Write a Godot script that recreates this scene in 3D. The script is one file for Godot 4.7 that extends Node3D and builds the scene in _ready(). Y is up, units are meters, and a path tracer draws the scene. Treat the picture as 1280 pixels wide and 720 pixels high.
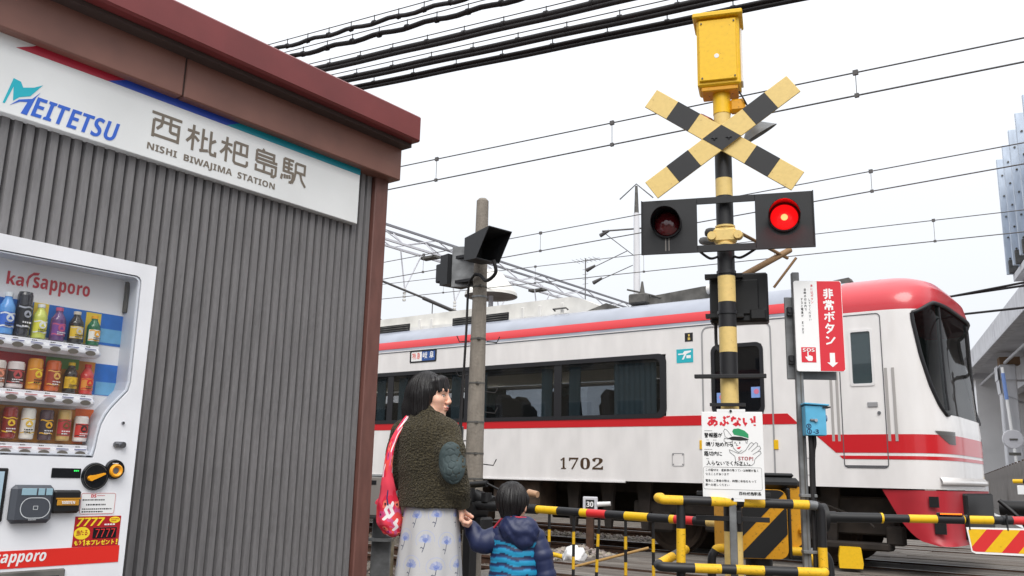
extends Node3D
# A railway crossing beside a small station: train, crossing signal, two people waiting, vending machine.

# ------------------------------------------------------------------ mesh builder
class MB:
	var P := PackedVector3Array()
	var N := PackedVector3Array()
	var U := PackedVector2Array()
	var C := PackedColorArray()
	var X := Transform3D()
	var col := Color.WHITE
	var colored := false

	func v(p: Vector3, n: Vector3, u := Vector2.ZERO) -> void:
		P.append(X * p)
		N.append((X.basis * n).normalized())
		U.append(u)
		C.append(col)

	# a, b, c anticlockwise seen from outside
	func tri(a: Vector3, b: Vector3, c: Vector3) -> void:
		var n := (b - a).cross(c - a)
		if n.length_squared() < 1e-18:
			return
		n = n.normalized()
		v(a, n); v(c, n); v(b, n)

	func quad(a: Vector3, b: Vector3, c: Vector3, d: Vector3) -> void:
		tri(a, b, c)
		tri(a, c, d)

	func quad_out(a: Vector3, b: Vector3, c: Vector3, d: Vector3, o: Vector3) -> void:
		if (b - a).cross(c - a).dot(o) < 0.0:
			quad(a, d, c, b)
		else:
			quad(a, b, c, d)

	# smooth triangle with normals and uvs; winding follows the normals
	func sm(a: Vector3, b: Vector3, c: Vector3, na: Vector3, nb: Vector3, nc: Vector3, ua := Vector2.ZERO, ub := Vector2.ZERO, uc := Vector2.ZERO) -> void:
		var f := (b - a).cross(c - a)
		if f.length_squared() < 1e-20:
			return
		if f.dot(na + nb + nc) > 0.0:
			v(a, na, ua); v(c, nc, uc); v(b, nb, ub)
		else:
			v(a, na, ua); v(b, nb, ub); v(c, nc, uc)

	func box(c: Vector3, s: Vector3, bev := 0.0, bs := Basis()) -> void:
		var h := s * 0.5
		var b := minf(bev, minf(h.x, minf(h.y, h.z)) * 0.95)
		var old := X
		X = X * Transform3D(bs, c)
		for i in 3:
			var j := (i + 1) % 3
			var k := (i + 2) % 3
			for si in [-1.0, 1.0]:
				var q := []
				for e in [[-1.0, -1.0], [1.0, -1.0], [1.0, 1.0], [-1.0, 1.0]]:
					var p := Vector3()
					p[i] = si * h[i]
					p[j] = e[0] * (h[j] - b)
					p[k] = e[1] * (h[k] - b)
					q.append(p)
				var o := Vector3()
				o[i] = si
				quad_out(q[0], q[1], q[2], q[3], o)
				if b > 0.0:
					for sj in [-1.0, 1.0]:
						var a0 := Vector3()
						a0[i] = si * h[i]; a0[j] = sj * (h[j] - b); a0[k] = -(h[k] - b)
						var a1 := a0
						a1[k] = h[k] - b
						var b0 := Vector3()
						b0[i] = si * (h[i] - b); b0[j] = sj * h[j]; b0[k] = -(h[k] - b)
						var b1 := b0
						b1[k] = h[k] - b
						var o2 := Vector3()
						o2[i] = si; o2[j] = sj
						quad_out(a0, a1, b1, b0, o2)
		if b > 0.0:
			for sx in [-1.0, 1.0]:
				for sy in [-1.0, 1.0]:
					for sz in [-1.0, 1.0]:
						var p0 := Vector3(sx * h.x, sy * (h.y - b), sz * (h.z - b))
						var p1 := Vector3(sx * (h.x - b), sy * h.y, sz * (h.z - b))
						var p2 := Vector3(sx * (h.x - b), sy * (h.y - b), sz * h.z)
						if (p1 - p0).cross(p2 - p0).dot(Vector3(sx, sy, sz)) < 0.0:
							tri(p0, p2, p1)
						else:
							tri(p0, p1, p2)
		X = old

	# box from two corners
	func bx(a: Vector3, b: Vector3, bev := 0.0) -> void:
		box((a + b) * 0.5, (b - a).abs(), bev)

	func cyl(a: Vector3, b: Vector3, r0: float, r1 := -1.0, seg := 14, caps := true) -> void:
		if r1 < 0.0:
			r1 = r0
		var w := (b - a)
		var L := w.length()
		if L < 1e-7:
			return
		w /= L
		var u := w.cross(Vector3.UP if absf(w.y) < 0.9 else Vector3.RIGHT).normalized()
		var t := w.cross(u)
		var sl := (r0 - r1) / L
		for i in seg:
			var a0 := TAU * i / seg
			var a1 := TAU * (i + 1) / seg
			var d0 := u * cos(a0) + t * sin(a0)
			var d1 := u * cos(a1) + t * sin(a1)
			var n0 := (d0 + w * sl).normalized()
			var n1 := (d1 + w * sl).normalized()
			var q0 := Vector2(float(i) / seg, 0)
			var q1 := Vector2(float(i + 1) / seg, 0)
			if r0 > 1e-6:
				sm(a + d0 * r0, a + d1 * r0, b + d1 * r1, n0, n1, n1, q0, q1, q1 + Vector2(0, 1))
			if r1 > 1e-6:
				sm(a + d0 * r0, b + d1 * r1, b + d0 * r1, n0, n1, n0, q0, q1 + Vector2(0, 1), q0 + Vector2(0, 1))
			if caps:
				if r0 > 1e-6:
					sm(a, a + d0 * r0, a + d1 * r0, -w, -w, -w)
				if r1 > 1e-6:
					sm(b, b + d0 * r1, b + d1 * r1, w, w, w)

	func tube(pts: PackedVector3Array, r: float, seg := 8, caps := true) -> void:
		var rings := []
		var prev := Vector3.ZERO
		var n := pts.size()
		for i in n:
			var w := ((pts[mini(i + 1, n - 1)] - pts[maxi(i - 1, 0)])).normalized()
			var u: Vector3
			if i == 0:
				u = w.cross(Vector3.UP if absf(w.y) < 0.9 else Vector3.RIGHT).normalized()
			else:
				u = (prev - w * prev.dot(w)).normalized()
			prev = u
			var t := w.cross(u)
			var ring := []
			for k in seg + 1:
				var a := TAU * k / seg
				ring.append(u * cos(a) + t * sin(a))
			rings.append(ring)
		for i in n - 1:
			for k in seg:
				var d0: Vector3 = rings[i][k]
				var d1: Vector3 = rings[i][k + 1]
				var e0: Vector3 = rings[i + 1][k]
				var e1: Vector3 = rings[i + 1][k + 1]
				sm(pts[i] + d0 * r, pts[i] + d1 * r, pts[i + 1] + e1 * r, d0, d1, e1)
				sm(pts[i] + d0 * r, pts[i + 1] + e1 * r, pts[i + 1] + e0 * r, d0, e1, e0)
		if caps:
			for e in [0, n - 1]:
				var w: Vector3 = (pts[0] - pts[1]).normalized() if e == 0 else (pts[n - 1] - pts[n - 2]).normalized()
				for k in seg:
					sm(pts[e], pts[e] + rings[e][k] * r, pts[e] + rings[e][k + 1] * r, w, w, w)

	# polygon in local xy, extruded from z0 to z1
	func prism(poly: PackedVector2Array, z0: float, z1: float) -> void:
		var idx := Geometry2D.triangulate_polygon(poly)
		for i in range(0, idx.size(), 3):
			var a := poly[idx[i]]
			var b := poly[idx[i + 1]]
			var c := poly[idx[i + 2]]
			var f := (b - a).cross(c - a)
			if f < 0.0:
				var t := b
				b = c
				c = t
			tri(Vector3(a.x, a.y, z1), Vector3(b.x, b.y, z1), Vector3(c.x, c.y, z1))
			if absf(z1 - z0) > 1e-6:
				tri(Vector3(a.x, a.y, z0), Vector3(c.x, c.y, z0), Vector3(b.x, b.y, z0))
		if absf(z1 - z0) > 1e-6:
			var ccw := not Geometry2D.is_polygon_clockwise(poly)
			# Godot counts y downwards, so its clockwise is our anticlockwise
			var area := 0.0
			for i in poly.size():
				area += poly[i].cross(poly[(i + 1) % poly.size()])
			ccw = area > 0.0
			for i in poly.size():
				var a := poly[i]
				var b := poly[(i + 1) % poly.size()]
				if not ccw:
					var t := a
					a = b
					b = t
				quad(Vector3(a.x, a.y, z0), Vector3(b.x, b.y, z0), Vector3(b.x, b.y, z1), Vector3(a.x, a.y, z1))

	# profile of (radius, y), turned about local y
	func lathe(prof: PackedVector2Array, seg := 24) -> void:
		for i in prof.size() - 1:
			var p := prof[i]
			var q := prof[i + 1]
			var d := q - p
			var nn := Vector2(d.y, -d.x).normalized()
			for k in seg:
				var a0 := TAU * k / seg
				var a1 := TAU * (k + 1) / seg
				var c0 := Vector3(cos(a0), 0, sin(a0))
				var c1 := Vector3(cos(a1), 0, sin(a1))
				var n0 := c0 * nn.x + Vector3.UP * nn.y
				var n1 := c1 * nn.x + Vector3.UP * nn.y
				var y0 := Vector3.UP * p.y
				var y1 := Vector3.UP * q.y
				var u0 := Vector2(float(k) / seg, p.y)
				var u1 := Vector2(float(k + 1) / seg, p.y)
				sm(y0 + c0 * p.x, y0 + c1 * p.x, y1 + c1 * q.x, n0, n1, n1, u0, u1, Vector2(u1.x, q.y))
				sm(y0 + c0 * p.x, y1 + c1 * q.x, y1 + c0 * q.x, n0, n1, n0, u0, Vector2(u1.x, q.y), Vector2(u0.x, q.y))

	# smooth grid: rows of equally long rows of Vector3; uvs run 0..1
	func grid(rows: Array, closed := false, flip := false, u_scale := 1.0, v_scale := 1.0) -> void:
		var h := rows.size()
		var w: int = rows[0].size()
		var nor := []
		for i in h:
			var rn := []
			for j in w:
				var jl := (j - 1 + w) % w if closed else maxi(j - 1, 0)
				var jr := (j + 1) % w if closed else mini(j + 1, w - 1)
				var du: Vector3 = rows[i][jr] - rows[i][jl]
				var dv: Vector3 = rows[mini(i + 1, h - 1)][j] - rows[maxi(i - 1, 0)][j]
				var n := du.cross(dv)
				n = n.normalized() if n.length_squared() > 1e-20 else Vector3.UP
				rn.append(-n if flip else n)
			nor.append(rn)
		var jm := w if closed else w - 1
		for i in h - 1:
			for j in jm:
				var k := (j + 1) % w
				var u0 := float(j) / jm * u_scale
				var u1 := float(j + 1) / jm * u_scale
				var v0 := float(i) / (h - 1) * v_scale
				var v1 := float(i + 1) / (h - 1) * v_scale
				sm(rows[i][j], rows[i][k], rows[i + 1][k], nor[i][j], nor[i][k], nor[i + 1][k], Vector2(u0, v0), Vector2(u1, v0), Vector2(u1, v1))
				sm(rows[i][j], rows[i + 1][k], rows[i + 1][j], nor[i][j], nor[i + 1][k], nor[i + 1][j], Vector2(u0, v0), Vector2(u1, v1), Vector2(u0, v1))

	# a flat band of width w along a polyline in local xy, mitred
	func ribbon(pts: PackedVector2Array, w: float, z: float, closed := false) -> void:
		var n := pts.size()
		if n < 2:
			return
		var l := []
		var r := []
		for i in n:
			var a := pts[(i - 1 + n) % n] if closed or i > 0 else pts[i]
			var b := pts[(i + 1) % n] if closed or i < n - 1 else pts[i]
			var d0 := (pts[i] - a).normalized()
			var d1 := (b - pts[i]).normalized()
			if d0 == Vector2.ZERO:
				d0 = d1
			if d1 == Vector2.ZERO:
				d1 = d0
			var m := Vector2(-d0.y, d0.x) + Vector2(-d1.y, d1.x)
			if m.length() < 0.3:
				m = Vector2(-d0.y, d0.x)
			else:
				m = m.normalized()
				m /= maxf(0.55, m.dot(Vector2(-d0.y, d0.x)))
			l.append(pts[i] + m * w * 0.5)
			r.append(pts[i] - m * w * 0.5)
		for i in (n if closed else n - 1):
			var k := (i + 1) % n
			quad_out(Vector3(r[i].x, r[i].y, z), Vector3(r[k].x, r[k].y, z), Vector3(l[k].x, l[k].y, z), Vector3(l[i].x, l[i].y, z), Vector3(0, 0, 1))

	# a ring between two outlines of the same number of points, extruded
	func ring(outer: PackedVector2Array, inner: PackedVector2Array, z0: float, z1: float) -> void:
		var n := outer.size()
		for i in n:
			var k := (i + 1) % n
			var o0 := outer[i]
			var o1 := outer[k]
			var i0 := inner[i]
			var i1 := inner[k]
			quad_out(Vector3(o0.x, o0.y, z1), Vector3(o1.x, o1.y, z1), Vector3(i1.x, i1.y, z1), Vector3(i0.x, i0.y, z1), Vector3(0, 0, z1 - z0))
			var e := o1 - o0
			quad_out(Vector3(o0.x, o0.y, z0), Vector3(o1.x, o1.y, z0), Vector3(o1.x, o1.y, z1), Vector3(o0.x, o0.y, z1), Vector3((o0 - i0).x, (o0 - i0).y, 0) if e.length() > 0 else Vector3.UP)
			quad_out(Vector3(i0.x, i0.y, z0), Vector3(i1.x, i1.y, z0), Vector3(i1.x, i1.y, z1), Vector3(i0.x, i0.y, z1), Vector3((i0 - o0).x, (i0 - o0).y, 0))

	func mesh() -> ArrayMesh:
		var a := []
		a.resize(Mesh.ARRAY_MAX)
		a[Mesh.ARRAY_VERTEX] = P
		a[Mesh.ARRAY_NORMAL] = N
		a[Mesh.ARRAY_TEX_UV] = U
		if colored:
			a[Mesh.ARRAY_COLOR] = C
		var m := ArrayMesh.new()
		if P.size():
			m.add_surface_from_arrays(Mesh.PRIMITIVE_TRIANGLES, a)
		return m

static func rrect(x0: float, y0: float, x1: float, y1: float, r: float, seg := 5) -> PackedVector2Array:
	var o := PackedVector2Array()
	for q in [[x1 - r, y1 - r, 0.0], [x0 + r, y1 - r, 0.25], [x0 + r, y0 + r, 0.5], [x1 - r, y0 + r, 0.75]]:
		for k in seg + 1:
			var a: float = TAU * (q[2] + 0.25 * k / seg)
			o.append(Vector2(q[0] + r * cos(a), q[1] + r * sin(a)))
	return o

static func oval(cx: float, cy: float, rx: float, ry: float, seg := 20) -> PackedVector2Array:
	var o := PackedVector2Array()
	for k in seg:
		o.append(Vector2(cx + rx * cos(TAU * k / seg), cy + ry * sin(TAU * k / seg)))
	return o

static func pv(a: Array) -> PackedVector2Array:
	var o := PackedVector2Array()
	for i in range(0, a.size(), 2):
		o.append(Vector2(a[i], a[i + 1]))
	return o

# a smooth curve through the points
static func curve(pts: Array, n := 6) -> PackedVector3Array:
	var o := PackedVector3Array()
	for i in pts.size() - 1:
		var p0: Vector3 = pts[maxi(i - 1, 0)]
		var p1: Vector3 = pts[i]
		var p2: Vector3 = pts[i + 1]
		var p3: Vector3 = pts[mini(i + 2, pts.size() - 1)]
		for k in n:
			o.append(p1.cubic_interpolate(p2, p0, p3, float(k) / n))
	o.append(pts[pts.size() - 1])
	return o

# ------------------------------------------------------------------ nodes
var counts := {}
var rng := RandomNumberGenerator.new()

func numbered(nm: String, where := "") -> String:
	var k := where + "/" + nm
	var n: int = counts.get(k, 0)
	counts[k] = n + 1
	return nm if n == 0 else "%s_%03d" % [nm, n]

func tag(o: Node3D, label: String, category: String, group := "") -> Node3D:
	o.set_meta("label", label)
	o.set_meta("category", category)
	if group != "":
		o.set_meta("group", group)
	return o

func thing(nm: String, label: String, category: String, at := Vector3.ZERO, yaw := 0.0, group := "") -> Node3D:
	var o := Node3D.new()
	o.name = numbered(nm)
	o.position = at
	o.rotation.y = deg_to_rad(yaw)
	add_child(o, true)
	return tag(o, label, category, group)

func inst(nm: String, mesh: Mesh, m: Material, parent: Node) -> MeshInstance3D:
	var o := MeshInstance3D.new()
	o.name = numbered(nm, "" if parent == self else str(parent.get_instance_id()))
	o.mesh = mesh
	o.material_override = m
	o.cast_shadow = GeometryInstance3D.SHADOW_CASTING_SETTING_ON
	parent.add_child(o, true)
	return o

func part(parent: Node, nm: String, b: MB, m: Material, label := "") -> MeshInstance3D:
	var o := inst(nm, b.mesh(), m, parent)
	if label != "":
		o.set_meta("label", label)
	return o

func solo(nm: String, label: String, category: String, b: MB, m: Material, group := "") -> MeshInstance3D:
	var o := inst(nm, b.mesh(), m, self)
	tag(o, label, category, group)
	return o

func setting(nm: String, b: MB, m: Material) -> MeshInstance3D:
	var o := inst(nm, b.mesh(), m, self)
	o.set_meta("kind", "structure")
	return o

func copy_thing(src: Node3D, nm: String, label: String, at: Vector3, yaw: float) -> Node3D:
	var o: Node3D = src.duplicate()
	o.name = numbered(nm)
	add_child(o, true)
	o.position = at
	o.rotation.y = deg_to_rad(yaw)
	o.set_meta("label", label)
	return o

# one-shape helpers
func BX(a: Vector3, b: Vector3, bev := 0.0) -> MB:
	var m := MB.new()
	m.bx(a, b, bev)
	return m

func CY(a: Vector3, b: Vector3, r0: float, r1 := -1.0, seg := 14) -> MB:
	var m := MB.new()
	m.cyl(a, b, r0, r1, seg)
	return m

func TB(pts: PackedVector3Array, r: float, seg := 8) -> MB:
	var m := MB.new()
	m.tube(pts, r, seg)
	return m

# plane frame: x to the reader's right, y up, z out of the face
func face_frame(o: Vector3, yaw: float) -> Transform3D:
	return Transform3D(Basis(Vector3.UP, deg_to_rad(yaw)), o)

# ------------------------------------------------------------------ materials
var mats := {}
var tex := {}

func noise_tex(key: String, freq: float, oct: int, lo: float, hi: float, normal := false, size := 512, kind := FastNoiseLite.TYPE_SIMPLEX_SMOOTH, bump := 4.0) -> Texture2D:
	if tex.has(key):
		return tex[key]
	var n := FastNoiseLite.new()
	n.seed = 11 + tex.size() * 7
	n.noise_type = kind
	n.frequency = freq
	n.fractal_octaves = oct
	var t := NoiseTexture2D.new()
	t.width = size
	t.height = size
	t.seamless = true
	t.noise = n
	if normal:
		t.as_normal_map = true
		t.bump_strength = bump
	else:
		var g := Gradient.new()
		g.set_color(0, Color(lo, lo, lo))
		g.set_color(1, Color(hi, hi, hi))
		t.color_ramp = g
	tex[key] = t
	return t

# mostly clean, with sparse spots of wear
func spot_tex(key: String, freq: float, dark: float, share: float) -> void:
	var t: NoiseTexture2D = noise_tex(key, freq, 4, 0.0, 1.0)
	var g := Gradient.new()
	g.offsets = PackedFloat32Array([0.0, share, share + 0.04, 0.75, 1.0])
	g.colors = PackedColorArray([Color(dark, dark * 0.9, dark * 0.8), Color(dark, dark * 0.92, dark * 0.84), Color(0.95, 0.95, 0.95), Color(1, 1, 1), Color(0.9, 0.9, 0.9)])
	t.color_ramp = g

# colour given as sRGB 0-255; wear = how strongly tone varies over the surface
func mat(key: String, r: float, g: float, b: float, rough := 0.6, o := {}) -> StandardMaterial3D:
	if mats.has(key):
		return mats[key]
	var m := StandardMaterial3D.new()
	m.resource_name = key
	m.albedo_color = Color(r / 255.0, g / 255.0, b / 255.0)
	m.roughness = rough
	m.metallic = o.get("metal", 0.0)
	if o.has("tex"):
		m.albedo_texture = tex[o.tex]
		m.uv1_triplanar = true
		m.uv1_world_triplanar = true
		var s = o.get("scale", 1.0)
		m.uv1_scale = s if s is Vector3 else Vector3(s, s, s)
	if o.has("bump"):
		m.normal_enabled = true
		m.normal_texture = tex[o.bump]
		m.normal_scale = o.get("bumpk", 0.5)
		if not o.has("tex"):
			m.uv1_triplanar = true
			m.uv1_world_triplanar = true
			var s = o.get("scale", 1.0)
			m.uv1_scale = s if s is Vector3 else Vector3(s, s, s)
	if o.has("rtex"):
		m.roughness_texture = tex[o.rtex]
	if o.has("coat"):
		m.clearcoat_enabled = true
		m.clearcoat = o.coat
		m.clearcoat_roughness = 0.08
	if o.has("rim"):
		m.rim_enabled = true
		m.rim = o.rim
		m.rim_tint = 0.6
	if o.has("sss"):
		m.subsurf_scatter_enabled = true
		m.subsurf_scatter_strength = o.sss
	if o.get("vc", false):
		m.vertex_color_use_as_albedo = true
	m.cull_mode = BaseMaterial3D.CULL_DISABLED
	mats[key] = m
	return m

func pane(key: String, r: float, g: float, b: float, alpha: float, rough := 0.03) -> StandardMaterial3D:
	if mats.has(key):
		return mats[key]
	var m := StandardMaterial3D.new()
	m.resource_name = key
	m.albedo_color = Color(r / 255.0, g / 255.0, b / 255.0, alpha)
	m.transparency = BaseMaterial3D.TRANSPARENCY_ALPHA
	m.roughness = rough
	m.cull_mode = BaseMaterial3D.CULL_DISABLED
	mats[key] = m
	return m

func glow(key: String, r: float, g: float, b: float, e: float) -> StandardMaterial3D:
	if mats.has(key):
		return mats[key]
	var m := mat(key, r, g, b, 0.3)
	m.emission_enabled = true
	m.emission = Color(r / 255.0, g / 255.0, b / 255.0)
	m.emission_energy_multiplier = e
	return m

func M(key: String) -> StandardMaterial3D:
	return mats[key]
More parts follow.
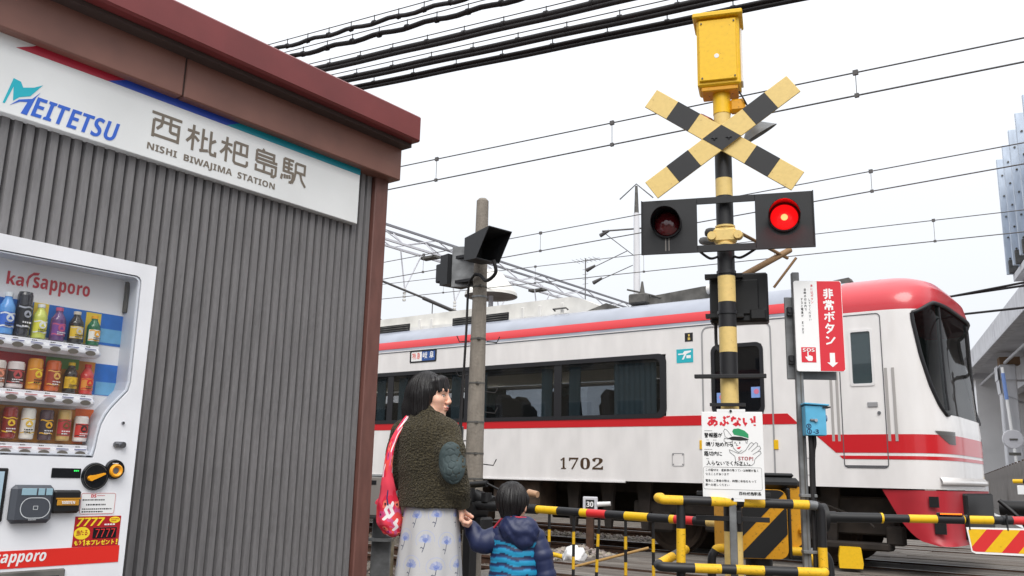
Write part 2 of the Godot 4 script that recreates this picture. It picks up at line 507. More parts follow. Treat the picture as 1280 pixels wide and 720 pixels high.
# ------------------------------------------------------------------ lettering
# Each character is drawn as pen strokes in a 100 x 100 square, y down: "x y x y;x y x y"
var STROKES := {
	"西": "4 12 96 12;12 34 88 34 88 92;12 34 12 94;8 86 92 86;37 12 37 36 34 50 22 64;62 12 62 58 66 62 84 62",
	"枇": "4 30 42 30;23 6 23 96;23 34 16 52 3 70;27 44 42 58;54 8 54 88;54 40 70 40;46 88 74 80;80 8 80 82 84 89 98 89 98 76;80 50 97 36",
	"杷": "4 30 42 30;23 6 23 96;23 34 16 52 3 70;27 44 42 58;50 14 94 14 94 52 50 52;72 14 72 52;50 14 50 84 56 90 92 90 97 84 97 70",
	"島": "44 2 38 13;18 13 82 13 82 42;18 13 18 56;18 28 80 28;18 42 96 42;18 56 92 56 92 86 84 94 74 94;18 66 18 86 78 86 78 66;48 62 48 86",
	"駅": "10 8 48 8;10 8 10 56 46 56 46 82 40 93 32 93;10 24 44 24;10 40 44 40;29 8 29 56;6 70 2 90;15 68 16 84;24 68 26 82;33 66 36 80;56 12 92 12 92 46 56 46;56 12 56 52 52 76 44 94;74 46 82 72 98 94",
	"非": "38 4 38 74 30 88 18 96;62 4 62 97;10 20 38 20;10 42 38 42;6 66 38 62;62 20 90 20;62 42 90 42;62 64 94 64",
	"常": "50 2 50 20;28 5 34 18;72 5 66 18;10 36 10 22 90 22 90 36;32 34 68 34 68 52 32 52 32 34;20 64 80 64 80 86 70 88;20 64 20 90;50 54 50 98",
	"ボ": "8 32 92 32;50 10 50 88 40 92;28 48 10 76;72 48 90 76;76 6 82 18;90 2 97 14",
	"タ": "40 6 14 48;34 24 82 24 62 64 22 94;34 46 66 66",
	"ン": "14 20 38 34;12 86 54 72 90 24",
	"あ": "14 24 82 20;44 6 42 60 50 86;72 38 50 78 26 90 14 76 28 54 60 46 86 60 86 80 62 96",
	"ぶ": "44 10 58 22 48 34;48 40 60 66 48 90 34 88;18 62 28 76 14 90;72 60 88 80;76 6 84 18;90 4 97 14",
	"な": "8 28 54 26;32 8 14 56;70 24 92 40;66 44 66 78 50 92 36 82 50 72 72 78 90 94",
	"い": "18 22 18 60 30 84 42 66;76 26 90 50 88 70",
	"！": "50 4 50 66;50 82 50 96",
	"警": "8 10 44 10;18 4 18 16;34 4 34 16;16 20 44 20 44 42 38 44;14 20 8 32;20 28 34 28 34 38 20 38 20 28;58 4 54 20;56 12 92 12;84 14 70 36 54 44;62 20 76 36 96 44;10 52 90 52;26 62 74 62;26 72 74 72;28 82 72 82 72 97 28 97 28 82;50 46 50 52",
	"報": "8 18 48 18;28 4 28 32;4 32 50 32;18 36 22 46;38 36 34 46;6 52 50 52;6 68 50 68;28 52 28 98;58 8 58 98;58 8 90 8 90 32 84 36;60 46 90 46 80 74 58 96;66 56 80 80 98 96",
	"器": "14 6 42 6 42 30 14 30 14 6;58 6 86 6 86 30 58 30 58 6;4 48 96 48;48 36 44 50 24 60 4 66;54 48 70 60 96 66;14 68 42 68 42 94 14 94 14 68;58 68 86 68 86 94 58 94 58 68",
	"が": "8 34 58 30 58 66 48 90 38 86;34 8 26 50 10 88;70 26 84 54;76 6 82 18;90 2 97 14",
	"鳴": "6 16 30 16 30 74 6 74 6 16;68 2 62 12;46 12 88 12 88 40;46 12 46 56;46 26 86 26;46 40 96 40;46 54 94 54 92 88 84 96;42 68 38 88;54 66 56 82;66 66 68 80;78 64 80 76",
	"り": "28 8 26 52;28 38 36 26;70 8 72 50 62 78 40 96",
	"始": "26 4 18 46 42 80;36 26 30 62 8 92;4 28 44 28;70 4 54 40 92 36;82 24 96 46;56 56 90 56 90 94 56 94 56 56",
	"め": "20 20 28 56 42 84;62 8 48 56 22 86 12 68 24 44 58 32 86 46 88 70 62 94",
	"た": "8 26 56 24;34 6 12 92;56 46 90 44;54 70 66 84 94 84",
	"ら": "36 6 56 16;30 26 24 62 56 46 82 60 76 84 40 94",
	"踏": "8 8 40 8 40 34 8 34 8 8;24 34 24 84;24 56 42 56;10 50 10 88;4 92 44 80;50 8 66 8 52 38;70 6 70 40;70 18 94 10;56 22 66 32;52 50 90 50 90 96 52 96 52 50;52 72 90 72",
	"切": "4 36 44 28;22 8 22 78 42 64;48 18 92 18 88 80 76 92 64 86;68 18 62 56 42 94",
	"内": "12 26 12 96;12 26 88 26 88 90 76 94;50 4 50 26 44 46 24 66;50 40 74 64",
	"に": "16 10 12 52 18 92;42 26 84 26;40 64 48 84 90 84",
	"入": "36 8 52 12 58 40 94 94;54 36 36 70 6 94",
	"で": "8 22 84 18 52 40 44 66 58 86 84 92;74 46 82 58;88 40 96 52",
	"く": "68 6 28 46 72 94",
	"だ": "8 26 56 24;34 6 12 92;56 50 90 48;54 72 66 86 94 84;74 8 80 20;88 4 95 16",
	"さ": "12 26 86 20;40 6 72 56;70 62 34 58 22 76 38 90 74 92",
	"。": "20 70 32 70 32 84 20 84 20 70",
	"、": "18 72 32 88",
	"こ": "22 18 74 18;20 64 30 84 84 84",
	"の": "52 20 40 74 22 82 10 58 26 28 60 16 88 40 80 74 54 92",
	"は": "16 8 12 50 18 92;40 30 92 28;66 8 66 78 52 90 38 80 52 70 76 78 92 92",
	"遮": "8 10 18 22;4 40 20 40 20 76 6 88;6 88 24 88 60 96 96 96;40 10 94 10;34 10 34 60 28 78;40 26 92 26;52 18 52 44 80 44 80 18;44 60 42 76;56 58 58 74;68 58 72 72;82 56 88 70",
	"断": "8 10 8 88 46 88;26 8 26 80;10 42 44 42;14 18 20 30;40 18 32 30;26 44 12 66;26 44 42 62;88 6 58 18 58 60 48 94;58 42 98 42;80 42 80 98",
	"機": "2 30 34 30;18 4 18 96;18 34 4 66;44 6 38 22 50 22 38 40 52 40;76 6 70 22 82 22 70 40 86 40;34 54 98 54;60 4 66 60 92 96;44 54 42 80 34 94;88 64 66 94;74 44 86 50",
	"電": "14 8 86 8;6 34 6 20 94 20 94 34;50 8 50 44;22 28 40 28;60 28 78 28;22 40 40 40;60 40 78 40;18 54 82 54 82 80 18 80 18 54;18 67 82 67;50 48 50 90 58 96 94 96 94 86",
	"車": "12 16 88 16;20 32 80 32 80 68 20 68 20 32;20 50 80 50;4 84 96 84;50 4 50 98",
	"長": "24 6 24 56;24 8 80 8;24 24 76 24;24 40 76 40;4 56 96 56;24 56 24 96 48 86;40 58 60 82 96 96;84 64 66 76",
	"時": "8 14 34 14 34 82 8 82 8 14;8 48 34 48;44 20 92 20;68 4 68 38;38 38 98 38;42 58 96 58;82 42 82 92 70 92;52 66 60 78",
	"間": "8 8 42 8 42 38 8 38;8 22 42 22;8 8 8 98;58 8 92 8 92 94 82 96;58 8 58 38 92 38;58 22 92 22;34 50 66 50 66 88 34 88 34 50;34 68 66 68",
	"る": "22 12 70 12 22 58 56 42 84 60 72 88 42 94 34 78 54 76",
	"っ": "20 46 62 38 84 52 78 74 44 90",
	"て": "10 20 90 16 62 32 44 58 54 82 82 92",
	"を": "16 22 78 20;46 6 24 54 52 46 60 66;84 40 44 62 34 80 50 92 84 90",
	"ご": "22 20 68 20;18 64 28 84 80 84;76 6 82 18;90 2 97 14",
	"へ": "4 62 34 30 96 76",
	"乗": "74 4 22 14;8 24 92 24;4 46 96 46;30 26 30 62;70 26 70 62;12 62 88 62;50 12 50 98;46 62 6 92;54 62 94 92",
	"際": "10 8 10 96;10 8 32 8 22 34 34 52 12 60;46 6 38 28;42 14 58 14 36 48;66 8 78 26 96 44;92 12 70 12;52 48 84 48;42 62 94 62;68 62 68 90 58 96;52 72 42 90;82 72 94 88",
	"余": "50 4 28 28 4 44;50 4 72 28 96 44;28 42 72 42;10 58 90 58;50 42 50 90 40 96;28 68 12 88;72 68 88 88",
	"裕": "22 4 28 14;6 24 40 24 6 62;24 44 24 96;38 40 26 50;60 8 48 24;76 8 92 24;68 22 58 44 42 58;68 22 80 44 98 56;54 62 86 62 86 94 54 94 54 62",
	"降": "10 8 10 96;10 8 32 8 22 34 34 52 12 60;58 4 40 30;54 14 84 14 42 50;56 22 96 48;46 58 92 58;54 58 54 76;40 78 98 78;70 48 70 98",
	"ま": "16 22 84 22;18 44 82 44;50 4 50 80 34 92 18 80 36 70 62 76 86 92",
	"す": "8 22 92 22;54 4 54 56 42 64 36 48 50 38 56 60 42 96",
	"当": "50 4 50 40;18 10 28 30;82 10 70 30;12 42 86 42 86 94;16 66 84 66;8 92 90 92",
	"も": "44 6 40 66 54 92 78 86 84 64;14 30 74 30;14 54 72 54",
	"う": "34 6 64 16;20 38 58 28 80 44 72 72 40 96",
	"本": "6 26 94 26;50 4 50 98;48 28 28 60 4 80;52 28 72 60 96 80;30 74 70 74",
	"プ": "10 20 78 20 66 60 28 92;86 6 94 12 86 18 80 12 86 6",
	"レ": "24 8 24 88 54 76 90 42",
	"ゼ": "6 44 88 28 68 58;36 10 36 80 46 88 90 88;78 4 84 14;90 0 96 10",
	"ト": "36 4 36 96;36 36 80 58",
	"岐": "6 24 6 72 38 72 38 24;22 8 22 72;46 22 96 22;70 4 70 44;48 44 88 44 74 74 44 96;54 54 72 78 98 96",
	"阜": "44 2 36 12;24 12 76 12 76 54 24 54;24 12 24 66;24 32 74 32;24 66 80 66 80 48;4 82 96 82;50 66 50 98",
	"特": "14 12 8 34;10 26 44 26;28 4 28 98;4 62 46 50;48 20 92 20;70 4 70 40;44 40 98 40;46 58 96 58;84 44 84 92 72 92;56 66 64 78",
	"急": "38 4 20 26;34 12 66 12 58 26;20 26 80 26 80 58 20 58;20 42 80 42;16 68 12 90;34 68 38 90 66 92 70 80;50 64 58 76;80 66 92 84",
	"お": "10 26 62 24;34 6 34 88 14 86 16 70 56 50 84 64 78 88 54 92;76 16 92 30",
	"越": "8 20 46 20;28 4 28 40;4 40 50 40;30 44 30 82;30 60 46 60;16 50 14 74 4 94;8 84 40 94 96 96;56 22 98 22;56 22 56 66 70 58;76 4 84 58 94 74;90 42 72 72;84 6 94 16",
	"し": "30 6 28 70 42 92 66 86 84 62",
	"と": "34 8 44 42;78 32 36 52 22 74 42 92 84 88",
}

# Lays a line of characters on a plane: at = top left, cell = one character's square, pen = stroke width as a share of the cell.
func write_chars(b: MB, text: String, at: Vector2, cell: Vector2, step: Vector2, pen: float, z := 0.0012) -> void:
	var k := 0
	var zz := z
	for ch in text:
		if STROKES.has(ch):
			var o := at + step * k
			for s in String(STROKES[ch]).split(";"):
				var num := s.split(" ")
				var pts := PackedVector2Array()
				for i in range(0, num.size() - 1, 2):
					pts.append(o + Vector2(float(num[i]) / 100.0 * cell.x, -float(num[i + 1]) / 100.0 * cell.y))
				b.ribbon(pts, pen * cell.y, zz)
				zz += 0.00006
			zz = z
		k += 1

# Latin text laid into a rectangle (x0, y0 = lower left; w, h) of a plane
func latin(parent: Node, nm: String, text: String, xf: Transform3D, x0: float, y0: float, w: float, h: float, m: Material, bold := true, face := "Droid Sans", skew := 0.0) -> MeshInstance3D:
	var t := TextMesh.new()
	t.text = text
	var f := SystemFont.new()
	f.font_names = PackedStringArray([face])
	f.font_weight = 700 if bold else 400
	t.font = f
	t.font_size = 64
	t.pixel_size = 0.01
	t.depth = 0.02
	t.curve_step = 2.0
	var o := inst(nm, t, m, parent)
	var bb := t.get_aabb()
	var sx := w / maxf(bb.size.x, 0.001)
	var sy := h / maxf(bb.size.y, 0.001)
	var bs := Basis(Vector3(sx, 0, 0), Vector3(skew * sy, sy, 0), Vector3(0, 0, 0.05))
	var c := bb.position + bb.size * 0.5
	o.transform = xf * Transform3D(bs, Vector3(x0 + w * 0.5, y0 + h * 0.5, 0.001) - bs * Vector3(c.x, c.y, bb.position.z))
	return o

# rows of fine print, drawn as short dashes where the photograph shows print too small to read
func fine_print(b: MB, x0: float, y0: float, x1: float, y1: float, rows: int, z := 0.0012) -> void:
	var rh := (y1 - y0) / rows
	for r in rows:
		var y := y1 - rh * (r + 0.5)
		var x := x0
		var end := x1 if r < rows - 1 else lerpf(x0, x1, 0.7)
		while x < end:
			var w := rng.randf_range(0.5, 1.3) * rh * 0.6
			b.bx(Vector3(x, y - rh * 0.22, z - 0.001), Vector3(minf(x + w, end), y + rh * 0.22, z))
			x += w + rh * 0.25
# ------------------------------------------------------------------ scene
func _ready() -> void:
	rng.seed = 5
	# camera: 24 mm-like lens held at waist height, tilted up
	var cam := Camera3D.new()
	cam.name = "camera"
	var pitch := deg_to_rad(11.982)
	var roll := deg_to_rad(1.419)
	var head := deg_to_rad(37.760)
	var fw := Vector3(-sin(head) * cos(pitch), sin(pitch), -cos(head) * cos(pitch))
	var rt := fw.cross(Vector3.UP).normalized()
	var up := rt.cross(fw)
	var r2 := rt * cos(roll) + up * sin(roll)
	var u2 := up * cos(roll) - rt * sin(roll)
	cam.transform = Transform3D(Basis(r2, u2, -fw), Vector3(0, 1.1, 0))
	cam.fov = 36.14
	cam.near = 0.05
	cam.far = 600.0
	add_child(cam)
	cam.current = true
	# overcast sky
	var sky_mat := ProceduralSkyMaterial.new()
	sky_mat.sky_top_color = Color(0.985, 0.99, 1.0)
	sky_mat.sky_horizon_color = Color(0.625, 0.637, 0.655)
	sky_mat.sky_curve = 2.0
	sky_mat.ground_bottom_color = Color(0.42, 0.42, 0.42)
	sky_mat.ground_horizon_color = Color(0.5, 0.5, 0.5)
	sky_mat.sun_angle_max = 1.0
	sky_mat.energy_multiplier = 1.39
	var sky := Sky.new()
	sky.sky_material = sky_mat
	var env := Environment.new()
	env.background_mode = Environment.BG_SKY
	env.sky = sky
	env.tonemap_mode = Environment.TONE_MAPPER_LINEAR
	env.tonemap_exposure = 1.75
	env.sdfgi_enabled = true
	env.ssao_enabled = true
	env.ssil_enabled = true
	var we := WorldEnvironment.new()
	we.name = "world_environment"
	we.environment = env
	add_child(we)
	# the sun behind cloud: high, behind the photographer's right shoulder
	var sun := DirectionalLight3D.new()
	sun.name = "sun"
	sun.light_color = Color(1.0, 0.985, 0.96)
	sun.light_energy = 0.5
	sun.light_angular_distance = 40.0
	sun.shadow_enabled = true
	sun.look_at_from_position(Vector3(5.0, 10.0, 6.5), Vector3.ZERO)
	sun.sky_mode = DirectionalLight3D.SKY_MODE_LIGHT_ONLY
	add_child(sun)

	make_materials()
	build_ground()
	build_station()
	build_viaduct()
	build_houses()
	build_train()
	build_overhead()
	build_crossing_signal()
	build_gates()
	build_concrete_pole()
	build_trackside()
	build_vending()
	build_people()

func make_materials() -> void:
	noise_tex("blotch", 0.006, 4, 0.86, 1.0)
	noise_tex("blotch_strong", 0.008, 5, 0.62, 1.0)
	noise_tex("speck", 0.09, 3, 0.72, 1.0)
	noise_tex("streak", 0.02, 4, 0.84, 1.0)
	noise_tex("faint", 0.006, 4, 0.94, 1.0)
	noise_tex("rough", 0.02, 3, 0.55, 1.0)
	noise_tex("grain_n", 0.12, 3, 0, 1, true, 512, FastNoiseLite.TYPE_SIMPLEX_SMOOTH, 6.0)
	noise_tex("wave_n", 0.008, 2, 0, 1, true, 512, FastNoiseLite.TYPE_SIMPLEX_SMOOTH, 3.0)
	noise_tex("fleece_n", 0.07, 2, 0, 1, true, 512, FastNoiseLite.TYPE_CELLULAR, 14.0)
	noise_tex("fleece", 0.1, 3, 0.15, 1.0, false, 512, FastNoiseLite.TYPE_CELLULAR)
	spot_tex("chips", 0.03, 0.34, 0.13)
	spot_tex("scuff", 0.022, 0.72, 0.06)
	mat("asphalt", 118, 114, 110, 0.95, {"tex": "speck", "scale": 1.4, "bump": "grain_n", "bumpk": 0.8})
	mat("earth", 112, 102, 92, 1.0, {"tex": "blotch_strong", "scale": 0.5, "bump": "grain_n", "bumpk": 1.0})
	mat("deck", 136, 129, 122, 0.9, {"tex": "blotch_strong", "scale": Vector3(0.25, 1.5, 2.0), "bump": "grain_n", "bumpk": 0.6})
	mat("deck_b", 122, 113, 105, 0.9, {"tex": "blotch_strong", "scale": Vector3(0.3, 1.2, 1.8), "bump": "grain_n", "bumpk": 0.6})
	mat("concrete", 150, 143, 134, 0.9, {"tex": "blotch_strong", "scale": 0.6, "bump": "grain_n", "bumpk": 0.4})
	mat("concrete_pole", 146, 138, 128, 0.9, {"tex": "streak", "scale": Vector3(2.5, 0.5, 2.5), "bump": "grain_n", "bumpk": 0.4})
	mat("concrete_pale", 236, 236, 240, 0.9, {"tex": "streak", "scale": Vector3(0.15, 0.03, 0.15)})
	mat("concrete_under", 232, 232, 236, 0.9, {"tex": "blotch", "scale": 0.1})
	mat("stone_a", 140, 134, 128, 0.95, {"tex": "speck", "scale": 2.0})
	mat("rust", 92, 64, 48, 0.85, {"tex": "blotch_strong", "scale": 1.5})
	mat("rail_top", 150, 146, 142, 0.35, {"metal": 0.7})
	mat("sleeper", 110, 98, 86, 0.95, {"tex": "blotch_strong", "scale": 1.0})
	mat("siding", 128, 126, 127, 0.5, {"tex": "streak", "scale": Vector3(2.6, 0.2, 2.6), "bump": "grain_n", "bumpk": 0.08})
	mat("siding_groove", 76, 75, 76, 0.6, {"tex": "streak", "scale": Vector3(1.6, 0.25, 1.6)})
	mat("trim_brown", 140, 96, 84, 0.45, {"tex": "blotch", "scale": 0.7})
	mat("pillar_brown", 120, 80, 72, 0.5, {"tex": "streak", "scale": Vector3(1.5, 0.35, 1.5)})
	mat("eave_red", 130, 56, 56, 0.42, {"tex": "blotch", "scale": 0.6})
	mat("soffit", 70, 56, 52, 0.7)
	mat("sign_white", 240, 242, 242, 0.35, {"tex": "faint", "scale": 0.4})
	mat("sign_red", 178, 32, 56, 0.4)
	mat("sign_blue", 34, 72, 178, 0.4)
	mat("sign_teal", 0, 146, 166, 0.4)
	mat("logo_blue", 52, 102, 204, 0.4)
	mat("logo_teal", 30, 178, 196, 0.4)
	mat("sign_grey", 122, 112, 100, 0.5)
	mat("white_paint", 232, 230, 230, 0.3, {"coat": 0.4, "tex": "faint", "scale": 0.12})
	mat("train_white", 240, 237, 236, 0.28, {"coat": 0.5, "tex": "faint", "scale": Vector3(0.9, 0.3, 0.9), "bump": "wave_n", "bumpk": 0.03})
	mat("train_red", 202, 32, 40, 0.3, {"coat": 0.5})
	mat("roof_red", 196, 46, 56, 0.3, {"coat": 0.5})
	mat("skirt_red", 178, 36, 48, 0.4, {"tex": "blotch", "scale": 0.6})
	mat("roof_grey", 158, 163, 176, 0.4, {"coat": 0.3, "tex": "blotch", "scale": 0.4})
	mat("roof_unit", 234, 232, 227, 0.6, {"tex": "blotch", "scale": Vector3(0.7, 0.5, 0.7)})
	mat("roof_gear", 112, 110, 106, 0.8, {"tex": "blotch_strong", "scale": 1.0})
	mat("gasket", 30, 30, 34, 0.45)
	mat("black", 20, 20, 22, 0.5, {"tex": "blotch", "scale": 1.0})
	mat("black_gloss", 22, 24, 28, 0.25)
	mat("underfloor", 58, 50, 45, 0.85, {"tex": "blotch_strong", "scale": 0.8})
	mat("underfloor_brown", 86, 70, 58, 0.85, {"tex": "blotch_strong", "scale": 0.8})
	mat("steel", 150, 152, 156, 0.4, {"metal": 0.8, "tex": "blotch", "scale": 2.0})
	mat("galv", 148, 150, 152, 0.5, {"metal": 0.35, "tex": "blotch_strong", "scale": 1.6})
	mat("chrome", 190, 190, 195, 0.15, {"metal": 1.0})
	mat("seat_cloth", 44, 46, 52, 0.9)
	mat("curtain", 92, 116, 128, 0.9)
	mat("interior", 120, 118, 110, 0.8)
	mat("interior_dark", 52, 52, 52, 0.8)
	mat("cream", 228, 198, 124, 0.55, {"tex": "scuff", "scale": 2.0})
	mat("yellow", 240, 190, 14, 0.5, {"tex": "scuff", "scale": 2.0})
	mat("yellow_pipe", 236, 186, 30, 0.6, {"tex": "chips", "scale": 3.0})
	mat("yellow_deep", 224, 158, 18, 0.55, {"tex": "chips", "scale": 2.0})
	mat("lamp_black", 32, 33, 36, 0.55, {"tex": "blotch", "scale": 2.0})
	mat("stripe_black", 30, 30, 33, 0.5, {"tex": "blotch", "scale": 2.5})
	mat("red_band", 214, 44, 46, 0.45)
	mat("red_print", 214, 38, 54, 0.45)
	mat("white_print", 240, 240, 240, 0.45)
	mat("black_print", 30, 30, 32, 0.6)
	mat("green_print", 40, 150, 96, 0.5)
	mat("blue_box", 96, 186, 226, 0.45, {"tex": "blotch", "scale": 2.5})
	mat("blue_ink", 12, 34, 76, 0.6)
	mat("cable", 34, 32, 34, 0.7)
	mat("wire", 92, 90, 90, 0.6)
	mat("wire_pale", 130, 130, 136, 0.6)
	mat("fence_grey", 150, 144, 140, 0.85, {"tex": "streak", "scale": Vector3(0.3, 0.1, 0.3)})
	mat("barrier_blue", 208, 220, 236, 0.5, {"tex": "streak", "scale": Vector3(0.3, 0.08, 0.3)})
	mat("truss_grey", 200, 200, 206, 0.6)
	mat("lens_dark", 92, 16, 24, 0.12, {"coat": 1.0})
	glow("lens_lit", 240, 20, 24, 0.5)
	glow("led_orange", 255, 110, 20, 1.2)

# ------------------------------------------------------------------ ground, tracks
func build_ground() -> void:
	var g := MB.new()
	# one sheet to the horizon
	var xs := [-300.0, -60.0, -25.0, -8.0, 4.0, 25.0, 60.0, 300.0]
	var zs := [-400.0, -120.0, -60.0, -30.0, -20.0, 10.0, 60.0]
	for i in xs.size() - 1:
		for j in zs.size() - 1:
			g.quad(Vector3(xs[i], -0.012, zs[j + 1]), Vector3(xs[i + 1], -0.012, zs[j + 1]), Vector3(xs[i + 1], -0.012, zs[j]), Vector3(xs[i], -0.012, zs[j]))
	setting("ground", g, M("earth"))
	# near road with the ramp up to the rails, and the road on the far side
	var r := MB.new()
	r.quad(Vector3(-6.4, 0, 8), Vector3(9, 0, 8), Vector3(9, 0, -5.9), Vector3(-6.4, 0, -5.9))
	r.quad(Vector3(-6.4, 0, -5.9), Vector3(9, 0, -5.9), Vector3(9, 0.09, -7.55), Vector3(-6.4, 0.09, -7.55))
	r.quad(Vector3(-6.4, -0.2, -7.55), Vector3(-6.4, -0.2, -5.9), Vector3(-6.4, 0, -5.9), Vector3(-6.4, 0.09, -7.55))
	setting("road", r, M("asphalt"))
	var f := MB.new()
	f.quad(Vector3(-6.4, 0.09, -18.7), Vector3(9, 0.09, -18.7), Vector3(9, 0.0, -21), Vector3(-9, 0.0, -21))
	f.quad(Vector3(-9, 0, -21), Vector3(9, 0, -21), Vector3(-22, 0, -140), Vector3(-60, 0, -140))
	setting("far_road", f, M("asphalt"))
	var line := MB.new()
	line.quad(Vector3(-2.6, 0.004, -22), Vector3(-2.4, 0.004, -22), Vector3(-11.4, 0.004, -62), Vector3(-11.65, 0.004, -62))
	setting("road_marking", line, M("white_print"))
	# three tracks; rails with foot, web and head
	var bed := MB.new()
	bed.bx(Vector3(-70, -0.3, -19.0), Vector3(-6.45, -0.06, -7.2))
	bed.bx(Vector3(9.1, -0.3, -19.0), Vector3(60, -0.06, -7.2))
	var bd0 := setting("ballast_bed", bed, M("earth"))
	var prof := pv([-0.06, 0.0, 0.06, 0.0, 0.06, 0.012, 0.012, 0.03, 0.012, 0.1, 0.034, 0.112, 0.034, 0.14, -0.034, 0.14, -0.034, 0.112, -0.012, 0.1, -0.012, 0.03, -0.06, 0.012])
	var k := 0
	for zc in [-8.6, -12.35, -16.1]:
		for s in [-0.5335, 0.5335]:
			var b := MB.new()
			b.X = Transform3D(Basis(Vector3(0, 0, -1), Vector3(0, 1, 0), Vector3(1, 0, 0)), Vector3(0, -0.04, zc + s))
			b.prism(prof, -70.0, 60.0)
			var rail := solo("rail", ["near", "middle", "far"][k / 2] + " track's rusty steel rail, " + ("farther from the road" if s < 0 else "nearer the road") + " of its pair", "rail", b, M("rust"), "rails of the three tracks")
			var t := MB.new()
			t.bx(Vector3(-70, 0.1005, zc + s - 0.022), Vector3(60, 0.1035, zc + s + 0.022))
			part(rail, "running_surface", t, M("rail_top"))
			k += 1
	# sleepers that the ballast leaves in view to the left of the crossing
	var sl := BX(Vector3(-0.1, -0.13, -1.1), Vector3(0.1, -0.035, 1.1), 0.012).mesh()
	for ti in 3:
		for i in 16:
			inst("sleeper", sl, M("sleeper"), bd0).position = Vector3(-6.85 - 0.62 * i, 0, [-8.6, -12.35, -16.1][ti])
	# loose ballast
	var stone := MB.new()
	var sph := []
	for i in 5:
		var row := []
		for j in 7:
			var a := PI * i / 4.0
			var c := TAU * j / 7.0
			var rr := 0.03 * (0.75 + 0.5 * rng.randf())
			row.append(Vector3(sin(a) * cos(c), cos(a) * 0.7, sin(a) * sin(c)) * (rr if i > 0 and i < 4 else 0.024))
		sph.append(row)
	for i in 4:
		for j in 7:
			var q := (j + 1) % 7
			stone.tri(sph[i][j], sph[i][q], sph[i + 1][q])
			stone.tri(sph[i][j], sph[i + 1][q], sph[i + 1][j])
	var mm := MultiMesh.new()
	mm.transform_format = MultiMesh.TRANSFORM_3D
	mm.use_colors = true
	mm.mesh = stone.mesh()
	var spots := []
	for i in 15000:
		var x := -6.5 - 9.5 * pow(rng.randf(), 1.4)
		var z := -7.2 - 11.0 * pow(rng.randf(), 1.3)
		var y := -0.055 + 0.03 * rng.randf()
		var dd := minf(minf(absf(z + 8.6), absf(z + 12.35)), absf(z + 16.1))
		if dd > 0.62 and dd < 1.5:
			y += 0.03
		spots.append([Vector3(x, y, z), rng.randf_range(0.7, 1.35)])
	for i in 420:   # the fresh heap of pale stone between the tracks
		var a := rng.randf() * TAU
		var d := sqrt(rng.randf())
		spots.append([Vector3(-6.85 + cos(a) * d * 0.85, 0.2 * (1.0 - d) - 0.02, -10.55 + sin(a) * d * 0.4), rng.randf_range(0.8, 1.6)])
	mm.instance_count = spots.size()
	for i in spots.size():
		var bs := Basis.from_euler(Vector3(rng.randf() * TAU, rng.randf() * TAU, rng.randf() * TAU)).scaled(Vector3.ONE * spots[i][1])
		mm.set_instance_transform(i, Transform3D(bs, spots[i][0]))
		var t := rng.randf_range(0.45, 1.0) * (2.0 if i >= 15000 else 1.0)
		mm.set_instance_color(i, Color(t, t * rng.randf_range(0.9, 1.0), t * rng.randf_range(0.82, 1.0)))
	var mi := MultiMeshInstance3D.new()
	mi.name = "gravel"
	mi.multimesh = mm
	var sm := M("stone_a")
	sm.vertex_color_use_as_albedo = true
	mi.material_override = sm
	add_child(mi)
	tag(mi, "grey and brown railway ballast stones around the tracks", "gravel")
	mi.set_meta("kind", "stuff")
	# crossing deck: planks along the rails, with a gap either side of each rail
	var deck := MB.new()
	deck.bx(Vector3(-6.4, -0.3, -18.7), Vector3(9, 0.03, -7.55))
	var dk := setting("crossing_deck", deck, M("earth"))
	var rails := [-8.0665, -9.1335, -11.8165, -12.8835, -15.5665, -16.6335]
	var edges := [-7.55]
	for rz in rails:
		edges.append(rz + 0.06)
		edges.append(rz - 0.09)
	edges.append(-18.7)
	for e in range(0, edges.size(), 2):
		var z1: float = edges[e]
		var z0: float = edges[e + 1]
		var n := maxi(1, roundi((z1 - z0) / 0.27))
		for i in n:
			var a := lerpf(z1, z0, float(i) / n) - 0.006
			var c := lerpf(z1, z0, float(i + 1) / n) + 0.006
			var x := -6.38 + rng.randf_range(-0.04, 0.04)
			while x < 8.9:
				var len := rng.randf_range(2.2, 3.2)
				var x2 := minf(x + len, 9.0)
				part(dk, "plank", BX(Vector3(x, 0.031, c), Vector3(x2 - 0.012, 0.085 + rng.randf_range(-0.006, 0.008), a), 0.008), M("deck" if rng.randf() < 0.6 else "deck_b"))
				x = x2
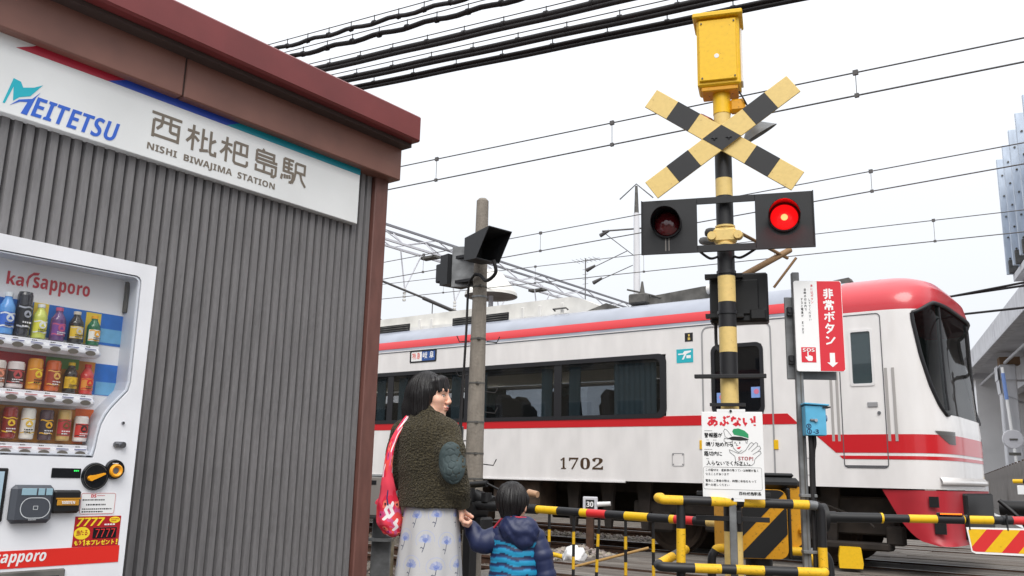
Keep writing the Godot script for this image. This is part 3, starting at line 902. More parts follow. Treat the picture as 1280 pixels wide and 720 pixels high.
# ------------------------------------------------------------------ station building
func build_station() -> void:
	var st := thing("station_building", "small station building with ribbed grey metal siding and red-brown eaves", "station building", Vector3(-4.1, 0, 0))
	# local x is out of the wall; z as in the world
	var z_far := -3.79   # where the siding meets the corner pillar
	var z_near := 4.0
	var w := MB.new()
	w.bx(Vector3(-5.0, 0, z_far + 0.01), Vector3(-0.03, 3.1, z_near))
	part(st, "wall", w, M("siding_groove"))
	# folded ribs: raised trapezoids with narrow grooves between
	var pitch := 0.0552
	var rb := MB.new()
	var pr := [Vector2(0.0, -0.03), Vector2(0.0075, -0.004), Vector2(0.0415, -0.004), Vector2(0.049, -0.03)]
	for i in 3:
		var a: Vector2 = pr[i]
		var b: Vector2 = pr[i + 1]
		rb.quad(Vector3(a.y, 0.0, -a.x), Vector3(b.y, 0.0, -b.x), Vector3(b.y, 3.02, -b.x), Vector3(a.y, 3.02, -a.x))
	var rm := rb.mesh()
	var n := 112
	for i in n:
		var o := inst("siding_rib", rm, M("siding"), st)
		o.position = Vector3(0, 0, z_far + pitch * (i + 1))
	# base flashing
	part(st, "base_trim", BX(Vector3(-0.02, 0.0, z_far), Vector3(0.012, 0.12, z_near)), M("pillar_brown"))
	# corner pillar
	part(st, "corner_pillar", BX(Vector3(-0.32, 0.0, -3.905), Vector3(0.022, 3.0, -3.79), 0.006), M("pillar_brown"))
	part(st, "end_wall", BX(Vector3(-5.0, 0.0, -3.87), Vector3(-0.33, 3.0, -3.80)), M("siding"))
	# lower fascia in two panels with an open joint, then the projecting red eave
	part(st, "fascia_panel", BX(Vector3(-0.3, 2.985, -3.935), Vector3(0.1, 3.262, -2.338), 0.006), M("trim_brown"))
	part(st, "fascia_panel", BX(Vector3(-0.3, 2.985, -2.328), Vector3(0.1, 3.262, 4.0), 0.006), M("trim_brown"))
	part(st, "fascia_joint", BX(Vector3(-0.3, 3.0, -2.337), Vector3(0.09, 3.25, -2.329)), M("soffit"))
	part(st, "fascia_return", BX(Vector3(-5.0, 2.985, -3.935), Vector3(-0.31, 3.262, -3.85), 0.006), M("trim_brown"))
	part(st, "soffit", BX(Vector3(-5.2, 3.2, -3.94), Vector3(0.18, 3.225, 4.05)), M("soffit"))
	var ev := BX(Vector3(-5.2, 3.226, -3.955), Vector3(0.25, 3.405, 4.1), 0.012)
	part(st, "roof_eave", ev, M("eave_red"))
	part(st, "roof", BX(Vector3(-5.1, 3.4, -3.8), Vector3(0.1, 3.46, 4.0)), M("eave_red"))

	# name board across the wall
	var sb := thing("station_sign", "long white station name board with a red, blue and teal top stripe", "sign", Vector3(-4.06, 0, 0))
	var fr := Transform3D(Basis(Vector3(0, 0, -1), Vector3.UP, Vector3(1, 0, 0)), Vector3.ZERO)
	var b1 := MB.new()
	b1.X = fr
	b1.bx(Vector3(-2.0, 2.624, -0.06), Vector3(3.634, 2.99, 0.0), 0.003)
	part(sb, "board", b1, M("sign_white"))
	var strip := func(nm: String, pts: Array, m: String, z: float) -> void:
		var b := MB.new()
		b.X = fr
		b.prism(pv(pts), 0.0004, z)
		part(sb, nm, b, M(m))
	strip.call("red_stripe", [1.53, 2.941, 1.99, 2.946, 2.07, 2.989, 1.62, 2.989, 1.60, 2.975], "sign_red", 0.0015)
	strip.call("blue_stripe", [1.962, 2.946, 2.64, 2.946, 2.73, 2.989, 2.06, 2.989], "sign_blue", 0.0019)
	strip.call("teal_stripe", [2.63, 2.946, 3.633, 2.946, 3.633, 2.989, 2.72, 2.989], "sign_teal", 0.0015)
	# emblem: teal bird and blue wing
	strip.call("teal_emblem", [1.51, 2.667, 1.519, 2.667, 1.545, 2.757, 1.551, 2.69, 1.575, 2.716, 1.62, 2.737, 1.667, 2.808, 1.63, 2.783, 1.585, 2.766, 1.572, 2.79, 1.54, 2.795], "logo_teal", 0.0015)
	strip.call("blue_emblem", [1.541, 2.667, 1.575, 2.705, 1.63, 2.728, 1.662, 2.77, 1.645, 2.74, 1.617, 2.644, 1.59, 2.644, 1.612, 2.706, 1.58, 2.696], "logo_blue", 0.0015)
	latin(sb, "lettering", "EITETSU", fr, 1.643, 2.647, 0.395, 0.1, M("logo_blue"), true, "Droid Sans", 0.22)
	var ch := MB.new()
	ch.X = fr
	write_chars(ch, "西枇杷島駅", Vector2(2.2, 2.892), Vector2(0.185, 0.158), Vector2(0.206, 0.0), 0.1)
	part(sb, "station_name", ch, M("sign_grey"))
	latin(sb, "lettering", "NISHI  BIWAJIMA  STATION", fr, 2.2, 2.661, 0.79, 0.046, M("sign_grey"), true)

# ------------------------------------------------------------------ elevated road and the far right
func build_viaduct() -> void:
	# runs away to the left of straight ahead; local -z is its direction
	var yaw := 16.0
	var d := Vector3(-sin(deg_to_rad(yaw)), 0, -cos(deg_to_rad(yaw)))
	var r := Vector3(cos(deg_to_rad(yaw)), 0, -sin(deg_to_rad(yaw)))
	var base := Vector3(-6.79, 0, -49.47)   # under the first barrier fin
	var v := thing("elevated_road", "pale concrete elevated road on tall columns beyond the crossing", "viaduct", base, yaw)
	# parapet, deck, girders (local x to the right, z towards the viewer)
	part(v, "parapet", BX(Vector3(0.72, 9.9, -90), Vector3(1.05, 11.25, 30), 0.03), M("concrete_pale"))
	for i in 9:
		part(v, "parapet_joint_cover", BX(Vector3(0.66, 9.95, 24.0 - 12.0 * i), Vector3(0.718, 11.15, 24.3 - 12.0 * i)), M("concrete_under"))
	part(v, "deck_slab", BX(Vector3(1.06, 9.9, -90), Vector3(15.0, 10.3, 30)), M("concrete_under"))
	part(v, "deck_edge", BX(Vector3(0.5, 9.65, -90), Vector3(1.1, 9.89, 30), 0.02), M("concrete_pale"))
	for gx in [3.2, 6.2, 9.2, 12.2]:
		part(v, "girder", BX(Vector3(gx, 8.0, -90), Vector3(gx + 0.7, 9.89, 30), 0.03), M("concrete_pale"))
	for i in 4:
		var z := -16.5 + 24.0 * (1 - i)
		var cap := MB.new()
		cap.X = Transform3D(Basis(), Vector3(0, 0, z))
		cap.prism(pv([1.2, 7.98, 1.2, 8.9, 1.25, 7.98, 1.3, 7.1, 3.4, 6.2, 12.6, 6.2, 14.2, 7.1, 14.2, 7.98]), -0.7, 0.7)
		part(v, "pier_cap", cap, M("concrete_pale"))
		for cx in [1.35, 10.6]:
			part(v, "column", BX(Vector3(cx, 0, z - 0.55), Vector3(cx + 0.95, 6.6 if cx > 5 else 9.0, z + 0.55), 0.06), M("concrete_pale"))
		part(v, "bearing", BX(Vector3(3.1, 7.98, z - 0.5), Vector3(4.0, 8.4, z + 0.5)), M("roof_gear"))
		part(v, "bearing", BX(Vector3(1.4, 9.0, z - 0.5), Vector3(2.6, 9.5, z + 0.5)), mat("bearing_rust", 130, 104, 80, 0.9))
	part(v, "drain_pipe", CY(Vector3(1.7, 9.3, 28), Vector3(1.7, 8.9, -60), 0.1), M("concrete_under"))
	# tall noise barrier: upright fins, each nearer one seen past the last
	var nb := thing("noise_barrier", "tall blue-grey steel noise barrier fins above the elevated road", "noise barrier", base, yaw)
	for i in 9:
		var z := 2.1 * i
		var f := part(nb, "fin", BX(Vector3(0.0, 11.6, z - 0.09), Vector3(1.3, 17.7, z + 0.09), 0.02), M("barrier_blue"))
		var bolts := MB.new()
		for k in 5:
			bolts.cyl(Vector3(0.2, 12.4 + k * 1.1, z + 0.09), Vector3(0.2, 12.4 + k * 1.1, z + 0.13), 0.05, -1, 8)
		part(f, "bolt", bolts, M("roof_gear"))
		part(f, "foot_bracket", BX(Vector3(0.1, 11.62, z + 0.1), Vector3(0.5, 12.3, z + 0.3), 0.02), M("roof_gear"))
	part(nb, "back_sheet", BX(Vector3(1.32, 11.4, -0.4), Vector3(1.4, 17.6, 17.5)), M("barrier_blue"))
	part(nb, "edge_beam", BX(Vector3(0.3, 11.26, -0.2), Vector3(1.3, 11.59, 17.6)), M("concrete_under"))
	# white building behind the columns
	var wb := thing("white_building", "plain white building wall behind the elevated road's columns", "building", Vector3(-13.6, 0, -78), yaw)
	part(wb, "wall", BX(Vector3(0, 0, -10), Vector3(18, 9.5, 0)), M("white_paint"))
	part(wb, "roof_edge", BX(Vector3(-0.2, 9.5, -10.2), Vector3(18.2, 9.9, 0.2)), M("concrete_under"))
	for i in 3:
		var wnd := part(wb, "window", BX(Vector3(6 + i * 4, 4.5, 0.0), Vector3(7.6 + i * 4, 6.0, 0.06)), M("concrete_under"))
		part(wnd, "pane", BX(Vector3(6.1 + i * 4, 4.6, 0.06), Vector3(7.5 + i * 4, 5.9, 0.075)), M("black_gloss"))
	# corrugated fence below it
	var fn := thing("corrugated_fence", "weathered grey-brown corrugated sheet fence beside the far road", "fence", Vector3(-4.0, 0, -30.0), 11.5)
	var k := 0
	for i in 70:
		var z := -0.62 * i
		var bp := MB.new()
		for j in 5:
			var z0 := z - 0.12 * j
			bp.quad(Vector3(0.03 * (j % 2), 0, z0), Vector3(0.03 * ((j + 1) % 2), 0, z0 - 0.12), Vector3(0.03 * ((j + 1) % 2), 1.95, z0 - 0.12), Vector3(0.03 * (j % 2), 1.95, z0))
		part(fn, "sheet", bp, M("fence_grey"))
		if i % 3 == 0:
			part(fn, "post", BX(Vector3(0.045, 0, z - 0.03), Vector3(0.12, 2.02, z + 0.03)), M("rust"))
	part(fn, "rail", BX(Vector3(0.04, 1.5, -43.2), Vector3(0.08, 1.58, 0)), M("rust"))
	# round mirror seen from behind on a white post, beside the fence
	var pm := Vector3(-5.95, 0, -42.0)
	var rm := thing("traffic_mirror", "round traffic mirror seen from its grey back on a thin white post", "traffic mirror", pm, 20)
	part(rm, "post", CY(Vector3(0, 0, 0), Vector3(-0.32, 6.05, 0), 0.06, -1, 12), M("white_print"))
	part(rm, "back", CY(Vector3(-0.16, 3.06, 0.06), Vector3(-0.16, 3.06, 0.02), 0.37, 0.37, 28), M("truss_grey"))
	part(rm, "rim", CY(Vector3(-0.16, 3.06, 0.015), Vector3(-0.16, 3.06, -0.05), 0.4, 0.4, 28), M("concrete_under"))
	part(rm, "bracket", BX(Vector3(-0.3, 3.03, 0.062), Vector3(0.0, 3.09, 0.1)), M("roof_gear"))
	part(rm, "name_plate", BX(Vector3(-0.36, 2.4, 0.03), Vector3(0.08, 2.52, 0.06)), M("roof_gear"))
	part(rm, "sleeve", CY(Vector3(-0.25, 4.7, 0), Vector3(-0.31, 5.8, 0), 0.075, -1, 12), mat("sleeve_blue", 120, 150, 210, 0.5))
	# small yellow and black beam with a white plate on the far side
	var bs := thing("far_gate_sign", "yellow and black bar carrying a small white lettered plate, far side", "barrier", Vector3(-3.95, 0, -28.9), 0)
	part(bs, "bar", CY(Vector3(-0.35, 1.28, 0), Vector3(2.6, 1.34, 0), 0.06), M("yellow"))
	for i in 4:
		part(bs, "black_band", CY(Vector3(-0.1 + i * 0.7, 1.285 + i * 0.0142, 0), Vector3(0.2 + i * 0.7, 1.291 + i * 0.0142, 0), 0.062), M("stripe_black"))
	part(bs, "post", CY(Vector3(2.4, 0, -0.1), Vector3(2.4, 1.4, -0.1), 0.06), M("stripe_black"))
	part(bs, "plate", BX(Vector3(-0.25, 0.92, 0.05), Vector3(1.3, 1.17, 0.07), 0.01), M("white_print"))
	var ic := MB.new()
	ic.X = face_frame(Vector3(0, 0, 0.07), 0)
	write_chars(ic, "しで", Vector2(-0.1, 1.13), Vector2(0.16, 0.16), Vector2(0.22, 0), 0.12)
	part(bs, "lettering", ic, M("black_print"))
	# equipment beyond the train's nose
	var eq := thing("relay_cabinet", "dark grey relay cabinet on the far side behind the train's coupler", "cabinet", Vector3(-7.7, 0, -42.5), 10)
	part(eq, "body", BX(Vector3(-0.5, 0.15, -0.4), Vector3(0.5, 1.35, 0.4), 0.02), M("fence_grey"))
	part(eq, "door", BX(Vector3(-0.44, 0.25, 0.4), Vector3(0.44, 1.28, 0.42), 0.008), M("concrete_under"))
	part(eq, "plinth", BX(Vector3(-0.55, 0, -0.45), Vector3(0.55, 0.15, 0.45)), M("concrete"))

# houses behind the photographer and across the road: what the glass and the paint mirror
func build_houses() -> void:
	var rows := [
		["long four-storey apartment block with cream walls far behind the station building", Vector3(-33.0, 0, 17.0), 30.0, 12.0, 8.0, 0.0, [150, 142, 130]],
		["narrow three-storey house with brown tiled walls behind the photographer", Vector3(-3.0, 0, 20.0), 7.0, 8.6, 7.0, 0.0, [132, 108, 92]],
		["grey rendered house with a flat parapet across the road from the station", Vector3(13.5, 0, -8.5), 8.0, 6.4, 6.0, -90.0, [142, 142, 140]],
		["pale green corner house behind the photographer beside the brown one", Vector3(7.0, 0, 19.0), 9.0, 6.0, 7.0, 0.0, [160, 172, 156]],
	]
	for r in rows:
		var h := thing("house", r[0], "house", r[1], 180.0 + r[5])
		var w: float = r[2]
		var t: float = r[3]
		var d: float = r[4]
		var c: Array = r[6]
		part(h, "wall", BX(Vector3(-w * 0.5, 0, -d), Vector3(w * 0.5, t, 0)), mat("wall_%d_%d_%d" % c, c[0], c[1], c[2], 0.9, {"tex": "streak", "scale": Vector3(0.3, 0.1, 0.3)}))
		var rf := MB.new()
		rf.X = Transform3D(Basis(Vector3.UP, PI * 0.5), Vector3(0, 0, -d * 0.5))
		rf.prism(pv([-d * 0.5 - 0.4, t, d * 0.5 + 0.4, t, 0.0, t + 1.7]), -w * 0.5 - 0.3, w * 0.5 + 0.3)
		part(h, "roof", rf, mat("house_roof", 70, 68, 72, 0.7))
		for fl in int(t / 2.8):
			for i in int(w / 2.9):
				var x := -w * 0.5 + 1.5 + (w - 3.0) * i / (int(w / 2.9) - 1.0)
				var y := 1.0 + 2.8 * fl
				var wn := part(h, "window", BX(Vector3(x - 0.8, y, 0.0), Vector3(x + 0.8, y + 1.2, 0.05)), M("truss_grey"))
				part(wn, "pane", BX(Vector3(x - 0.74, y + 0.06, 0.05), Vector3(x + 0.74, y + 1.14, 0.06)), M("black_gloss"))
# ------------------------------------------------------------------ train
const TX := -12.0   # the train's middle; the shapes below are written with world x

func tp(root: Node3D, nm: String, b: MB, m: Material, label := "") -> MeshInstance3D:
	var o := part(root, nm, b, m, label)
	o.position.x = -TX
	return o

func lut(t: Array, y: float) -> float:
	for i in range(0, t.size() - 2, 2):
		if y <= t[i + 2]:
			var k := clampf((y - t[i]) / (t[i + 2] - t[i]), 0.0, 1.0)
			return lerpf(t[i + 1], t[i + 3], k)
	return t[t.size() - 1]

func roof_w(y: float) -> float:
	if y <= 3.15:
		return 1.35
	return 1.35 * pow(maxf(0.0, 1.0 - pow((y - 3.15) / 0.57, 2.3)), 1.0 / 2.8)

const NOSE := [1.0, -2.26, 1.75, -2.26, 2.2, -2.29, 2.8, -2.3, 3.1, -2.3, 3.32, -2.31, 3.47, -2.34, 3.58, -2.43, 3.65, -2.6, 3.69, -2.82, 3.72, -3.1]

# the cab's skin: s = 1 at the near side, 0 at the nose, -1 at the far side
func skin(s: float, y: float, off := 0.0, xs := -3.0) -> Vector3:
	var a := s * PI * 0.5
	var p := func(aa: float) -> Vector2:
		var c := absf(cos(aa))
		var n := absf(sin(aa))
		return Vector2(xs + (lut(NOSE, y) - xs) * pow(c, 0.62), roof_w(y) * signf(sin(aa)) * pow(n, 0.45))
	var q: Vector2 = p.call(a)
	if off != 0.0:
		var e: Vector2 = p.call(clampf(a + 0.02, -PI * 0.5, PI * 0.5)) - p.call(clampf(a - 0.02, -PI * 0.5, PI * 0.5))
		var n := Vector2(e.y, -e.x).normalized()
		if n.dot(q - Vector2(xs - 2.0, 0.0)) < 0.0:
			n = -n
		q += n * off
	return Vector3(q.x, y, q.y)

const WSX := [1.85, -2.31, 1.93, -2.33, 2.03, -2.37, 2.25, -2.43, 2.62, -2.5, 3.01, -2.55, 3.5, -2.57]

func skin_patch(b: MB, y0: float, y1: float, ny: int, off: float, want: Callable, ns := 90) -> void:
	for i in ny:
		var ya := lerpf(y0, y1, float(i) / ny)
		var yb := lerpf(y0, y1, float(i + 1) / ny)
		for j in ns:
			var sa := 1.0 - 2.0 * j / ns
			var sb := 1.0 - 2.0 * (j + 1) / ns
			var c := skin((sa + sb) * 0.5, (ya + yb) * 0.5)
			if not want.call(c):
				continue
			var p := [skin(sa, ya, off), skin(sb, ya, off), skin(sb, yb, off), skin(sa, yb, off)]
			var n := []
			for e in [[sa, ya], [sb, ya], [sb, yb], [sa, yb]]:
				var du := skin(clampf(e[0] - 0.03, -1, 1), e[1]) - skin(clampf(e[0] + 0.03, -1, 1), e[1])
				var dv := skin(e[0], e[1] + 0.02) - skin(e[0], e[1] - 0.02)
				var nn := du.cross(dv).normalized()
				if nn.dot(Vector3(p[0].x + 4.5, 0.0, p[0].z)) < 0.0:
					nn = -nn
				n.append(nn)
			b.sm(p[0], p[1], p[2], n[0], n[1], n[2])
			b.sm(p[0], p[2], p[3], n[0], n[2], n[3])

func in_ws(c: Vector3) -> bool:
	return c.y > 1.92 and c.y < ws_top(c.z) and c.x > lut(WSX, c.y)

func ws_top(z: float) -> float:
	return 3.09 + 0.17 * smoothstep(0.0, 1.0, clampf((1.36 - absf(z)) / 0.38, 0.0, 1.0))

func build_train() -> void:
	var t := thing("train", "white and red express train car with dark windows passing the crossing", "train", Vector3(TX, 0, -12.35))
	var XL := -22.0
	var XR := -3.0
	# ---- side walls with openings; near side at local z = 1.35
	var body := MB.new()
	for sgn in [1.0, -1.0]:
		var z0: float = 1.31 * sgn
		var z1: float = 1.35 * sgn
		for q in [[XL, 1.06, XR, 1.95], [XL, 2.95, XR, 3.16], [XL, 2.81, -5.78, 2.95], [-5.78, 1.95, -5.08, 2.95], [-4.39, 1.95, -3.27, 2.95], [-3.01, 1.95, XR, 2.95], [-5.08, 2.86, -4.39, 2.95], [-3.27, 1.95, -3.01, 2.27], [-3.27, 2.93, -3.01, 2.95], [XL, 1.95, -20.6, 2.81]]:
			body.bx(Vector3(q[0], q[1], z0), Vector3(q[2], q[3], z1))
	body.bx(Vector3(XL, 1.06, -1.3), Vector3(XL + 0.05, 3.16, 1.3))
	body.bx(Vector3(XL, 1.06, -1.31), Vector3(XR, 1.1, 1.31))
	skin_patch(body, 1.06, 3.16, 56, 0.0, func(c): return not in_ws(c))
	tp(t, "body", body, M("train_white"))
	# sill lip along the bottom edge
	var lip := BX(Vector3(XL, 1.035, 1.33), Vector3(-6.43, 1.058, 1.37), 0.004)
	tp(t, "sill_strip", lip, M("white_paint"))
	# ---- roof
	var roof := MB.new()
	var rprof := func(x: float) -> Array:
		var row := []
		for k in 49:
			var u := -1.0 + 2.0 * k / 48.0
			var zz := signf(u) * (1.0 - pow(1.0 - absf(u), 1.8)) * 1.35
			var yy := 3.15 + 0.57 * pow(maxf(0.0, 1.0 - pow(absf(zz) / 1.35, 2.8)), 1.0 / 2.3)
			row.append(Vector3(x, yy, zz))
		return row
	roof.grid([rprof.call(XL), rprof.call(-3.42)], false, false)
	tp(t, "roof", roof, M("roof_grey"))
	var band := MB.new()
	for sgn in [1.0, -1.0]:
		var br := []
		for x in [XL, -3.42]:
			var row := []
			for k in 6:
				var y := lerpf(3.235, 3.37, k / 5.0)
				row.append(Vector3(x, y, (roof_w(y) + 0.005) * sgn))
			br.append(row)
		band.grid(br, false, sgn < 0)
	tp(t, "cantrail_stripe", band, M("train_red"))
	var gut := BX(Vector3(XL, 3.175, 1.351), Vector3(-3.45, 3.19, 1.363))
	tp(t, "gutter", gut, M("white_paint"))
	# red cab roof
	var cr := MB.new()
	skin_patch(cr, 3.16, 3.715, 40, 0.0, func(c): return not in_ws(c))
	var cb := []
	for x in [-3.425, -3.0]:
		var row := []
		for k in 49:
			var p: Vector3 = rprof.call(x)[k]
			row.append(p + Vector3(0, 0.001, 0))
		cb.append(row)
	cr.grid(cb)
	tp(t, "cab_roof", cr, M("roof_red"))
	# ---- stripes
	var z := 1.354
	var wb := MB.new()
	wb.prism(pv([XL, 1.815, -3.94, 1.815, -4.08, 1.948, XL, 1.948]), 1.3505, z)
	tp(t, "waist_stripe", wb, M("train_red"))
	var lr := MB.new()
	lr.prism(pv([-3.50, 1.465, -3.0, 1.465, -3.0, 1.68, -3.74, 1.68]), 1.3505, z)
	lr.prism(pv([-3.42, 1.39, -3.0, 1.39, -3.0, 1.43, -3.46, 1.43]), 1.3505, z)
	skin_patch(lr, 1.465, 1.68, 6, 0.004, func(_c): return true)
	skin_patch(lr, 1.39, 1.43, 2, 0.004, func(_c): return true)
	tp(t, "cab_stripe", lr, M("train_red"))
	# ---- cab windscreen
	var ws := MB.new()
	skin_patch(ws, 1.85, 3.41, 48, -0.012, func(c): return in_ws(c))
	var cg := pane("cab_glass", 10, 15, 15, 0.6)
	cg.metallic_specular = 0.22
	tp(t, "windscreen", ws, cg)
	var edge := PackedVector3Array()
	for side in [1.0, -1.0]:
		var part_e := PackedVector3Array()
		for i in 27:
			var y := lerpf(3.11, 1.92, i / 26.0)
			var bx := lut(WSX, y)
			var lo := 0.0
			var hi := 1.0
			for k in 18:
				var m := (lo + hi) * 0.5
				if skin(m, y).x > bx:
					lo = m
				else:
					hi = m
			part_e.append(skin(lo * side, y, 0.006))
		if side < 0:
			part_e.reverse()
		edge.append_array(part_e)
	edge.append(edge[0])
	# close along the top
	var top := PackedVector3Array()
	for i in 31:
		var e0 := edge[0]
		var s0 := 0.0
		var lo2 := 0.0
		var hi2 := 1.0
		for k in 18:
			var m := (lo2 + hi2) * 0.5
			if skin(m, 3.11).x > e0.x:
				lo2 = m
			else:
				hi2 = m
		s0 = lo2
		top.append(skin(lerpf(-s0, s0, i / 30.0), ws_top(skin(lerpf(-s0, s0, i / 30.0), 3.2).z), 0.006))
	var full := PackedVector3Array()
	for i in edge.size() - 1:
		full.append(edge[i])
	full.append_array(top)
	var gk := TB(full, 0.024, 8)
	tp(t, "windscreen_seal", gk, M("gasket"))
	var pil := MB.new()
	for s in [0.22, -0.22]:
		pil = MB.new()
		var pl := PackedVector3Array()
		for i in 11:
			pl.append(skin(s, lerpf(1.98, 3.26, i / 10.0), -0.03))
		pil.tube(pl, 0.03, 6)
		tp(t, "windscreen_pillar", pil, M("gasket"))
	# cab inside: bulkhead, floor, desk, a pale blind and the driver's seat
	var cab := MB.new()
	cab.bx(Vector3(-3.0, 1.1, -1.3), Vector3(-2.96, 3.14, 1.3))
	cab.bx(Vector3(-2.95, 1.6, -1.0), Vector3(-2.5, 1.66, 1.0))
	cab.bx(Vector3(-2.62, 1.66, -0.75), Vector3(-2.42, 1.95, 0.75), 0.03)
	tp(t, "driving_desk", cab, M("interior_dark"))
	tp(t, "cab_blind", BX(Vector3(-2.86, 2.02, 0.15), Vector3(-2.84, 2.95, 0.75)), mat("blind_green", 150, 178, 160, 0.8))
	tp(t, "driver_seat", BX(Vector3(-2.9, 1.66, -0.75), Vector3(-2.8, 2.4, -0.25), 0.04), M("seat_cloth"))
	# head lamp and lower nose
	var hl := MB.new()
	skin_patch(hl, 1.575, 1.725, 24, 0.008, func(c): return absf(c.z) > 0.8 and c.x < -2.275 and c.x > -2.42 + (1.725 - c.y) * 0.7, 400)
	tp(t, "headlamp", hl, pane("lamp_glass", 70, 66, 62, 0.85, 0.1))
	var bump := MB.new()
	var brow := []
	for yy in [1.1, 1.12, 1.16, 1.2]:
		var row := []
		for j in 31:
			var s := lerpf(0.5, -0.5, j / 30.0)
			row.append(skin(s, 1.2, 0.04 if yy > 1.11 and yy < 1.17 else 0.004) * Vector3(1, 0, 1) + Vector3(0, yy, 0))
		brow.append(row)
	bump.grid(brow, false, true)
	tp(t, "bumper_lip", bump, M("train_white"))
	# ---- red skirt with a curved lower left edge
	var sk := MB.new()
	var srow := []
	for i in 15:
		var y := lerpf(0.44, 1.045, i / 14.0)
		var xl := lut([0.44, -2.42, 0.455, -2.5, 0.49, -2.62, 0.58, -2.72, 0.71, -2.82, 1.05, -3.0], y)
		var row := []
		for j in 41:
			var a := PI * 0.5 * (1.0 - 2.0 * j / 40.0)
			row.append(Vector3(xl + (-2.24 - xl) * pow(absf(cos(a)), 0.6), y, 1.325 * signf(sin(a)) * pow(absf(sin(a)), 0.34)))
		srow.append(row)
	sk.grid(srow, false, true)
	var skirt := tp(t, "snowplough_skirt", sk, M("skirt_red"))
	for q in [[-2.5, 0.92, 0.1, 0.12], [-2.46, 0.66, 0.12, 0.18]]:
		part(skirt, "step_recess", BX(Vector3(q[0], q[1] - q[3] * 0.5, 1.29), Vector3(q[0] + q[2], q[1] + q[3] * 0.5, 1.315)), M("black"))
	var cpl := MB.new()
	cpl.bx(Vector3(-2.4, 0.5, -0.8), Vector3(-2.2, 1.02, 0.8), 0.02)
	cpl.cyl(Vector3(-2.0, 0.86, 0), Vector3(-1.62, 0.86, 0), 0.09)
	cpl.box(Vector3(-1.55, 0.86, 0), Vector3(0.2, 0.3, 0.32), 0.04)
	cpl.tube(curve([Vector3(-1.95, 0.95, 0.35), Vector3(-1.75, 0.75, 0.36), Vector3(-1.7, 0.6, 0.3), Vector3(-1.85, 0.5, 0.3)]), 0.025)
	tp(t, "coupler", cpl, M("black"))
	# ---- window band: seal, panes, mullions
	var sealb := MB.new()
	sealb.ring(rrect(-20.7, 1.925, -5.77, 2.82, 0.12), rrect(-20.6, 1.985, -5.87, 2.755, 0.09), 1.33, 1.362)
	tp(t, "window_seal", sealb, M("gasket"))
	var x := -5.88
	var k := 0
	var widths := [[-7.54, -5.88], [-9.32, -7.65], [-11.1, -9.49], [-12.9, -11.25], [-14.7, -13.05], [-16.5, -14.85], [-18.3, -16.65], [-20.1, -18.45]]
	for w in widths:
		var pb := BX(Vector3(w[0], 1.98, 1.338), Vector3(w[1], 2.76, 1.344))
		tp(t, "window_pane", pb, pane("train_glass", 8, 12, 12, 0.34))
		tp(t, "mullion", BX(Vector3(w[0] - 0.13, 1.96, 1.325), Vector3(w[0] + 0.005, 2.78, 1.352), 0.004), M("gasket"))
		tp(t, "window_pane", BX(Vector3(w[0], 1.98, -1.344), Vector3(w[1], 2.76, -1.338)), pane("far_glass", 20, 40, 46, 0.22))
		tp(t, "mullion", BX(Vector3(w[0] - 0.13, 1.96, -1.352), Vector3(w[0] + 0.005, 2.78, -1.325), 0.004), M("gasket"))
		var fc := MB.new()
		var fa := []
		var fbr := []
		for i in 25:
			var xx: float = w[0] + (w[1] - w[0]) * (0.3 if k % 2 == 0 else 0.18) * i / 24.0
			fa.append(Vector3(xx, 1.97, -1.26 + 0.016 * sin(i * 1.7)))
			fbr.append(Vector3(xx, 2.78, -1.26 + 0.016 * sin(i * 1.7)))
		fc.grid([fa, fbr])
		tp(t, "curtain", fc, M("curtain"))
		# inside: curtains gathered at the frame, seats, far window
		for e in ([w[1] - 0.3, w[0] + 0.08] if k > 0 else [w[1] - 0.78, w[0] + 0.1]):
			var cw := 0.7 if k == 0 and e < -6.3 and e > -7.0 else 0.2
			var rowa := []
			var rowb := []
			for i in 33:
				var xx: float = e + cw * i / 32.0
				var zz: float = 1.27 + 0.018 * sin(i * 1.6)
				rowa.append(Vector3(xx, 1.97, zz))
				rowb.append(Vector3(xx, 2.78, zz))
			var cu := MB.new()
			cu.grid([rowa, rowb])
			tp(t, "curtain", cu, M("curtain"))
		k += 1
	# inside of the saloon
	var ins := MB.new()
	ins.bx(Vector3(XL + 0.06, 1.11, -1.3), Vector3(-5.5, 1.16, 1.3))
	ins.bx(Vector3(-5.5, 1.11, -1.3), Vector3(-5.46, 3.1, 1.3))
	tp(t, "saloon_floor", ins, M("interior_dark"))
	tp(t, "saloon_ceiling", BX(Vector3(XL + 0.06, 3.02, -1.3), Vector3(-5.5, 3.06, 1.3)), M("interior"))
	tp(t, "vestibule_wall", BX(Vector3(-4.2, 1.11, -1.3), Vector3(-4.16, 3.1, 1.3)), M("interior_dark"))
	var rack := MB.new()
	for sg in [1.0, -1.0]:
		rack.bx(Vector3(XL + 0.1, 2.72, 0.9 * sg), Vector3(-5.55, 2.75, 1.29 * sg))
	tp(t, "luggage_rack", rack, M("steel"))
	var seat := MB.new()
	seat.bx(Vector3(-0.25, 1.5, -0.45), Vector3(0.25, 1.62, 0.45), 0.04)
	seat.box(Vector3(-0.24, 1.95, 0), Vector3(0.14, 0.78, 0.9), 0.05, Basis(Vector3(0, 0, 1), 0.12))
	seat.box(Vector3(-0.28, 2.3, 0.23), Vector3(0.13, 0.16, 0.34), 0.05)
	seat.box(Vector3(-0.28, 2.3, -0.23), Vector3(0.13, 0.16, 0.34), 0.05)
	seat.bx(Vector3(-0.2, 1.16, -0.3), Vector3(0.2, 1.5, 0.3))
	var smesh := seat.mesh()
	for i in 14:
		for zz in [0.78, -0.78]:
			var o := inst("seat", smesh, M("seat_cloth"), t)
			o.position = Vector3(-TX - 6.6 - 1.0 * i, 0, zz)
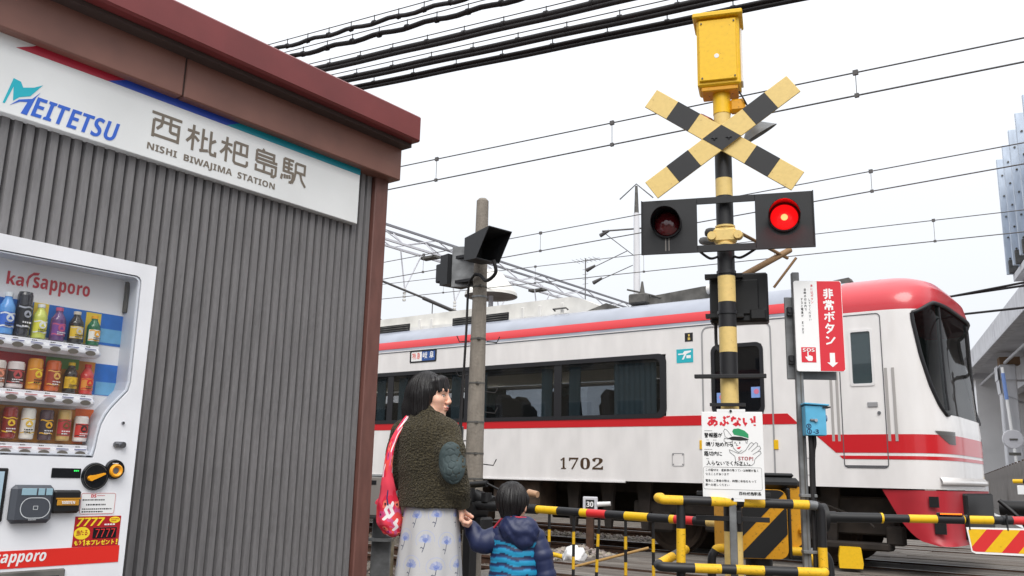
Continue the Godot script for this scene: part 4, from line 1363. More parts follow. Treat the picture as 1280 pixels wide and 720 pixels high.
	for i in 6:
		tp(t, "ceiling_light", BX(Vector3(-9.0 - 1.78 * i, 2.985, 0.2), Vector3(-8.45 - 1.78 * i, 3.018, 0.4)), glow("saloon_lamp", 255, 248, 226, 5.0))
	# ---- passenger door
	var seam := MB.new()
	seam.ring(rrect(-5.235, 1.085, -4.255, 3.145, 0.1), rrect(-5.215, 1.105, -4.275, 3.125, 0.085), 1.3502, 1.356)
	tp(t, "door_frame", seam, mat("seam_grey", 150, 150, 152, 0.5))
	var pd := tp(t, "passenger_door", BX(Vector3(-5.2, 1.12, 1.3502), Vector3(-5.1, 3.1, 1.353)), M("train_white"))
	var dw := MB.new()
	dw.ring(rrect(-5.1, 1.94, -4.37, 2.885, 0.1), rrect(-5.05, 1.99, -4.42, 2.835, 0.07), 1.335, 1.36)
	part(pd, "door_window_seal", dw, M("gasket"))
	part(pd, "door_window", BX(Vector3(-5.07, 1.97, 1.338), Vector3(-4.4, 2.85, 1.344)), pane("door_glass", 16, 18, 22, 0.8))
	for q in [[-5.03, 2.1], [-4.55, 2.16]]:
		part(pd, "sticker", BX(Vector3(q[0], q[1], 1.3445), Vector3(q[0] + 0.12, q[1] + 0.14, 1.3465)), mat("sticker_blue", 130, 160, 220, 0.5))
		part(pd, "sticker_mark", CY(Vector3(q[0] + 0.07, q[1] + 0.08, 1.3468), Vector3(q[0] + 0.07, q[1] + 0.08, 1.348), 0.035), mat("sticker_pink", 214, 120, 150, 0.5))
	for q in [-5.26, -4.24]:
		part(pd, "door_handhold", BX(Vector3(q - 0.03, 1.5, 1.3505), Vector3(q + 0.03, 1.62, 1.362), 0.005), M("yellow"))
	part(pd, "door_step", BX(Vector3(-5.2, 1.0, 1.3), Vector3(-4.3, 1.04, 1.38), 0.006), M("galv"))
	# ---- cab door
	var cs := MB.new()
	cs.ring(rrect(-3.41, 1.285, -2.895, 3.13, 0.05), rrect(-3.4, 1.295, -2.905, 3.12, 0.043), 1.3502, 1.3555)
	cs.bx(Vector3(-3.4, 1.3, 1.3502), Vector3(-2.91, 1.318, 1.357))
	var cd := tp(t, "cab_door", cs, mat("seam_dark", 90, 90, 94, 0.5))
	var cw2 := MB.new()
	cw2.ring(rrect(-3.285, 2.255, -2.995, 2.945, 0.03), rrect(-3.255, 2.285, -3.025, 2.915, 0.02), 1.335, 1.359)
	part(cd, "cab_window_frame", cw2, M("white_paint"))
	part(cd, "cab_window", BX(Vector3(-3.27, 2.27, 1.338), Vector3(-3.01, 2.93, 1.344)), pane("cabdoor_glass", 70, 84, 88, 0.75))
	part(cd, "cab_door_handle", BX(Vector3(-3.1, 2.0, 1.3505), Vector3(-2.98, 2.06, 1.362), 0.006), M("seam_grey"))
	part(cd, "cab_door_lock", CY(Vector3(-2.97, 1.93, 1.3505), Vector3(-2.97, 1.93, 1.364), 0.02), M("steel"))
	for q in [-2.87, -2.79, -3.52, -3.45]:
		tp(t, "grab_rail", BX(Vector3(q - 0.016, 1.6, 1.3505), Vector3(q + 0.016, 2.46, 1.3545)), mat("rail_recess", 168, 164, 162, 0.5))
	# ---- markings
	var nf := Transform3D(Basis(), Vector3(-TX, 0, 1.352))
	for i in 4:
		latin(t, "car_number", "1702"[i], nf, [-7.53, -7.38, -7.18, -6.975][i], 1.212, [0.1, 0.165, 0.165, 0.18][i], 0.165, mat("number_bronze", 84, 64, 46, 0.4, {"metal": 0.3}), true, "Droid Serif")
	var pn := MB.new()
	pn.ring(rrect(-5.7, 1.275, -5.52, 1.45, 0.02), rrect(-5.694, 1.281, -5.526, 1.444, 0.016), 1.3502, 1.354)
	for q in [[-5.68, 1.3], [-5.54, 1.3], [-5.68, 1.43], [-5.54, 1.43]]:
		pn.cyl(Vector3(q[0], q[1], 1.3502), Vector3(q[0], q[1], 1.355), 0.01, -1, 8)
	tp(t, "access_panel", pn, M("seam_grey"))
	var pn2 := MB.new()
	pn2.ring(rrect(-3.9, 1.19, -3.78, 1.4, 0.02), rrect(-3.893, 1.197, -3.787, 1.393, 0.016), 1.3502, 1.354)
	tp(t, "access_panel", pn2, M("seam_grey"))
	# teal figure mark
	tp(t, "car_mark", BX(Vector3(-5.61, 2.67, 1.3502), Vector3(-5.36, 2.86, 1.3535)), mat("mark_teal", 44, 176, 190, 0.4))
	var mk := MB.new()
	mk.prism(pv([-5.585, 2.8, -5.515, 2.8, -5.49, 2.83, -5.39, 2.835, -5.39, 2.815, -5.46, 2.79, -5.5, 2.715, -5.53, 2.715, -5.49, 2.785, -5.585, 2.78]), 1.3536, 1.3546)
	mk.bx(Vector3(-5.46, 2.73, 1.3536), Vector3(-5.395, 2.77, 1.3546))
	tp(t, "car_mark_figure", mk, M("white_print"))
	tp(t, "no_smoking_plate", BX(Vector3(-5.48, 2.96, 1.3502), Vector3(-5.36, 3.08, 1.354)), M("gasket"))
	var ns := MB.new()
	ns.bx(Vector3(-5.43, 3.03, 1.3542), Vector3(-5.405, 3.06, 1.355))
	ns.bx(Vector3(-5.435, 2.98, 1.3542), Vector3(-5.4, 3.015, 1.355))
	tp(t, "no_smoking_mark", ns, mat("mark_gold", 214, 186, 96, 0.5))
	# destination blind
	var db := MB.new()
	db.ring(rrect(-10.72, 2.96, -10.1, 3.175, 0.025), rrect(-10.69, 2.985, -10.13, 3.15, 0.015), 1.34, 1.358)
	var dest := tp(t, "destination_blind", db, M("gasket"))
	part(dest, "blind_white", BX(Vector3(-10.69, 2.985, 1.3502), Vector3(-10.44, 3.15, 1.353)), M("white_print"))
	part(dest, "blind_blue", BX(Vector3(-10.44, 2.985, 1.3502), Vector3(-10.13, 3.15, 1.3531)), mat("blind_blue", 46, 84, 150, 0.5))
	var d1 := MB.new()
	d1.X = Transform3D(Basis(), Vector3(0, 0, 1.3532))
	write_chars(d1, "特急", Vector2(-10.67, 3.135), Vector2(0.09, 0.12), Vector2(0.105, 0), 0.09)
	part(dest, "blind_lettering", d1, mat("blind_red", 226, 96, 84, 0.5))
	var d2 := MB.new()
	d2.X = Transform3D(Basis(), Vector3(0, 0, 1.3533))
	write_chars(d2, "岐阜", Vector2(-10.42, 3.14), Vector2(0.11, 0.12), Vector2(0.15, 0), 0.1)
	part(dest, "blind_lettering", d2, M("white_print"))
	# ---- roof equipment
	var ac := MB.new()
	ac.X = Transform3D(Basis(), Vector3.ZERO)
	ac.prism(pv([-21.0, 3.55, -6.95, 3.55, -7.1, 3.68, -7.7, 3.93, -7.9, 3.97, -21.0, 3.97]), -0.62, 0.62)
	ac.prism(pv([-21.0, 3.5, -6.75, 3.5, -6.8, 3.6, -7.1, 3.66, -21.0, 3.85]), -0.8, 0.8)
	var acn := tp(t, "air_conditioner", ac, M("roof_unit"))
	var cap := MB.new()
	cap.prism(pv([-7.6, 3.66, -6.7, 3.56, -6.72, 3.62, -7.15, 3.78]), -0.7, 0.7)
	part(acn, "end_cowl", cap, M("roof_gear"))
	for q in [[-12.35, -11.3], [-10.25, -9.0]]:
		var vt := part(acn, "vent", BX(Vector3(q[0], 3.62, 0.795), Vector3(q[1], 3.79, 0.812)), M("gasket"))
		for i in 4:
			part(vt, "vent_slat", BX(Vector3(q[0] + 0.02, 3.635 + i * 0.04, 0.812), Vector3(q[1] - 0.02, 3.647 + i * 0.04, 0.828)), M("roof_gear"))
	for q in [-11.05, -10.75, -8.7, -8.35, -7.9]:
		part(acn, "rib", BX(Vector3(q - 0.03, 3.62, 0.8), Vector3(q + 0.03, 3.84, 0.83), 0.008), M("roof_unit"))
	part(acn, "grab_handle", TB(PackedVector3Array([Vector3(-8.05, 3.72, 0.8), Vector3(-8.05, 3.74, 0.86), Vector3(-7.8, 3.74, 0.86), Vector3(-7.8, 3.72, 0.8)]), 0.014, 6), M("roof_gear"))
	var gear := MB.new()
	gear.bx(Vector3(-6.95, 3.62, -0.5), Vector3(-3.5, 3.70, 0.45), 0.01)
	gear.prism(pv([-6.95, 3.7, -6.9, 3.88, -6.6, 3.9, -5.7, 3.96, -5.3, 3.95, -5.0, 3.82, -4.9, 3.7]), -0.35, 0.3)
	gear.box(Vector3(-6.75, 3.86, 0.35), Vector3(0.3, 0.16, 0.2), 0.02)
	gear.cyl(Vector3(-6.7, 3.93, 0.35), Vector3(-6.7, 4.14, 0.35), 0.045, 0.015)
	gear.tube(PackedVector3Array([Vector3(-7.0, 4.05, 0.3), Vector3(-6.7, 3.96, 0.3), Vector3(-6.4, 3.86, 0.3)]), 0.016, 6)
	tp(t, "roof_walkway", gear, M("roof_gear"))
	tp(t, "insulator", CY(Vector3(-5.6, 3.9, 0.32), Vector3(-5.25, 3.9, 0.32), 0.075, 0.05), M("roof_unit"))
	var an := MB.new()
	an.X = Transform3D(Basis().scaled(Vector3(0.62, 0.62, 0.62)), Vector3(-1.38, 1.38, 0))
	an.bx(Vector3(-3.85, 3.68, -0.1), Vector3(-3.55, 3.85, 0.3), 0.02)
	an.prism(pv([-3.95, 3.98, -3.55, 4.02, -3.5, 3.93, -3.6, 3.86, -3.75, 3.94, -3.95, 3.95]), 0.05, 0.3)
	an.cyl(Vector3(-3.65, 3.75, 0.15), Vector3(-3.65, 3.95, 0.15), 0.06)
	tp(t, "train_aerial", an, M("roof_gear"))
	# ---- underfloor: boxes, bogies with wheels, brackets
	for q in [[-20.5, -18.0, 0.5], [-17.6, -14.2, 0.42], [-13.8, -12.0, 0.5], [-11.6, -9.2, 0.4], [-8.9, -8.0, 0.55]]:
		var ub := MB.new()
		ub.bx(Vector3(q[0], q[2], 0.75), Vector3(q[1], 1.03, 1.22), 0.02)
		var ub2 := BX(Vector3(q[0], q[2] + 0.05, -1.22), Vector3(q[1], 1.03, -0.75), 0.02)
		tp(t, "equipment_box", ub2, M("underfloor"))
		tp(t, "equipment_box", ub, M("underfloor_brown") if q[1] > -12 else M("underfloor"))
	tp(t, "underframe", BX(Vector3(XL, 0.9, -0.7), Vector3(-3.0, 1.055, 0.7)), M("underfloor"))
	tp(t, "equipment_box", BX(Vector3(-8.9, 0.42, -0.9), Vector3(-6.6, 1.03, -0.4), 0.02), M("underfloor"))
	tp(t, "equipment_box", BX(Vector3(-3.5, 0.4, -1.0), Vector3(-2.95, 1.03, -0.4), 0.02), M("underfloor"))
	var wheel := MB.new()
	wheel.X = Transform3D(Basis(Vector3.RIGHT, PI / 2), Vector3.ZERO)
	wheel.lathe(PackedVector2Array([Vector2(0.001, 0.0), Vector2(0.1, 0.0), Vector2(0.12, -0.03), Vector2(0.33, -0.03), Vector2(0.36, 0.0), Vector2(0.43, 0.0), Vector2(0.43, -0.11), Vector2(0.46, -0.12), Vector2(0.46, -0.14), Vector2(0.001, -0.14)]), 36)
	var wm := wheel.mesh()
	for bx in [-19.0, -5.0]:
		var bg := MB.new()
		for sg in [1.0, -1.0]:
			var zz: float = 0.93 * sg
			bg.bx(Vector3(bx - 1.5, 0.62, zz - 0.09), Vector3(bx + 1.5, 0.8, zz + 0.09), 0.03)
			bg.bx(Vector3(bx - 0.4, 0.42, zz - 0.1), Vector3(bx + 0.4, 0.66, zz + 0.1), 0.03)
			for e in [-1.05, 1.05]:
				bg.box(Vector3(bx + e, 0.53, zz), Vector3(0.32, 0.3, 0.22), 0.04)
				bg.cyl(Vector3(bx + e - 0.25, 0.55, zz), Vector3(bx + e - 0.25, 0.85, zz), 0.09)
				bg.cyl(Vector3(bx + e + 0.25, 0.55, zz), Vector3(bx + e + 0.25, 0.85, zz), 0.09)
			bg.cyl(Vector3(bx, 0.8, zz), Vector3(bx, 1.04, zz), 0.24, 0.26, 20)
		bg.bx(Vector3(bx - 0.3, 0.6, -0.85), Vector3(bx + 0.3, 0.8, 0.85))
		for e in [-1.05, 1.05]:
			bg.cyl(Vector3(bx + e, 0.53, -0.9), Vector3(bx + e, 0.53, 0.9), 0.08)
		var bog := tp(t, "bogie", bg, M("underfloor"))
		for e in [-1.05, 1.05]:
			for sg in [1.0, -1.0]:
				var o := inst("wheel", wm, M("underfloor_brown"), bog)
				o.position = Vector3(bx + e, 0.53, 0.62 * sg)
				if sg < 0:
					o.rotation.y = PI
	var br := MB.new()
	for q in [-7.5, -6.9, -6.3, -3.7]:
		br.prism(pv([q - 0.12, 1.05, q + 0.12, 1.05, q + 0.06, 0.4, q - 0.04, 0.4]), 1.0, 1.06)
	br.tube(PackedVector3Array([Vector3(-4.0, 0.95, 1.2), Vector3(-3.2, 0.66, 1.2), Vector3(-3.15, 0.6, 1.2)]), 0.015, 6)
	br.bx(Vector3(-3.8, 0.33, 0.9), Vector3(-3.0, 0.42, 1.15), 0.02)
	br.bx(Vector3(-4.2, 0.5, 0.8), Vector3(-2.95, 0.95, 1.0), 0.02)
	br.bx(Vector3(-3.05, 0.4, 0.95), Vector3(-2.85, 0.62, 1.1), 0.02)
	tp(t, "bracket", br, M("underfloor"))

# ------------------------------------------------------------------ overhead line, poles, cables
func wire_obj(nm: String, label: String, a: Vector3, b: Vector3, r: float, sag: float, m: String, group := "", hangers := 0) -> MeshInstance3D:
	var pts := PackedVector3Array()
	for i in 17:
		var t := i / 16.0
		pts.append(a.lerp(b, t) + Vector3(0, -4.0 * sag * t * (1.0 - t), 0))
	return solo(nm, label, "cable", TB(pts, r, 6), M(m), group)

func build_overhead() -> void:
	# contact wire with its messenger above, over each track: heights measured at two places along the line
	var pairs := [
		[-8.6, [-8.77, 5.44, -0.87, 5.09], [-8.96, 5.13, -0.89, 4.86], "near track"],
		[-12.35, [-9.41, 5.35, -1.36, 5.41], [-9.58, 5.015, -1.39, 5.13], "middle track"],
		[-16.1, [-16.8, 6.0, -1.87, 5.57], [-16.8, 5.6, -1.9, 5.2], "far track"],
	]
	for p in pairs:
		var ends := []
		for q in [p[1], p[2]]:
			var sl: float = (q[3] - q[1]) / (q[2] - q[0])
			var fx := func(x: float) -> Vector3: return Vector3(x, q[1] + sl * (clampf(x, -24.0, 6.0) - q[0]), p[0])
			ends.append([fx.call(-60.0), fx.call(-24.0), fx.call(6.0), fx.call(40.0)])
		var me := solo("messenger_wire", "upper messenger wire strung over the " + p[3], "cable", TB(PackedVector3Array(ends[0]), 0.008, 6), M("wire"), "")
		var cw := solo("contact_wire", "lower contact wire strung over the " + p[3], "cable", TB(PackedVector3Array(ends[1]), 0.009, 6), M("wire"), "")
		var dr := MB.new()
		for i in 12:
			var x := -22.3 + 2.85 * i - (0.9 if p[0] < -10 else 0.0)
			var t0 := (x + 24.0) / 30.0
			var a: Vector3 = (ends[0][1] as Vector3).lerp(ends[0][2], t0)
			var b: Vector3 = (ends[1][1] as Vector3).lerp(ends[1][2], t0)
			dr.cyl(a, b, 0.004, -1, 5)
			dr.box(a, Vector3(0.05, 0.05, 0.03))
			dr.box(b, Vector3(0.04, 0.04, 0.03))
		part(cw, "dropper", dr, M("wire"))
	# bundled telephone cables high above, from the left behind the roof to the right overhead
	build_cables()
	# lattice portal beam across the tracks at the left
	var tb := thing("lattice_beam", "white lattice gantry beam carrying the overhead line across the tracks", "gantry", Vector3(-18.0, 0, 0))
	var zA := -12.0
	var zB := -34.0
	for q in [[7.93, 0.0], [7.93, 0.5], [7.5, 0.0], [7.5, 0.5]]:
		part(tb, "chord", BX(Vector3(q[1] - 0.03, q[0] - 0.03, zB), Vector3(q[1] + 0.03, q[0] + 0.03, zA)), M("wire_pale") if q[0] > 7.8 else M("truss_grey"))
	var n := 16
	for i in n:
		var z0 := lerpf(zA, zB, float(i) / n)
		var z1 := lerpf(zA, zB, float(i + 1) / n)
		for xx in [0.0, 0.5]:
			part(tb, "brace", CY(Vector3(xx, 7.5 if i % 2 == 0 else 7.93, z0), Vector3(xx, 7.93 if i % 2 == 0 else 7.5, z1), 0.018, -1, 6), M("truss_grey"))
		part(tb, "strut", CY(Vector3(0, 7.93, z0), Vector3(0.5, 7.5, z0), 0.016, -1, 6), M("truss_grey"))
		if i % 2 == 1:
			part(tb, "clamp", BX(Vector3(-0.05, 7.4, z0 - 0.14), Vector3(0.55, 7.47, z0 + 0.14)), M("roof_gear"))
	for z in [zA, zB]:
		part(tb, "gantry_leg", CY(Vector3(0.25, 0, z), Vector3(0.25, 8.2, z), 0.17, 0.14, 16), M("concrete_pole"))
	# hanging V struts that carry the wires
	for i in 5:
		var z := -17.6 - 2.2 * i
		part(tb, "hanger", CY(Vector3(0.25, 7.45, z), Vector3(0.25, 6.3, z - 0.25), 0.02, -1, 6), M("truss_grey"))
		part(tb, "hanger", CY(Vector3(0.25, 7.45, z - 0.9), Vector3(0.25, 6.3, z - 0.25), 0.02, -1, 6), M("truss_grey"))
		var ins := MB.new()
		for k in 4:
			ins.cyl(Vector3(0.25, 6.3 - k * 0.1, z - 0.25), Vector3(0.25, 6.24 - k * 0.1, z - 0.25), 0.05, -1, 10)
		part(tb, "insulator", ins, M("roof_unit"))
	# second, lower beam carrying insulators
	var lb := thing("cantilever_beam", "thin dark cantilever beam with an insulator string under the lattice gantry", "gantry", Vector3(-18.0, 0, 0))
	part(lb, "tube", CY(Vector3(0.3, 6.42, -16.2), Vector3(0.3, 5.45, -25.0), 0.035, -1, 8), M("wire"))
	part(lb, "sleeve", CY(Vector3(0.3, 6.15, -18.6), Vector3(0.3, 5.95, -20.2), 0.06, -1, 8), M("wire"))
	part(lb, "sleeve", CY(Vector3(0.3, 5.85, -21.4), Vector3(0.3, 5.66, -23.2), 0.06, -1, 8), M("wire"))
	var isl := MB.new()
	isl.cyl(Vector3(0.3, 6.1, -19.0), Vector3(0.3, 5.1, -19.0), 0.015, -1, 6)
	for k in 5:
		isl.cyl(Vector3(0.3, 5.7 - k * 0.12, -19.0), Vector3(0.3, 5.64 - k * 0.12, -19.0), 0.07, -1, 10)
	part(lb, "insulator_string", isl, M("roof_gear"))
	part(lb, "stay", CY(Vector3(0.3, 5.3, -16.8), Vector3(0.3, 4.4, -18.6), 0.03, -1, 6), M("wire"))
	part(lb, "post", CY(Vector3(0.3, 0, -16.3), Vector3(0.3, 6.5, -16.3), 0.14, 0.12), M("concrete_pole"))
	# shallow white cone beyond the roof of the train
	var lamp := thing("platform_lamp", "shallow white cone shaped lamp on a post beyond the train's roof", "lamp", Vector3(-13.55, 0, -16.65))
	part(lamp, "post", CY(Vector3(0, 0, 0), Vector3(0, 5.6, 0), 0.06), M("truss_grey"))
	var sh := MB.new()
	sh.X = Transform3D(Basis(), Vector3(0, 5.42, 0))
	sh.lathe(PackedVector2Array([Vector2(0.66, 0.0), Vector2(0.65, 0.08), Vector2(0.3, 0.56), Vector2(0.12, 0.68), Vector2(0.001, 0.7)]), 28)
	part(lamp, "lamp_shade", sh, M("roof_unit"))
	part(lamp, "lamp_underside", CY(Vector3(0, 5.44, 0), Vector3(0, 5.445, 0), 0.62, 0.62, 28), M("fence_grey"))
	# concrete pole with three line arms beyond the train
	var up := thing("utility_pole", "tall pale concrete power pole with wire arms far behind the train", "utility pole", Vector3(-19.2, 0, -33.9))
	part(up, "pole", CY(Vector3(0, 0, 0), Vector3(0, 12.9, 0), 0.2, 0.13, 16), M("concrete_under"))
	part(up, "finial", CY(Vector3(0, 12.9, 0), Vector3(0, 14.2, 0), 0.11, 0.06, 10), M("roof_gear"))
	part(up, "top_arm", TB(PackedVector3Array([Vector3(-0.7, 13.6, 0.3), Vector3(0, 14.3, 0), Vector3(0.7, 13.6, -0.3)]), 0.03, 6), M("wire"))
	part(up, "cross_arm", CY(Vector3(-1.4, 12.1, 0.7), Vector3(0.4, 12.2, -0.2), 0.04, -1, 6), M("wire"))
	var ai := MB.new()
	for q in [[-1.3, 12.0, 0.6, -0.1, 10.9], [-1.9, 10.4, 0.8, -0.5, 11.2], [-1.6, 9.8, 0.7, -0.2, 10.5]]:
		ai.cyl(Vector3(q[0], q[1], q[2]), Vector3(q[3], q[4], 0), 0.02, -1, 6)
		ai.cyl(Vector3(q[0] - 0.25, q[1] - 0.06, q[2]), Vector3(q[0] + 0.2, q[1] + 0.1, q[2]), 0.1, 0.06, 8)
	part(up, "line_insulator", ai, M("wire"))
	# aerial on a far roof, with the small building it stands on
	var fb := thing("far_building", "small pale blue flat-roofed building far behind the gantry", "building", Vector3(-30.0, 0, -45.0))
	part(fb, "wall", BX(Vector3(-3.0, 0, -3), Vector3(3.0, 9.3, 3)), mat("far_wall", 178, 194, 212, 0.8))
	part(fb, "roof_slab", BX(Vector3(-3.3, 9.3, -3.3), Vector3(3.3, 9.6, 3.3)), M("concrete_pale"))
	part(fb, "tank", BX(Vector3(-1.4, 9.6, -1.2), Vector3(0.6, 11.0, 0.8), 0.05), mat("tank_blue", 150, 182, 214, 0.6))
	for i in 3:
		var wn := part(fb, "window", BX(Vector3(-2.4 + i * 1.7, 7.2, 3.0), Vector3(-1.3 + i * 1.7, 8.5, 3.05)), M("concrete_under"))
		part(wn, "pane", BX(Vector3(-2.33 + i * 1.7, 7.27, 3.05), Vector3(-1.37 + i * 1.7, 8.43, 3.065)), M("black_gloss"))
	var ae := thing("tv_aerial", "thin television aerial mast with crossbars on the far building's roof", "aerial", Vector3(-28.6, 9.6, -44.2))
	part(ae, "mast", CY(Vector3(0, 0, 0), Vector3(0, 4.6, 0), 0.035, -1, 6), M("wire"))
	var el := MB.new()
	for k in 6:
		el.cyl(Vector3(-0.7 + k * 0.3, 4.45, -0.45), Vector3(-0.7 + k * 0.3, 4.5, 0.45), 0.012, -1, 5)
	el.cyl(Vector3(-0.8, 4.45, 0), Vector3(1.0, 4.5, 0), 0.015, -1, 5)
	for k in 4:
		el.cyl(Vector3(-0.2, 3.0 + k * 0.3, 0), Vector3(0.2, 3.0 + k * 0.3, 0), 0.012, -1, 5)
	part(ae, "element", el, M("wire"))
func build_cables() -> void:
	# five pairs of heavy black cables lashed under thin stay wires
	var rows := [
		[Vector3(-8.75, 6.36, -6.36), Vector3(-5.77, 6.06, -6.41), 0.026, 0, "topmost bundled black cable above the station roof"],
		[Vector3(-8.61, 6.26, -6.49), Vector3(-5.16, 5.92, -6.55), 0.03, 1, "second from the top of the bundled black cables above the station roof"],
		[Vector3(-8.38, 6.12, -6.71), Vector3(-4.16, 5.70, -6.79), 0.036, 2, "thickest, middle one of the bundled black cables above the station roof"],
		[Vector3(-8.14, 6.0, -6.93), Vector3(-3.31, 5.51, -7.02), 0.034, 2, "fourth from the top of the bundled black cables above the station roof"],
		[Vector3(-7.98, 5.91, -7.07), Vector3(-2.80, 5.39, -7.17), 0.028, 2, "lowest bundled black cable, passing nearest the roof corner"],
	]
	for r in rows:
		var a: Vector3 = r[0]
		var b: Vector3 = r[1]
		var d := (b - a)
		a -= d * 1.2
		b += d * 1.2
		var main := MB.new()
		for c in (2 if r[3] == 2 else 1):
			var pts := PackedVector3Array()
			for i in 73:
				var t := i / 72.0
				var wob := 0.014 * sin(t * 95.0) if r[3] < 2 else 0.003 * sin(t * 60.0)
				pts.append(a.lerp(b, t) + Vector3(0, wob - c * 0.052, 0.01 * c))
			main.tube(pts, r[2] * (1.0 if c == 0 else 0.72), 8)
		var o := solo("cable_bundle", r[4], "cable", main, M("cable"), "cables above the roof")
		part(o, "stay_wire", TB(PackedVector3Array([a + Vector3(0, 0.09, 0), b + Vector3(0, 0.09, 0)]), 0.006, 6), M("wire"))
		var hk := MB.new()
		for i in 26:
			var p := a.lerp(b, (i + 0.5) / 26.0)
			hk.cyl(p + Vector3(0, 0.1, 0), p + Vector3(0, -0.04, 0), 0.006, -1, 5)
			hk.cyl(p - d.normalized() * 0.02, p + d.normalized() * 0.02, r[2] * 1.25, -1, 8)
		part(o, "hook", hk, M("cable"))
	# cables low at the right, crossing in front of the elevated road
	var k := 0
	for q in [[Vector3(-2.0, 4.12, -15.0), Vector3(3.5, 4.35, -13.3), "upper heavy black cable crossing before the elevated road's parapet"], [Vector3(-2.0, 4.08, -15.0), Vector3(3.5, 4.0, -13.0), "middle heavy black cable crossing before the elevated road"], [Vector3(-2.0, 3.75, -15.0), Vector3(3.5, 3.55, -13.0), "lower heavy black cable crossing before the elevated road's columns"]]:
		var a: Vector3 = q[0]
		var b: Vector3 = q[1]
		var dd := b - a
		solo("service_cable", q[2], "cable", TB(PackedVector3Array([a - dd * 3.0, a, b, b + dd]), 0.018, 8), M("cable"), "service cables at the right")
# ------------------------------------------------------------------ crossing signal
# a pipe painted in bands: list of [t0, t1, material]
func banded_pipe(parent: Node, a: Vector3, b: Vector3, r: float, bands: Array, seg := 18) -> void:
	for q in bands:
		part(parent, "painted_band", CY(a.lerp(b, q[0]), a.lerp(b, q[1]), r, -1, seg), M(q[2]))

